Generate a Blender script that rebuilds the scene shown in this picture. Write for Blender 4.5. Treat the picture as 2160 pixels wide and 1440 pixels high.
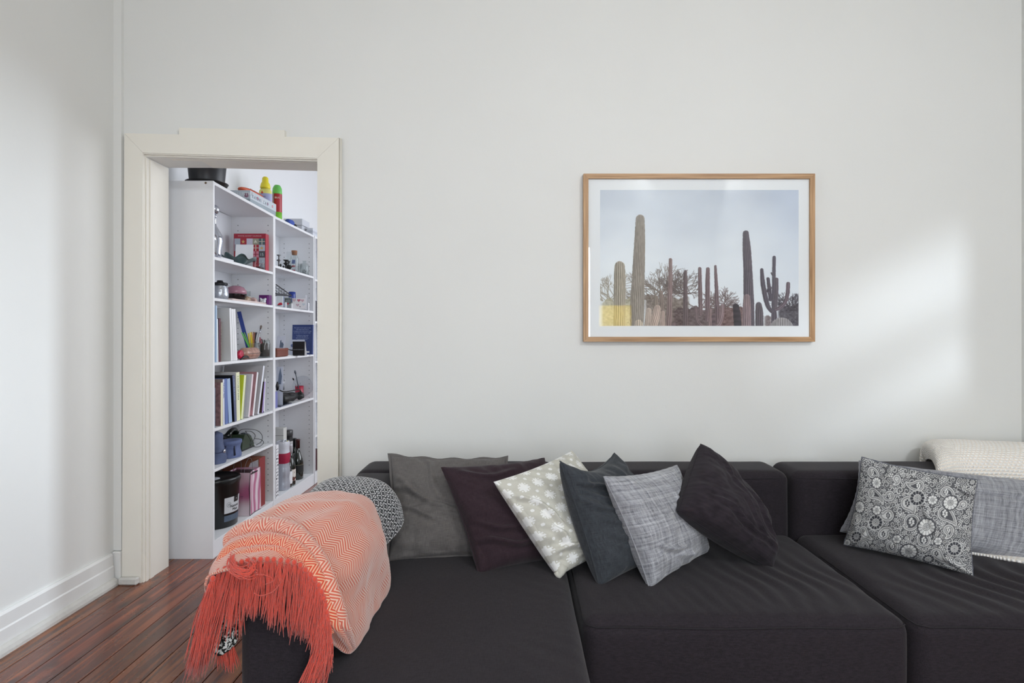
import bpy, bmesh, math, random
import numpy as np
from mathutils import Vector, Matrix

for o in list(bpy.data.objects):
    bpy.data.objects.remove(o)
scene = bpy.context.scene
COL = scene.collection
RNG = random.Random(7)
PI = math.pi

# ------------------------------------------------------------------ camera
F = 1230.0                       # focal length in pixels of the 2160 wide frame
CX, CY, CZ = 1088.0, 709.0, 1.187
cam_d = bpy.data.cameras.new('camera')
cam_d.sensor_width = 36.0
cam_d.lens = 36.0 * F / 2160.0
cam_d.shift_x = -(CX - 1080.0) / 2160.0
cam_d.shift_y = -(720.0 - CY) / 2160.0
cam_d.clip_start = 0.05
cam = bpy.data.objects.new('camera', cam_d)
cam.location = (0, 0, CZ)
cam.rotation_euler = (PI / 2, 0, 0)
COL.objects.link(cam)
scene.camera = cam

def P(px, py, D):
    """photograph pixel at depth D -> world point"""
    return Vector(((px - CX) * D / F, D, CZ - (py - CY) * D / F))

# ------------------------------------------------------------------ world, lights, exposure
scene.view_settings.view_transform = 'Standard'
scene.view_settings.look = 'None'
scene.view_settings.gamma = 1.0
scene.view_settings.use_curve_mapping = False
scene.view_settings.exposure = 0.08
world = bpy.data.worlds.new('daylight')
scene.world = world
world.use_nodes = True
bg = world.node_tree.nodes['Background']
bg.inputs[0].default_value = (0.80, 0.90, 1.0, 1)
bg.inputs[1].default_value = 1.2

def area(name, loc, target, sx, sy, power, color, spread=PI):
    d = bpy.data.lights.new(name, 'AREA')
    d.shape = 'RECTANGLE'; d.size = sx; d.size_y = sy
    d.energy = power; d.color = color; d.spread = spread
    o = bpy.data.objects.new(name, d)
    o.location = loc
    o.rotation_euler = (Vector(target) - Vector(loc)).to_track_quat('-Z', 'Y').to_euler()
    COL.objects.link(o)
    return o

# daylight from the main rear window (behind the camera), plus two added key lamps
area('added_key_right', (.73, -1.46, 1.40), (0.1, 2.6, 0.7), .34, 1.7, 24, (0.89, 0.94, 1.0))  # added key lamp in front of solid wall, no opening behind it
area('daylight_main_window', (-0.05, -1.50, 1.35), (0.35, 2.6, 1.2), 1.0, 1.6, 22, (0.83, 0.91, 1.0))
area('added_key_high', (1.95, -1.35, 3.225), (-.1, 2.5, .5), .9, .2, 46, (0.93, 0.965, 1.0))  # added high lamp that throws cushion shadows leftwards, the wall has no opening here
# low sun glow that comes in at a slant through the main window and lands on the left wall and on the right end of the back wall
area('low_sun_from_right', (1.77, -4.0, 2.75), (-0.12, -1.5, 2.75), 0.03, 0.9, 105, (0.78, 0.88, 1.0), 1.1)
area('low_sun_from_left', (-.455, -4.0, 2.0), (2.14, 2.83, 1.28), 0.06, 0.06, 1.9, (0.80, 0.89, 1.0), 0.30)
# added lamp behind the made-up yellow pane, for its reflection in the picture glass
area('added_pane_lamp', (1.23, -1.78, 1.44), (1.23, -1.0, 1.44), .44, .28, 3, (1.0, 0.98, 0.9))
# daylight in the room beyond the doorway
area('next_room_window', (1.2, 4.9, 1.9), (-1.9, 4.6, 1.3), 2.6, 2.2, 72, (0.88, 0.93, 1.0))
# warm bounce under the high ceiling
area('ceiling_bounce', (0.3, 0.6, 3.25), (0.3, 1.2, 0.0), 2.2, 2.0, 8, (1.0, 0.97, 0.90))

# ------------------------------------------------------------------ materials
def lin(c):
    out = []
    for v in c[:3]:
        v = v / 255.0
        out.append(v / 12.92 if v <= 0.04045 else ((v + 0.055) / 1.055) ** 2.4)
    return tuple(out)

MATS = {}
def mat(name, rgb, rough=0.6, metal=0.0, spec=0.5, coat=0.0, sheen=0.0, var=0.0, vscale=8.0, bump=0.0, bscale=60.0, emit=0.0, stretch=None):
    if name in MATS: return MATS[name]
    m = bpy.data.materials.new(name); m.use_nodes = True
    nt = m.node_tree; b = nt.nodes['Principled BSDF']
    c = lin(rgb)
    b.inputs['Base Color'].default_value = (*c, 1)
    b.inputs['Roughness'].default_value = rough
    b.inputs['Metallic'].default_value = metal
    b.inputs['Specular IOR Level'].default_value = spec
    b.inputs['Coat Weight'].default_value = coat
    b.inputs['Sheen Weight'].default_value = sheen
    if emit:
        b.inputs['Emission Color'].default_value = (*c, 1); b.inputs['Emission Strength'].default_value = emit
    tc = nt.nodes.new('ShaderNodeTexCoord')
    mp = nt.nodes.new('ShaderNodeMapping'); nt.links.new(tc.outputs['Object'], mp.inputs[0])
    if stretch: mp.inputs['Scale'].default_value = stretch
    if var:
        n = nt.nodes.new('ShaderNodeTexNoise'); n.inputs['Scale'].default_value = vscale; n.inputs['Detail'].default_value = 5
        nt.links.new(mp.outputs[0], n.inputs[0])
        mx = nt.nodes.new('ShaderNodeMix'); mx.data_type = 'RGBA'
        mx.inputs[6].default_value = (*[x * (1 - var) for x in c], 1)
        mx.inputs[7].default_value = (*[min(1, x * (1 + var)) for x in c], 1)
        nt.links.new(n.outputs[0], mx.inputs[0]); nt.links.new(mx.outputs[2], b.inputs['Base Color'])
    if bump:
        n2 = nt.nodes.new('ShaderNodeTexNoise'); n2.inputs['Scale'].default_value = bscale; n2.inputs['Detail'].default_value = 4
        nt.links.new(mp.outputs[0], n2.inputs[0])
        bp = nt.nodes.new('ShaderNodeBump'); bp.inputs['Strength'].default_value = bump; bp.inputs['Distance'].default_value = 0.004
        nt.links.new(n2.outputs[0], bp.inputs['Height']); nt.links.new(bp.outputs[0], b.inputs['Normal'])
    MATS[name] = m
    return m

def glass(name, tint=(235, 240, 240), ior=1.45, rough=0.02, density=1.0):
    """clear glass: a Fresnel mix of what lies behind and a mirror"""
    if name in MATS: return MATS[name]
    m = bpy.data.materials.new(name); m.use_nodes = True
    nt = m.node_tree; nt.nodes.clear()
    out = nt.nodes.new('ShaderNodeOutputMaterial'); mx = nt.nodes.new('ShaderNodeMixShader')
    tr = nt.nodes.new('ShaderNodeBsdfTransparent'); gl = nt.nodes.new('ShaderNodeBsdfGlossy'); lw = nt.nodes.new('ShaderNodeLayerWeight')
    tr.inputs[0].default_value = (*lin(tint), 1); gl.inputs['Roughness'].default_value = rough; lw.inputs[0].default_value = .5
    f0 = ((ior - 1) / (ior + 1)) ** 2                        # Schlick's Fresnel, the same from both faces of the pane
    fac = math_node(nt, 'ADD', math_node(nt, 'MULTIPLY', math_node(nt, 'POWER', lw.outputs['Facing'], 5.0), 1 - f0), f0)
    nt.links.new(fac, mx.inputs[0]); nt.links.new(tr.outputs[0], mx.inputs[1]); nt.links.new(gl.outputs[0], mx.inputs[2])
    nt.links.new(mx.outputs[0], out.inputs[0])
    MATS[name] = m
    return m

def nodes_of(name, rgb=(200, 200, 200), rough=0.7, spec=0.3):
    m = bpy.data.materials.new(name); m.use_nodes = True
    nt = m.node_tree; b = nt.nodes['Principled BSDF']
    b.inputs['Base Color'].default_value = (*lin(rgb), 1); b.inputs['Roughness'].default_value = rough
    b.inputs['Specular IOR Level'].default_value = spec
    MATS[name] = m
    N = lambda t, **k: _node(nt, t, k)
    L = lambda a, c: nt.links.new(a, c)
    return m, nt, b, N, L
def _node(nt, t, k):
    n = nt.nodes.new('ShaderNode' + t)
    for a, v in k.items():
        if a.startswith('i_'):
            n.inputs[int(a[2:])].default_value = v
        else:
            setattr(n, a, v)
    return n
def math_node(nt, op, a, b=None, c=None):
    n = nt.nodes.new('ShaderNodeMath'); n.operation = op
    for i, v in enumerate((a, b, c)):
        if v is None: continue
        if isinstance(v, (int, float)): n.inputs[i].default_value = v
        else: nt.links.new(v, n.inputs[i])
    return n.outputs[0]

# ------------------------------------------------------------------ mesh building
WL = {}                                            # world location of every object we made
class MB:
    def __init__(s): s.v = []; s.f = []; s.m = []; s.sm = []
    def add(s, verts, faces, mi=0, smooth=False):
        k = len(s.v); s.v.extend([tuple(p) for p in verts])
        for f in faces: s.f.append([i + k for i in f]); s.m.append(mi); s.sm.append(smooth)
        return s
    def box(s, a, b, mi=0, M=None):
        x0, y0, z0 = a; x1, y1, z1 = b
        vs = [Vector(p) for p in ((x0,y0,z0),(x1,y0,z0),(x1,y1,z0),(x0,y1,z0),(x0,y0,z1),(x1,y0,z1),(x1,y1,z1),(x0,y1,z1))]
        if M is not None: vs = [M @ p for p in vs]
        return s.add(vs, [(0,3,2,1),(4,5,6,7),(0,1,5,4),(1,2,6,5),(2,3,7,6),(3,0,4,7)], mi)
    def bbox(s, a, b, r=0.003, mi=0, M=None):
        """box with chamfered edges"""
        a = Vector(a); b = Vector(b); c = (a + b) / 2; h = (b - a) / 2
        r = min(r, h.x * .9, h.y * .9, h.z * .9)
        vs = []; idx = {}
        for ax in range(3):
            for sx in (-1, 1):
                for sy in (-1, 1):
                    for sz in (-1, 1):
                        q = Vector((sx * (h.x - r), sy * (h.y - r), sz * (h.z - r)))
                        q[ax] += r * (sx, sy, sz)[ax]
                        idx[(ax, sx, sy, sz)] = len(vs); vs.append(c + q if M is None else M @ (c + q))
        fs = []
        for ax in range(3):
            u, w = [(1, 2), (2, 0), (0, 1)][ax]
            for sg in (-1, 1):
                loop = []
                for (a1, b1) in ((-1,-1),(1,-1),(1,1),(-1,1)):
                    sgn = [0, 0, 0]; sgn[ax] = sg; sgn[u] = a1; sgn[w] = b1
                    loop.append(idx[(ax, *sgn)])
                fs.append(loop if sg > 0 else loop[::-1])
        for ax in range(3):                      # edges parallel to axis ax
            u, w = [(1, 2), (2, 0), (0, 1)][ax]
            for su in (-1, 1):
                for sw in (-1, 1):
                    def key(fa, t):
                        sgn = [0, 0, 0]; sgn[ax] = t; sgn[u] = su; sgn[w] = sw
                        return idx[(fa, *sgn)]
                    l = [key(u, -1), key(u, 1), key(w, 1), key(w, -1)]
                    fs.append(l if su * sw < 0 else l[::-1])
        for sx in (-1, 1):
            for sy in (-1, 1):
                for sz in (-1, 1):
                    l = [idx[(0, sx, sy, sz)], idx[(1, sx, sy, sz)], idx[(2, sx, sy, sz)]]
                    fs.append(l if sx * sy * sz > 0 else l[::-1])
        return s.add(vs, fs, mi)
    def tube(s, pts, r, n=8, mi=0, caps=True, closed=False, smooth=True):
        pts = [Vector(p) for p in pts]; m = len(pts)
        rr = r if hasattr(r, '__len__') else [r] * m
        vs = []; up = Vector((0, 0, 1)); prev = None
        for i, p in enumerate(pts):
            if closed: t = pts[(i + 1) % m] - pts[i - 1]
            else: t = pts[min(i + 1, m - 1)] - pts[max(i - 1, 0)]
            if t.length < 1e-9: t = Vector((0, 0, 1))
            t.normalize()
            if prev is None:
                a = t.cross(up if abs(t.z) < .9 else Vector((1, 0, 0))).normalized()
            else:
                a = (prev - t * prev.dot(t))
                a = a.normalized() if a.length > 1e-6 else t.orthogonal().normalized()
            prev = a; b = t.cross(a)
            for k in range(n):
                th = 2 * PI * k / n
                vs.append(p + (a * math.cos(th) + b * math.sin(th)) * rr[i])
        fs = []
        for i in range(m if closed else m - 1):
            j = (i + 1) % m
            for k in range(n):
                l = (k + 1) % n
                fs.append((i * n + k, i * n + l, j * n + l, j * n + k))
        if caps and not closed:
            fs.append(tuple(range(n))[::-1]); fs.append(tuple((m - 1) * n + k for k in range(n)))
        return s.add(vs, fs, mi, smooth)
    def lathe(s, prof, c=(0, 0, 0), n=24, sx=1.0, sy=1.0, mi=0, M=None, smooth=True, a0=0.0, a1=2 * PI, caps=True):
        c = Vector(c); vs = []; fs = []; full = abs(a1 - a0 - 2 * PI) < 1e-6
        cols = n if full else n + 1
        for (r, z) in prof:
            for k in range(cols):
                th = a0 + (a1 - a0) * k / n
                q = Vector((r * math.cos(th) * sx, r * math.sin(th) * sy, z))
                vs.append(c + (q if M is None else M @ q))
        for i in range(len(prof) - 1):
            for k in range(n):
                l = (k + 1) % cols
                fs.append((i * cols + k, i * cols + l, (i + 1) * cols + l, (i + 1) * cols + k))
        if caps and full:
            if prof[0][0] > 1e-5: fs.append(tuple(range(cols))[::-1])
            if prof[-1][0] > 1e-5: fs.append(tuple((len(prof) - 1) * cols + k for k in range(cols)))
        return s.add(vs, fs, mi, smooth)
    def sphere(s, c, r, n=16, m=10, sx=1, sy=1, sz=1, mi=0, M=None):
        prof = [(r * math.sin(PI * i / m) + 1e-6, -r * math.cos(PI * i / m) * sz) for i in range(m + 1)]
        return s.lathe(prof, c, n, sx, sy, mi, M, caps=False)
    def prism(s, poly, d, M, mi=0):
        """polygon (2D list) in the local xy plane of M, extruded by d along local z"""
        n = len(poly)
        vs = [M @ Vector((x, y, 0)) for x, y in poly] + [M @ Vector((x, y, d)) for x, y in poly]
        fs = [tuple(range(n))[::-1], tuple(range(n, 2 * n))] + [(i, (i + 1) % n, (i + 1) % n + n, i + n) for i in range(n)]
        return s.add(vs, fs, mi)
    def build(s, name, m, parent=None, origin=None):
        me = bpy.data.meshes.new(name)
        V = np.array(s.v, dtype=np.float64)
        if origin is None:
            if parent is not None: origin = Vector(WL[parent.name])
            else: origin = Vector(((V[:, 0].min() + V[:, 0].max()) / 2, (V[:, 1].min() + V[:, 1].max()) / 2, V[:, 2].min()))
        origin = Vector(origin)
        V = V - np.array(origin)
        me.from_pydata(V.tolist(), [], s.f)
        me.polygons.foreach_set('use_smooth', s.sm)
        ms = m if isinstance(m, (list, tuple)) else [m]
        for x in ms: me.materials.append(x)
        if len(ms) > 1: me.polygons.foreach_set('material_index', s.m)
        me.update()
        o = bpy.data.objects.new(name, me); COL.objects.link(o)
        if parent is not None:
            o.parent = parent; o.location = origin - Vector(WL[parent.name])
        else: o.location = origin
        WL[o.name] = tuple(origin)
        return o

def tag(o, label=None, cat=None, group=None, kind=None):
    if label: o['label'] = label
    if cat: o['category'] = cat
    if group: o['group'] = group
    if kind: o['kind'] = kind
    return o
def thing(name, loc, label, cat, group=None):
    o = bpy.data.objects.new(name, None); o.empty_display_size = 0.05
    o.location = loc; COL.objects.link(o); WL[o.name] = tuple(loc)
    return tag(o, label, cat, group)
def struct(name, mb, m, parent=None):
    o = mb.build(name, m, parent)
    if parent is None: o['kind'] = 'structure'
    return o
def smooth_by_angle(o, deg=40):
    me = o.data
    me.polygons.foreach_set('use_smooth', [True] * len(me.polygons))
    me.update()
    try: me.set_sharp_from_angle(angle=math.radians(deg))
    except Exception: pass
    return o

def text_into(mb, s, size, M, mi=0, depth=0.0004, align='LEFT', spacing=1.0):
    cu = bpy.data.curves.new('t', 'FONT'); cu.body = s; cu.size = size; cu.extrude = depth
    cu.align_x = align; cu.resolution_u = 2; cu.space_character = spacing
    ob = bpy.data.objects.new('t', cu); COL.objects.link(ob)
    me = ob.to_mesh()
    mb.add([M @ v.co for v in me.vertices], [tuple(p.vertices) for p in me.polygons], mi)
    ob.to_mesh_clear(); bpy.data.objects.remove(ob); bpy.data.curves.remove(cu)
    return mb
def frame_M(origin, xdir, ydir):
    x = Vector(xdir).normalized(); y = Vector(ydir).normalized(); z = x.cross(y).normalized(); y = z.cross(x)
    M = Matrix((x, y, z)).transposed().to_4x4(); M.translation = Vector(origin)
    return M

# smooth value noise on numpy arrays
def vnoise(x, y, seed=0):
    x = np.asarray(x, float); y = np.asarray(y, float)
    xi = np.floor(x).astype(np.int64); yi = np.floor(y).astype(np.int64)
    fx = x - xi; fy = y - yi
    fx = fx * fx * (3 - 2 * fx); fy = fy * fy * (3 - 2 * fy)
    def h(a, b):
        n = (a * 374761393 + b * 668265263 + seed * 974634777) & 0x7fffffff
        n = ((n ^ (n >> 13)) * 1274126177) & 0x7fffffff
        return ((n ^ (n >> 16)) & 0xffff) / 65535.0
    return (h(xi, yi) * (1 - fx) + h(xi + 1, yi) * fx) * (1 - fy) + (h(xi, yi + 1) * (1 - fx) + h(xi + 1, yi + 1) * fx) * fy
def fbm(x, y, seed=0, o=4):
    t = 0; a = 1; s = 0
    for k in range(o):
        t = t + a * vnoise(x * 2 ** k, y * 2 ** k, seed + k); s += a; a *= .5
    return t / s
def smooth01(a, b, x):
    t = np.clip((x - a) / (b - a), 0, 1)
    return t * t * (3 - 2 * t)

def grid_mesh(name, X, m, parent=None, uv=None, col=None, origin=None, thick=0.0, flip=False, extra=None):
    """X: (n,m,3) grid of world points -> smooth mesh object"""
    n, k = X.shape[:2]
    V = X.reshape(-1, 3)
    if origin is None:
        origin = WL[parent.name] if parent is not None else (float(V[:, 0].mean()), float(V[:, 1].mean()), float(V[:, 2].min()))
    ii, jj = np.meshgrid(np.arange(n - 1), np.arange(k - 1), indexing='ij')
    a = (ii * k + jj).ravel(); q = np.stack([a, a + 1, a + k + 1, a + k], 1)
    if flip: q = q[:, ::-1]
    me = bpy.data.meshes.new(name)
    me.vertices.add(len(V)); me.vertices.foreach_set('co', (V - np.array(origin)).astype(np.float32).ravel())
    me.loops.add(q.size); me.loops.foreach_set('vertex_index', q.ravel().astype(np.int32))
    me.polygons.add(len(q)); me.polygons.foreach_set('loop_start', np.arange(0, q.size, 4, dtype=np.int32))
    me.polygons.foreach_set('use_smooth', np.ones(len(q), bool))
    me.update(calc_edges=True)
    if uv is not None:
        U = uv.reshape(-1, 2)[q.ravel()]
        l = me.uv_layers.new(name='UVMap'); l.data.foreach_set('uv', U.astype(np.float32).ravel())
    if col is not None:
        c = np.concatenate([col.reshape(-1, 3), np.ones((len(V), 1))], 1)
        at = me.color_attributes.new('print', 'FLOAT_COLOR', 'POINT'); at.data.foreach_set('color', c.astype(np.float32).ravel())
    me.materials.append(m)
    o = bpy.data.objects.new(name, me); COL.objects.link(o)
    if parent is not None:
        o.parent = parent; o.location = Vector(origin) - Vector(WL[parent.name])
    else: o.location = origin
    WL[o.name] = tuple(origin)
    if thick:
        s = o.modifiers.new('thickness', 'SOLIDIFY'); s.thickness = thick; s.offset = -1
    return o

def catmull(C, n, m):
    """(a,b,3) control grid -> (n,m,3) smooth surface (Catmull-Rom in both directions)"""
    def interp(A, n):
        a = A.shape[0]
        t = np.linspace(0, a - 1, n); i = np.minimum(t.astype(int), a - 2); f = (t - i)
        f = f.reshape((-1,) + (1,) * (A.ndim - 1))
        p0 = np.where((i > 0).reshape(f.shape), A[np.maximum(i - 1, 0)], 2 * A[i] - A[i + 1])
        p1 = A[i]; p2 = A[i + 1]
        p3 = np.where((i < a - 2).reshape(f.shape), A[np.minimum(i + 2, a - 1)], 2 * A[i + 1] - A[i])
        return 0.5 * (2 * p1 + (p2 - p0) * f + (2 * p0 - 5 * p1 + 4 * p2 - p3) * f ** 2 + (3 * p1 - p0 - 3 * p2 + p3) * f ** 3)
    A = interp(np.array(C, float), n)
    return interp(A.transpose(1, 0, 2), m).transpose(1, 0, 2)
def grid_normals(X):
    du = np.gradient(X, axis=0); dv = np.gradient(X, axis=1)
    n = np.cross(du, dv); return n / (np.linalg.norm(n, axis=2, keepdims=True) + 1e-12)
def spline_pts(pts, n):
    A = np.array(pts, float)[:, None, :]
    A = np.repeat(A, 2, axis=1)
    return catmull(A, n, 2)[:, 0, :]
# ------------------------------------------------------------------ the room
XL, XR, YB, YR, ZC = -1.94, 2.455, 2.83, -1.6, 3.35
YB2 = 3.01                                        # far face of the wall between the rooms
OX0, OX1, OZ = -1.795, -0.955, 2.056              # doorway

def poly_prism(pts, y0, y1):
    n = len(pts); m = MB()
    m.add([(x, y0, z) for x, z in pts] + [(x, y1, z) for x, z in pts],
          [tuple(range(n)), tuple(range(n, 2 * n))[::-1]] + [(i, i + n, (i + 1) % n + n, (i + 1) % n) for i in range(n)])
    return m

def wall_material(name, rgb, rough=0.55):
    m, nt, b, N, L = nodes_of(name, rgb, rough, 0.35)
    tc = N('TexCoord')
    n1 = N('TexNoise'); n1.inputs['Scale'].default_value = 1.6; n1.inputs['Detail'].default_value = 6
    L(tc.outputs['Object'], n1.inputs[0])
    mx = N('Mix', data_type='RGBA'); c = lin(rgb)
    mx.inputs[6].default_value = (*[x * .965 for x in c], 1); mx.inputs[7].default_value = (*[min(1, x * 1.03) for x in c], 1)
    L(n1.outputs[0], mx.inputs[0]); L(mx.outputs[2], b.inputs['Base Color'])
    n2 = N('TexNoise'); n2.inputs['Scale'].default_value = 9; n2.inputs['Detail'].default_value = 8; n2.inputs['Roughness'].default_value = .62
    L(tc.outputs['Object'], n2.inputs[0])
    bp = N('Bump'); bp.inputs['Strength'].default_value = .22; bp.inputs['Distance'].default_value = .006
    L(n2.outputs[0], bp.inputs['Height']); L(bp.outputs[0], b.inputs['Normal'])
    return m
M_WALL = wall_material('painted_plaster', (226, 226, 223))
M_WALL2 = wall_material('painted_plaster_next_room', (232, 233, 236))
M_TRIM = mat('aged_white_gloss', (233, 229, 219), rough=.38, var=.03, vscale=5, bump=.12, bscale=25)
M_BASE = mat('baseboard_gloss', (226, 226, 224), rough=.36, var=.02, vscale=6, bump=.15, bscale=30)
M_CEIL = mat('ceiling_paint', (206, 204, 196), rough=.8)

w = MB()
w.box((XL - .12, YB, 0), (OX0, YB2, OZ)); w.box((OX1, YB, 0), (XR + .12, YB2, OZ)); w.box((XL - .12, YB, OZ), (XR + .12, YB2, ZC))
struct('wall_back', w, M_WALL)
struct('wall_left', MB().box((XL - .12, YR, 0), (XL, YB, ZC)), M_WALL)
struct('wall_right', MB().box((XR, YR, 0), (XR + .12, YB, ZC)), M_WALL)
# rear wall with the main window and an added opening for the yellow pane
w = MB(); z0, z1 = .55, 2.35
wins = [(-.60, .49)]; sw = (1.03, 1.43, 1.31, 1.57)
xs = [XL - .12, wins[0][0], wins[0][1], sw[0], sw[1], XR + .12]
for i, (lo, hi) in enumerate([(0, 0), (z0, z1), (0, 0), (sw[2], sw[3]), (0, 0)]):
    w.box((xs[i], YR - .12, 0), (xs[i + 1], YR, ZC if hi == 0 else lo))
    if hi: w.box((xs[i], YR - .12, hi), (xs[i + 1], YR, ZC))
struct('wall_rear', w, M_WALL)
for k, (a, b) in enumerate(wins):
    m = MB()
    for q in (((a, z0), (a + .04, z1)), ((b - .04, z0), (b, z1)), ((a, z0), (b, z0 + .04)), ((a, z1 - .04), (b, z1))):
        m.box((q[0][0], YR - .10, q[0][1]), (q[1][0], YR - .06, q[1][1]))
    struct('window_%d' % (k + 1), m, M_TRIM)
mb_, nt_, b_, N_, L_ = nodes_of('yellow_translucent_pane', (240, 225, 60))
tl_ = N_('BsdfTranslucent'); tl_.inputs[0].default_value = (*lin((250, 232, 60)), 1); L_(tl_.outputs[0], nt_.nodes['Material Output'].inputs[0])
struct('window_2', MB().box((sw[0], YR - .03, sw[2]), (sw[1], YR - .029, sw[3])), mb_)  # made-up pane, backlit to put a yellow reflection in the picture glass
# added unseen boards outside, placed only to cut the low sun lamp into streaks
m = MB(); q_ = .5
for lo, hi in ((.041, .26), (-.060, -.043), (-.55, -.128)):
    xa, xb = -.42, .46; f = lambda x, o: 1.881 + q_ * (x - .041) + o
    pp = poly_prism([(xa, f(xa, lo)), (xb, f(xb, lo)), (xb, f(xb, hi)), (xa, f(xa, hi))], -2.612, -2.588); m.add(pp.v, pp.f)
struct('streak_blocker', m, mat('blocker_board', (120, 116, 110), rough=.8))
struct('ceiling', MB().box((XL - .12, YR - .12, ZC), (XR + .12, 7.2, ZC + .1)), M_CEIL)
# next room
struct('wall_next_room_left', MB().box((-2.05, YB2, 0), (-1.925, 7.1, ZC)), M_WALL2)
struct('wall_next_room_far', MB().box((-2.05, 7.0, 0), (2.58, 7.12, ZC)), M_WALL2)
struct('wall_next_room_right', MB().box((2.46, YB2, 0), (2.58, 7.0, ZC)), M_WALL2)

# floor of long boards running away from the camera
def board_material():
    m, nt, b, N, L = nodes_of('varnished_cypress', (130, 70, 45), .22, .5)
    tc = N('TexCoord'); oi = N('ObjectInfo')
    hsh = math_node(nt, 'MULTIPLY', oi.outputs['Random'], 37.0)
    co = N('CombineXYZ'); L(hsh, co.inputs[0]); L(hsh, co.inputs[1])
    add = N('VectorMath', operation='ADD'); L(tc.outputs['Object'], add.inputs[0]); L(co.outputs[0], add.inputs[1])
    mp = N('Mapping'); mp.inputs['Scale'].default_value = (34, 1.6, 8); L(add.outputs[0], mp.inputs[0])
    g = N('TexNoise'); g.inputs['Scale'].default_value = 1.0; g.inputs['Detail'].default_value = 8; g.inputs['Distortion'].default_value = .6
    L(mp.outputs[0], g.inputs[0])
    r = N('ValToRGB'); L(g.outputs[0], r.inputs[0])
    e = r.color_ramp.elements
    e[0].position = .30; e[0].color = (*lin((56, 22, 12)), 1)
    e[1].position = .72; e[1].color = (*lin((158, 80, 42)), 1)
    x = e.new(.5); x.color = (*lin((108, 47, 24)), 1)
    # per board tint
    hue = N('HueSaturation'); L(r.outputs[0], hue.inputs['Color'])
    L(math_node(nt, 'ADD', math_node(nt, 'MULTIPLY', oi.outputs['Random'], .45), .72), hue.inputs['Value'])
    L(math_node(nt, 'ADD', math_node(nt, 'MULTIPLY', math_node(nt, 'FRACT', math_node(nt, 'MULTIPLY', oi.outputs['Random'], 7.3)), .02), .497), hue.inputs['Hue'])
    # knots
    mp2 = N('Mapping'); mp2.inputs['Scale'].default_value = (9.0, 3.6, 1.0); L(add.outputs[0], mp2.inputs[0])
    nz = N('TexNoise'); nz.inputs['Scale'].default_value = 7; L(mp2.outputs[0], nz.inputs[0])
    ad2 = N('Mix', data_type='VECTOR'); ad2.inputs[0].default_value = .10; L(mp2.outputs[0], ad2.inputs[4]); L(nz.outputs[1], ad2.inputs[5])
    vo = N('TexVoronoi'); vo.inputs['Scale'].default_value = 1.0; L(ad2.outputs[1], vo.inputs[0])
    kn = N('ValToRGB'); L(vo.outputs['Distance'], kn.inputs[0])
    kn.color_ramp.elements[0].position = .05; kn.color_ramp.elements[0].color = (1, 1, 1, 1)
    kn.color_ramp.elements[1].position = .19; kn.color_ramp.elements[1].color = (0, 0, 0, 1)
    mx = N('Mix', data_type='RGBA'); L(math_node(nt, 'MULTIPLY', kn.outputs[0], .85), mx.inputs[0]); L(hue.outputs[0], mx.inputs[6])
    mx.inputs[7].default_value = (*lin((38, 18, 14)), 1)
    L(mx.outputs[2], b.inputs['Base Color'])
    n3 = N('TexNoise'); n3.inputs['Scale'].default_value = 5; n3.inputs['Detail'].default_value = 4; L(tc.outputs['Object'], n3.inputs[0])
    L(math_node(nt, 'ADD', math_node(nt, 'MULTIPLY', n3.outputs[0], .22), .16), b.inputs['Roughness'])
    bp = N('Bump'); bp.inputs['Strength'].default_value = .10; bp.inputs['Distance'].default_value = .003
    L(g.outputs[0], bp.inputs['Height']); L(bp.outputs[0], b.inputs['Normal'])
    b.inputs['Coat Weight'].default_value = .35; b.inputs['Coat Roughness'].default_value = .12
    return m
M_BOARD = board_material()
fl = struct('floor', MB().box((-2.06, YR - .12, -.06), (XR + .12, 7.1, -.021)), mat('floor_gap_dark', (28, 16, 12), rough=.9))
BW = .1065; x = XL - .105 + .012; k = 0
while x < XR:
    nb = MB(); g = .0012
    nb.bbox((x + g, YR, -.02), (min(x + BW - g, XR + .1), 7.05, 0), r=.0012)
    ob = nb.build('floor_board', M_BOARD, fl); x += BW; k += 1

# baseboards with a floor strip
def baseboard(name, p0, p1, nrm, h=.152):
    p0 = Vector(p0); p1 = Vector(p1); n = Vector(nrm)
    prof = [(0, 0), (.021, 0), (.021, .088), (.017, .094), (.017, .142), (.010, .152), (0, .152)]
    m = MB(); vs = []
    for p in (p0, p1): vs += [p + n * a + Vector((0, 0, z)) for a, z in prof]
    q = len(prof)
    m.add(vs, [(i, (i + 1) % q, (i + 1) % q + q, i + q) for i in range(q)] + [tuple(range(q))[::-1], tuple(range(q, 2 * q))])
    o = m.build(name, M_BASE); o['kind'] = 'structure'
    pr = [(.0212, 0), (.043, 0), (.043, .012), (.038, .026), (.028, .034), (.0212, .036)]
    vs = []; m = MB()
    for p in (p0, p1): vs += [p + n * a + Vector((0, 0, z)) for a, z in pr]
    q = len(pr)
    m.add(vs, [(i, (i + 1) % q, (i + 1) % q + q, i + q) for i in range(q)] + [tuple(range(q))[::-1], tuple(range(q, 2 * q))])
    m.build('floor_strip', M_STRIP, o)
    return o
M_STRIP = mat('chipped_white_strip', (205, 203, 198), rough=.5, var=.10, vscale=30, bump=.4, bscale=70)
baseboard('baseboard_left', (XL, YR, 0), (XL, 2.785, 0), (1, 0, 0))
baseboard('baseboard_back', (-.83, YB, 0), (XR, YB, 0), (0, -1, 0))
baseboard('baseboard_right', (XR, YR, 0), (XR, YB - .045, 0), (-1, 0, 0))

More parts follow.
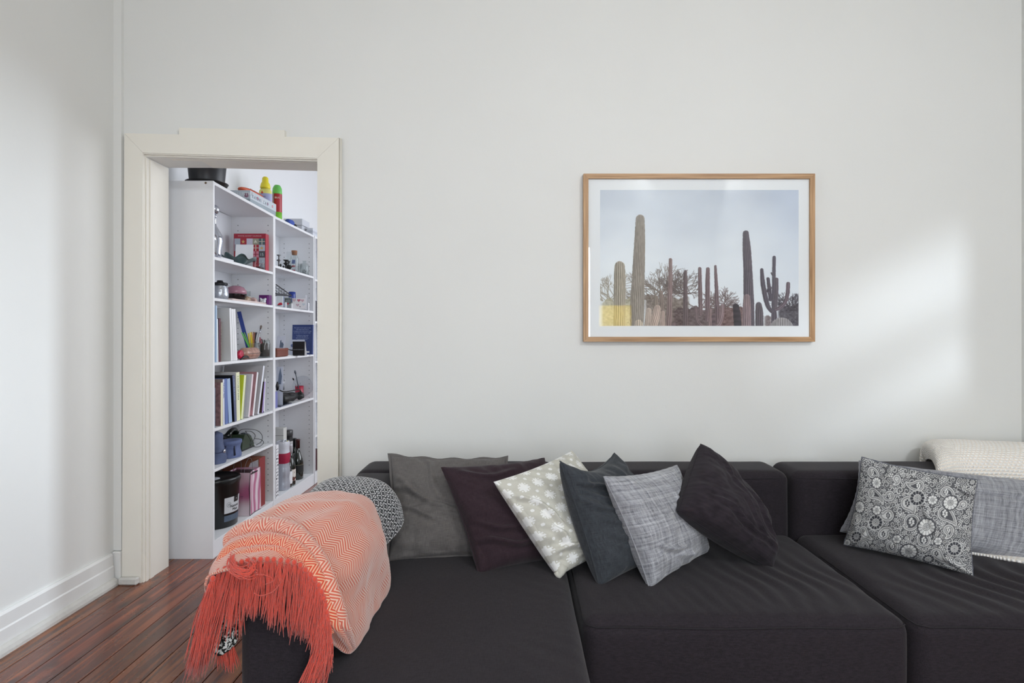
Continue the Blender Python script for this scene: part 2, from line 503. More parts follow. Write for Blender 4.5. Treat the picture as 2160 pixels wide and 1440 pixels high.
# doorway trim: face boards, mitred, with a stepped reveal
T0 = 2.806
zL, zR = 2.163, 2.141
oz = lambda x: 2.069 + (x - OX0) / (OX1 - OX0) * (2.044 - 2.069)
XO0, XO1 = -1.884, -.852
struct('trim_1', poly_prism([(XO0 - .012, 0), (OX0 - .008, 0), (OX0, oz(OX0)), (XO0, zL)], T0, YB), M_TRIM)
struct('trim_2', poly_prism([(OX1, 0), (XO1 - .004, 0), (XO1, zR), (OX1, oz(OX1))], T0, YB), M_TRIM)
struct('trim_3', poly_prism([(OX0, oz(OX0) + .0008), (OX1, oz(OX1) + .0008), (XO1, zR + .0008), (XO0, zL + .0008)], T0, YB), M_TRIM)
a = P(377, 269, T0); b = P(600, 274, T0)
struct('trim_4', poly_prism([(a.x, 2.155), (b.x, 2.145), (b.x, b.z), (a.x, a.z)], T0 + .002, YB), M_TRIM)
# bead on the right edge and the strip in the left corner
m = MB(); m.tube([(XO1 + .004, T0 + .012, 0), (XO1 + .006, T0 + .012, zR)], .007, 8)
struct('trim_5', m, M_TRIM)
struct('trim_6', MB().box((XL, T0 + .006, .155), (XO0 - .018, YB, 3.3)), M_WALL)
struct('trim_7', MB().bbox((XL + .004, T0 - .012, 0), (XO0 - .013, YB, .153), r=.004), M_BASE)
struct('trim_8', MB().bbox((XL + .043, T0 - .03, 0), (OX0 - .012, T0 - .001, .034), r=.006), M_STRIP)
# reveal: stepped strips on left, head, and right side
def reveal(name, segs):
    """segs: list of (depth0, depth1, inset) from the room side to the far side"""
    out = []
    m = MB(); mt = MB(); mr = MB()
    for (d0, d1, s) in segs:
        m.box((OX0 - .02, d0, 0), (OX0 + s, d1, 2.052))
        q = poly_prism([(OX0, oz(OX0) - .004 - s), (OX1, oz(OX1) - .004 - s), (OX1, 2.075), (OX0, 2.075)], d0, d1); mt.add(q.v, q.f)
        mr.box((OX1 - s, d0, 0), (OX1 + .01, d1, 2.052))
    struct('trim_9', m, M_TRIM); struct('trim_10', mt, M_TRIM); struct('trim_11', mr, M_TRIM)
reveal('r', [(T0 + .006, 2.826, 0), (2.826, 2.842, .006), (2.842, 2.856, .001), (2.856, 2.885, .006), (2.885, 3.012, .002)])
# ------------------------------------------------------------------ the sofa
def fabric(name, rgb, rgb2, scale=420, bump=.25, sheen=.25, rough=.9, big=.12):
    m, nt, b, N, L = nodes_of(name, rgb, rough, .15)
    tc = N('TexCoord')
    out = []
    for sc in ((scale, scale * .12, scale * .5), (scale * .12, scale, scale * .5)):
        mp = N('Mapping'); mp.inputs['Scale'].default_value = sc; L(tc.outputs['Object'], mp.inputs[0])
        n = N('TexNoise'); n.inputs['Scale'].default_value = 1.0; n.inputs['Detail'].default_value = 2; L(mp.outputs[0], n.inputs[0]); out.append(n.outputs[0])
    s = math_node(nt, 'MULTIPLY', math_node(nt, 'ADD', out[0], out[1]), .5)
    r = N('ValToRGB'); L(s, r.inputs[0])
    r.color_ramp.elements[0].position = .36; r.color_ramp.elements[0].color = (*lin(rgb), 1)
    r.color_ramp.elements[1].position = .64; r.color_ramp.elements[1].color = (*lin(rgb2), 1)
    nb = N('TexNoise'); nb.inputs['Scale'].default_value = 3; nb.inputs['Detail'].default_value = 4; L(tc.outputs['Object'], nb.inputs[0])
    hv = N('HueSaturation'); L(r.outputs[0], hv.inputs['Color']); L(math_node(nt, 'ADD', math_node(nt, 'MULTIPLY', nb.outputs[0], big * 2), 1 - big), hv.inputs['Value'])
    L(hv.outputs[0], b.inputs['Base Color'])
    b.inputs['Sheen Weight'].default_value = sheen; b.inputs['Sheen Roughness'].default_value = .45
    bp = N('Bump'); bp.inputs['Strength'].default_value = bump; bp.inputs['Distance'].default_value = .0012
    L(s, bp.inputs['Height']); L(bp.outputs[0], b.inputs['Normal'])
    return m
M_SOFA = fabric('aubergine_charcoal_weave', (36, 32, 36), (48, 43, 48), scale=500, sheen=.10)
M_SEAM = mat('sofa_seam_thread', (34, 31, 35), rough=.9)

def soft_box(name, a, b, r, parent, m, res=.02, crown=(0, 0, 0), disp=None):
    """rounded upholstered block; crown = outward bulge of the faces in x, y, z"""
    a = np.array(a, float); b = np.array(b, float); c = (a + b) / 2; h = (b - a) / 2
    r3 = np.minimum(np.array([r, r, r] if np.isscalar(r) else r, float), h * .98)
    def axis(k):
        n = max(4, int(2 * (h[k] - r3[k]) / res)); 
        mid = np.linspace(-(h[k] - r3[k]), h[k] - r3[k], n + 1)
        e = r3[k] * np.tan(np.linspace(0, PI / 4, 6)[1:])
        return np.concatenate([-(h[k] - r3[k]) - e[::-1], mid, h[k] - r3[k] + e])
    A = [axis(0), axis(1), axis(2)]
    verts = []; faces = []; index = {}
    def vid(p):
        key = (round(p[0], 5), round(p[1], 5), round(p[2], 5))
        if key not in index:
            index[key] = len(verts); verts.append(p)
        return index[key]
    for ax in range(3):
        u, w = [(1, 2), (2, 0), (0, 1)][ax]
        for sg in (-1, 1):
            ids = []
            for s in A[u]:
                row = []
                for t in A[w]:
                    p = [0, 0, 0]; p[ax] = sg * h[ax]; p[u] = s; p[w] = t
                    row.append(vid(tuple(p)))
                ids.append(row)
            for i in range(len(A[u]) - 1):
                for j in range(len(A[w]) - 1):
                    q = (ids[i][j], ids[i + 1][j], ids[i + 1][j + 1], ids[i][j + 1])
                    faces.append(q if sg > 0 else q[::-1])
    V = np.array(verts)
    inner = np.clip(V, -(h - r3), h - r3)
    d = (V - inner) / r3
    nrm = d / (np.linalg.norm(d, axis=1, keepdims=True) + 1e-9)
    V = inner + nrm * r3
    q = V / h
    for ax in range(3):
        if crown[ax]:
            u, w = [(1, 2), (2, 0), (0, 1)][ax]
            f = np.clip(1 - q[:, u] ** 2, 0, 1) ** .6 * np.clip(1 - q[:, w] ** 2, 0, 1) ** .6
            V[:, ax] += crown[ax] * np.sign(q[:, ax]) * f * smooth01(.5, 1, np.abs(q[:, ax]))
    V = V + c
    if disp is not None: V = V + disp(V, nrm)
    mb = MB(); mb.v = [tuple(x) for x in V]; mb.f = [list(f) for f in faces]; mb.m = [0] * len(faces); mb.sm = [True] * len(faces)
    return mb.build(name, m, parent)

def base_disp(seed, amp=.003):
    def f(V, n):
        t = (fbm(V[:, 0] * 3.1 + seed, V[:, 1] * 3.1 + V[:, 2] * 2.3, seed, 3) - .5) * 2 * amp
        return n * t[:, None]
    return f
def furrows(V, n, pts, period, amp, wid, bend=0.0, skew=1.0, seed=3):
    """curved furrows on the seat top around the region centre pts=(x,y)"""
    x = V[:, 0] - pts[0]; y = V[:, 1] - pts[1]
    mask = np.exp(-(x / wid[0]) ** 2 - (y / wid[1]) ** 2) * (n[:, 2] > .3)
    ph = (x * skew + y * (1 - skew) + bend * y * y + .02 * np.sin(y * 13)) / period
    ph = ph + .55 * vnoise(x * 4, y * 4, seed)
    s = np.sin(2 * PI * ph)
    s = np.sign(s) * np.abs(s) ** .7
    return (s * amp * mask)

SX0, SX1, SX2, SX3 = -.70, .195, 1.188, 2.18
SEAT_Z, YF, YBK = .338, 1.735, 2.50
sofa = thing('sectional_sofa', (.7, 2.3, 0), 'low dark charcoal-plum fabric corner sofa with chaise standing along the white wall', 'sofa')
def d_mid(V, n):
    t = base_disp(11)(V, n)
    k = furrows(V, n, (.95, 2.02), .062, .0042, (.26, .26), bend=.35, skew=.86, seed=5) + furrows(V, n, (.60, 1.86), .05, .0016, (.3, .10), seed=9)
    k += furrows(V, n, (.72, 1.80), .022, .0008, (.5, .06), seed=21)
    t[:, 2] += k; return t
def d_right(V, n):
    t = base_disp(17)(V, n)
    k = furrows(V, n, (1.70, 1.98), .072, .0062, (.36, .22), bend=-.75, skew=.83, seed=8)
    k += furrows(V, n, (1.75, 1.80), .03, .0012, (.5, .07), seed=22)
    t[:, 2] += k; return t
def d_chaise(V, n):
    t = base_disp(23)(V, n)
    t[:, 2] += furrows(V, n, (.08, 1.75), .04, .0012, (.12, .5), bend=.1, skew=.3, seed=2)
    return t
g = .006
soft_box('seat_cushion', (-.51, .98, .06), (SX1 - g, YBK + .02, SEAT_Z), (.045, .05, .045), sofa, M_SOFA, crown=(.002, .004, .012), disp=d_chaise)
soft_box('seat_cushion', (SX1 + g, YF, .06), (SX2 - g, YBK + .02, SEAT_Z), (.045, .05, .045), sofa, M_SOFA, res=.011, crown=(.004, .006, .014), disp=d_mid)
soft_box('seat_cushion', (SX2 + g, YF, .06), (SX3, YBK + .02, SEAT_Z), (.045, .05, .045), sofa, M_SOFA, res=.011, crown=(.004, .006, .014), disp=d_right)
for x0, x1, s in ((SX0 + .002, SX1 - g, 1), (SX1 + g, SX2 - g, 2), (SX2 + g, SX3, 3)):
    soft_box('backrest', (x0, YBK, .06), (x1, 2.755, .603), (.05, .05, .042), sofa, M_SOFA, crown=(.003, .008, .004), disp=base_disp(30 + s))
soft_box('armrest', (SX0, 1.465, .06), (SX0 + .20, YBK + .03, .600), (.045, .04, .05), sofa, M_SOFA, crown=(.006, .002, .006), disp=base_disp(41))
def seam(pts, r=.0016):
    m = MB(); m.tube(pts, r, 6); o = m.build('seam', M_SEAM, sofa); return o
z = SEAT_Z - .018
for x0, x1 in ((SX1 + g, SX2 - g), (SX2 + g, SX3)):
    seam([(x0 + .006, 2.3, z)] + [(x0 + .006, YF + .05, z), (x0 + .012, YF + .018, z), (x0 + .04, YF + .0015, z)] + [(x0 + .04 + (x1 - x0 - .08) * t / 12, YF + .0015 - .006 * math.sin(PI * t / 12), z + .002 * math.sin(t)) for t in range(1, 12)] + [(x1 - .04, YF + .0015, z), (x1 - .012, YF + .018, z), (x1 - .006, YF + .05, z), (x1 - .006, 2.3, z)])
for x0, x1 in ((SX0 + .2, SX1 - g), (SX1 + g, SX2 - g), (SX2 + g, SX3)):
    seam([(x0 + .02, YBK + .012, .578)] + [(x0 + .05 + (x1 - x0 - .1) * t / 10, YBK + .002 - .007 * math.sin(PI * t / 10), .578 - .003 * math.sin(PI * t / 10)) for t in range(11)] + [(x1 - .02, YBK + .012, .578)])
m = MB()
m.tube([(SX0 + .195, YBK - .05, .575), (SX0 + .17, YBK + .02, .592), (SX0 + .06, YBK + .16, .606), (SX0 + .03, YBK + .2, .600)], .0015, 6)
m.build('seam', M_SEAM, sofa)
m = MB(); m.tube([(SX0 + .01, 1.55, .575), (SX0 + .01, 2.45, .575), (SX0 + .02, 2.55, .578)], .0015, 6); m.build('seam', M_SEAM, sofa)
M_FOOT = mat('black_plastic_foot', (22, 21, 21), rough=.5)
for (x, y) in ((-.66, 1.5), (-.66, 2.68), (.1, 1.05), (.12, 2.68), (.28, 1.79), (1.12, 1.79), (1.28, 1.79), (2.1, 1.79), (2.1, 2.68), (-.42, 1.05)):
    MB().lathe([(.022, 0), (.025, .004), (.025, .062), (.02, .064)], (x, y, 0), 14).build('foot', M_FOOT, sofa)

# ------------------------------------------------------------------ cushions
def cushion(name, corners, thick, m, label, N=70, Nb=40, bow=.06, nrm_dir=None, seed=1, wr=.006, folds=(), uvs=(1, 1), colf=None, piping=None, pm=None, sag=0.0, sharp=.42, group='scatter cushions on the sofa', backm=None, pinch=.0, shapef=None):
    """corners: TL, TR, BR, BL world points.  Front face towards the camera."""
    C = [np.array(c, float) for c in corners]
    def mid(U, V_):
        u = U; v = V_
        # boundary bows inwards: squeeze u by v and v by u, keeping the corners
        uu = u * (1 - bow * (1 - v * v)) ; vv = v * (1 - bow * (1 - u * u))
        s = (uu + 1) / 2; t = (vv + 1) / 2
        s = s[..., None]; t = t[..., None]
        X = C[0] * (1 - s) * (1 - t) + C[1] * s * (1 - t) + C[2] * s * t + C[3] * (1 - s) * t
        X[..., 2] -= sag * np.clip(1 - (u ** 2), 0, 1) * (1 - (v + 1) / 2) ** 1.5
        return X
    cn = np.cross(C[1] - C[0], C[3] - C[0]); cn /= np.linalg.norm(cn)
    if cn[1] > 0: cn = -cn
    if nrm_dir is not None: cn = np.array(nrm_dir, float); cn /= np.linalg.norm(cn)
    def side(n, sg):
        a = np.sin(np.linspace(-1, 1, n) * PI / 2)
        a = .55 * a + .45 * np.linspace(-1, 1, n)
        V_, U = np.meshgrid(a, a, indexing='ij')
        X = mid(U, V_)
        e = np.clip((1 - U ** 2), 0, 1) * np.clip((1 - V_ ** 2), 0, 1)
        prof = e ** sharp * (1 + .12 * V_)
        edge = np.clip(e * 9, 0, 1)
        d = thick * .5 * prof
        if sg > 0:
            w = (fbm(U * 2.3 + seed, V_ * 2.3 - seed, seed, 4) - .5) * 2 * wr * 2.2
            # pull wrinkles fanning from the seams
            for k, (sx, sy) in enumerate(((-1, 0), (1, 0), (0, -1), (0, 1))):
                tt = U if sx == 0 else V_
                dist = 1 - (sx * U if sx else sy * V_)
                w = w + wr * 1.9 * np.exp(-dist * 3.0) * (vnoise(tt * 6.5 + seed * 3 + k, dist * 1.2, seed + k) - .5) * 2
            for (cx_, cy_, ang, ln, wd, am) in folds:
                ca, sa = math.cos(ang), math.sin(ang)
                x = (U - cx_) * ca + (V_ - cy_) * sa; y = -(U - cx_) * sa + (V_ - cy_) * ca
                y = y + .07 * np.sin(x * 5 + seed) 
                w = w + am * 1.5 * np.exp(-(x / ln) ** 4) * (np.exp(-(y / wd) ** 2) - .55 * np.exp(-((y - wd * 1.5) / wd) ** 2) - .35 * np.exp(-((y + wd * 1.6) / wd) ** 2))
            d = d + w * edge
            if shapef is not None: d = d + shapef(U, V_) * edge
        return U, V_, X + sg * cn * d[..., None]
    U, V_, X = side(N, 1)
    uv = np.stack([(U + 1) / 2 * uvs[0], (1 - (V_ + 1) / 2) * uvs[1]], -1)
    col = colf((U + 1) / 2, (V_ + 1) / 2) if colf else None
    root = thing(name, tuple(X.reshape(-1, 3).mean(0) * [1, 1, 0] + [0, 0, X[..., 2].min()]), label, 'cushion', group)
    f = grid_mesh('cushion_front', X, m, root, uv=uv, col=col, flip=True)
    U2, V2, Xb = side(Nb, -1)
    uv2 = np.stack([(U2 + 1) / 2 * uvs[0], (1 - (V2 + 1) / 2) * uvs[1]], -1)
    grid_mesh('cushion_back', Xb, backm or m, root, uv=uv2, col=colf((U2 + 1) / 2, (V2 + 1) / 2) if (colf and not backm) else None, flip=False)
    if piping:
        t = np.linspace(-1, 1, 40)[:-1]; o = np.ones(39)
        bu = np.concatenate([t, o, -t, -o]); bv = np.concatenate([-o, t, o, -t])
        B = mid(bu, bv)
        rr = piping * (1 + .25 * np.sin(np.arange(len(bu)) * 1.7))
        mb = MB(); mb.tube(B.tolist(), list(rr), 6, closed=True); mb.build('edge_seam', pm or m, root)
    return root

def flange(root, corners, bow, w, m):
    """flat sewn border of a cushion cover"""
    C = [np.array(c, float) for c in corners]; c0 = sum(C) / 4
    n = 30; t = np.linspace(-1, 1, n)[:-1]; o = np.ones(n - 1)
    bu = np.concatenate([t, o, -t, -o]); bv = np.concatenate([-o, t, o, -t])
    uu = bu * (1 - bow * (1 - bv ** 2)); vv = bv * (1 - bow * (1 - bu ** 2)); s = ((uu + 1) / 2)[:, None]; q = ((vv + 1) / 2)[:, None]
    def bil(s, q): return C[0] * (1 - s) * (1 - q) + C[1] * s * (1 - q) + C[2] * s * q + C[3] * (1 - s) * q
    L = np.linalg.norm(C[1] - C[0])
    B = bil(s, q); O = bil((s - .5) * (1 + 2 * w / L) + .5, (q - .5) * (1 + 2 * w / L) + .5)
    wv = .004 * np.sin(np.arange(len(bu)) * .9)[:, None] * np.array([[0, 1, .6]])
    X = np.stack([B, (B + O) / 2 + wv * .6, O + wv], 1)
    X = np.concatenate([X, X[:1]], 0)
    return grid_mesh('flange', X, m, root, thick=.0025)

def cloth_mat(name, rgb, rgb2, su=260, sv=260, bump=.3, sheen=.3, rough=.88, slub=.0, lines=None):
    """woven cloth on UVs: fine threads both ways, optional slubs"""
    m, nt, b, N, L = nodes_of(name, rgb, rough, .15)
    uv = N('UVMap'); out = []
    for sc in ((su, sv * .07, 1), (su * .07, sv, 1)):
        mp = N('Mapping'); mp.inputs['Scale'].default_value = sc; L(uv.outputs[0], mp.inputs[0])
        n = N('TexNoise'); n.inputs['Scale'].default_value = 1.0; n.inputs['Detail'].default_value = 3; L(mp.outputs[0], n.inputs[0]); out.append(n.outputs[0])
    s = math_node(nt, 'MULTIPLY', math_node(nt, 'ADD', out[0], out[1]), .5)
    if lines:                                   # a coarser grid of darker / lighter yarns
        ls = []
        for sc in ((lines, 1.2, 1), (1.2, lines, 1)):
            mp = N('Mapping'); mp.inputs['Scale'].default_value = sc; L(uv.outputs[0], mp.inputs[0])
            n = N('TexNoise'); n.inputs['Scale'].default_value = 1.0; n.inputs['Detail'].default_value = 4; L(mp.outputs[0], n.inputs[0]); ls.append(n.outputs[0])
        s2 = math_node(nt, 'MULTIPLY', math_node(nt, 'ADD', ls[0], ls[1]), .5)
        s = math_node(nt, 'ADD', math_node(nt, 'MULTIPLY', s, .45), math_node(nt, 'MULTIPLY', s2, .55))
    r = N('ValToRGB'); L(s, r.inputs[0])
    r.color_ramp.elements[0].position = .40; r.color_ramp.elements[0].color = (*lin(rgb), 1)
    r.color_ramp.elements[1].position = .60; r.color_ramp.elements[1].color = (*lin(rgb2), 1)
    L(r.outputs[0], b.inputs['Base Color'])
    b.inputs['Sheen Weight'].default_value = sheen
    bp = N('Bump'); bp.inputs['Strength'].default_value = bump; bp.inputs['Distance'].default_value = .0015
    L(s, bp.inputs['Height']); L(bp.outputs[0], b.inputs['Normal'])
    return m
def print_mat(name, rough=.85, sheen=.2, bump=.2):
    m, nt, b, N, L = nodes_of(name, (200, 200, 200), rough, .2)
    at = N('Attribute', attribute_name='print'); L(at.outputs['Color'], b.inputs['Base Color'])
    b.inputs['Sheen Weight'].default_value = sheen
    if bump:
        uv = N('UVMap'); mp = N('Mapping'); mp.inputs['Scale'].default_value = (240, 240, 1); L(uv.outputs[0], mp.inputs[0])
        n = N('TexNoise'); n.inputs['Scale'].default_value = 1; L(mp.outputs[0], n.inputs[0])
        bp = N('Bump'); bp.inputs['Strength'].default_value = bump; bp.inputs['Distance'].default_value = .001; L(n.outputs[0], bp.inputs['Height']); L(bp.outputs[0], b.inputs['Normal'])
    return m

M_LINEN = cloth_mat('warm_grey_linen', (90, 86, 85), (108, 104, 102), sheen=.12)
M_PLUM = cloth_mat('dark_plum_cotton', (45, 33, 39), (56, 43, 49), sheen=.10)
M_SLATE = cloth_mat('slate_linen', (49, 52, 57), (66, 70, 75), sheen=.14)
M_TWEED = cloth_mat('light_grey_tweed', (98, 99, 106), (186, 187, 192), su=190, sv=190, lines=46, bump=.5)
M_TWEED2 = cloth_mat('grey_slub_weave', (104, 105, 111), (176, 177, 183), su=200, sv=150, lines=52, bump=.4)
M_RIB = cloth_mat('fine_ribbed_aubergine', (33, 28, 33), (50, 44, 50), su=18, sv=520, bump=.6, sheen=.08)

c = [P(824, 962, 2.44), P(1066, 967, 2.46), P(1090, 1172, 2.24), P(818, 1186, 2.20)]
r = cushion('scatter_cushion', c, .19, M_LINEN, 'warm grey linen cushion with flat flange, leftmost against the sofa backrest', N=90, bow=.07, seed=3, wr=.007,
            folds=[(-.55, -.1, .35, .45, .05, .010), (-.3, -.55, 1.25, .4, .05, .008), (0, .12, .02, .9, .04, -.008), (-.5, .25, .25, .35, .05, .009), (-.75, -.3, .6, .25, .05, .008), (.1, .35, 0, .6, .06, .005)], piping=.003, sharp=.40)
flange(r, c, .07, .013, M_LINEN)
c = [P(931, 986, 2.23), P(1148, 966, 2.44), P(1215, 1178, 2.26), P(1010, 1212, 2.075)]
cushion('scatter_cushion', c, .20, M_PLUM, 'dark plum cotton cushion between the grey linen and the white patterned cushions', N=90, bow=.06, seed=5, wr=.006,
        folds=[(-.2, .62, .12, .9, .05, .012), (-.45, .3, .3, .5, .05, .009), (.2, .45, .3, .5, .05, .006), (-.3, -.75, .1, .5, .05, .006)], piping=.0028, sharp=.40)

# white cushion with printed crosses
def col_cross(u, v):
    base = np.array(lin((196, 194, 184))); white = np.array(lin((232, 232, 230)))
    out = np.broadcast_to(base, u.shape + (3,)).copy()
    # diagonal lattice
    k = 6.6
    a = u * k; b = v * k
    def cell(a, b, oa, ob):
        ca = np.round(a - oa) + oa; cb = np.round(b - ob) + ob
        return a - ca, b - cb
    x, y = cell(a, b, 0, 0); x2, y2 = cell(a, b, .5, .5)
    pick = (np.abs(x2) + np.abs(y2)) < (np.abs(x) + np.abs(y))
    xx = np.where(pick, x2, x); yy = np.where(pick, y2, y)
    # crosses and dots alternate in rows
    X_, Y_ = cell(a, b, 0, 0)
    ax, ay = np.abs(X_), np.abs(Y_)
    cross = ((ax < .12) & (ay < .32)) | ((ay < .12) & (ax < .32))
    cross &= ~(((ax < .03) & (ay > .25)) | ((ay < .03) & (ax > .25)))
    cross |= (ax > .165) & (ax < .25) & (ay > .165) & (ay < .25)
    D1, D2 = cell(a, b, .5, .5)
    dot = D1 ** 2 + D2 ** 2 < .095 ** 2
    out[cross | dot] = white
    return out
c = [P(1041, 1016, 2.10), P(1206, 950, 2.38), P(1345, 1140, 2.28), P(1176, 1216, 2.05)]
rt = cushion('scatter_cushion', c, .19, print_mat('cross_print_cotton'), 'pale beige cushion printed with white crosses and dots', N=300, bow=.05, seed=8, wr=.007,
        folds=[(-.7, -.2, 1.2, .5, .05, .008), (-.5, .75, .5, .4, .05, .010), (-.75, .4, 1.4, .3, .06, .008), (-.2, .9, .2, .4, .05, .006)], colf=col_cross, sharp=.42)
# twisted corner tip
m = MB(); e = c[3]
m.tube([e + Vector((.02, .015, .035)), e + Vector((.008, .004, .014)), e + Vector((.0, -.004, .004)), e + Vector((-.004, -.006, .012)), e + Vector((.004, -.002, .022))], [.022, .017, .012, .010, .004], 10)
m.build('knotted_corner', mat('beige_cotton', (196, 194, 184), rough=.85), rt)

c = [P(1181, 972, 2.03), P(1296, 955, 2.34), P(1445, 1150, 2.24), P(1264, 1236, 1.985)]
cushion('scatter_cushion', c, .20, M_SLATE, 'slate grey linen cushion between the white patterned and the light grey tweed cushions', N=100, bow=.05, seed=13, wr=.009, sag=.045,
        folds=[(-.1, -.35, .15, .8, .05, .010), (-.5, -.1, .5, .5, .05, .008), (-.1, .15, .2, .7, .045, .009), (-.2, .45, .35, .6, .05, .007), (-.6, -.6, .3, .4, .05, .009), (.1, -.15, .3, .5, .04, .006)], piping=.0022, sharp=.40)
c = [P(1273, 1005, 2.00), P(1428, 981, 2.27), P(1492, 1164, 2.28), P(1370, 1241, 1.962)]
cushion('scatter_cushion', c, .19, M_TWEED, 'light grey tweed cushion standing on its corner in the middle of the row', N=90, bow=.075, seed=17, wr=.006,
        folds=[(-.45, .45, .3, .35, .05, .010), (.3, -.3, 1.1, .4, .06, .006), (-.1, .7, .2, .4, .06, .006)], piping=.0022, sharp=.42)
c = [P(1478, 936, 2.30), P(1592, 1066, 2.37), P(1626, 1200, 2.13), P(1432, 1078, 2.02)]
cushion('scatter_cushion', c, .20, M_RIB, 'dark aubergine ribbed cushion at the right end of the row, its corner pointing up', N=90, bow=.0, seed=23, wr=.006, sag=0,
        folds=[(.0, .6, .1, .7, .05, .009), (.4, .0, .8, .6, .05, .007), (.2, .3, .6, .5, .05, .006), (-.3, -.4, .8, .4, .05, .005)], piping=.002, sharp=.36, uvs=(.7, .7))

# big grey slub cushion behind and the paisley cushion in front of it
c = [P(1812, 972, 2.44), P(2350, 1030, 2.33), P(2350, 1225, 2.10), P(1772, 1120, 2.40)]
cushion('large_cushion', c, .17, M_TWEED2, 'large grey slub-weave cushion leaning behind the paisley cushion', N=120, bow=.05, seed=29, wr=.008, uvs=(1.5, 1),
        folds=[(.35, -.2, 1.15, .6, .04, .008), (.5, .1, 1.2, .5, .04, .008), (-.2, -.7, .1, .5, .06, .005)], piping=.003, sharp=.40)

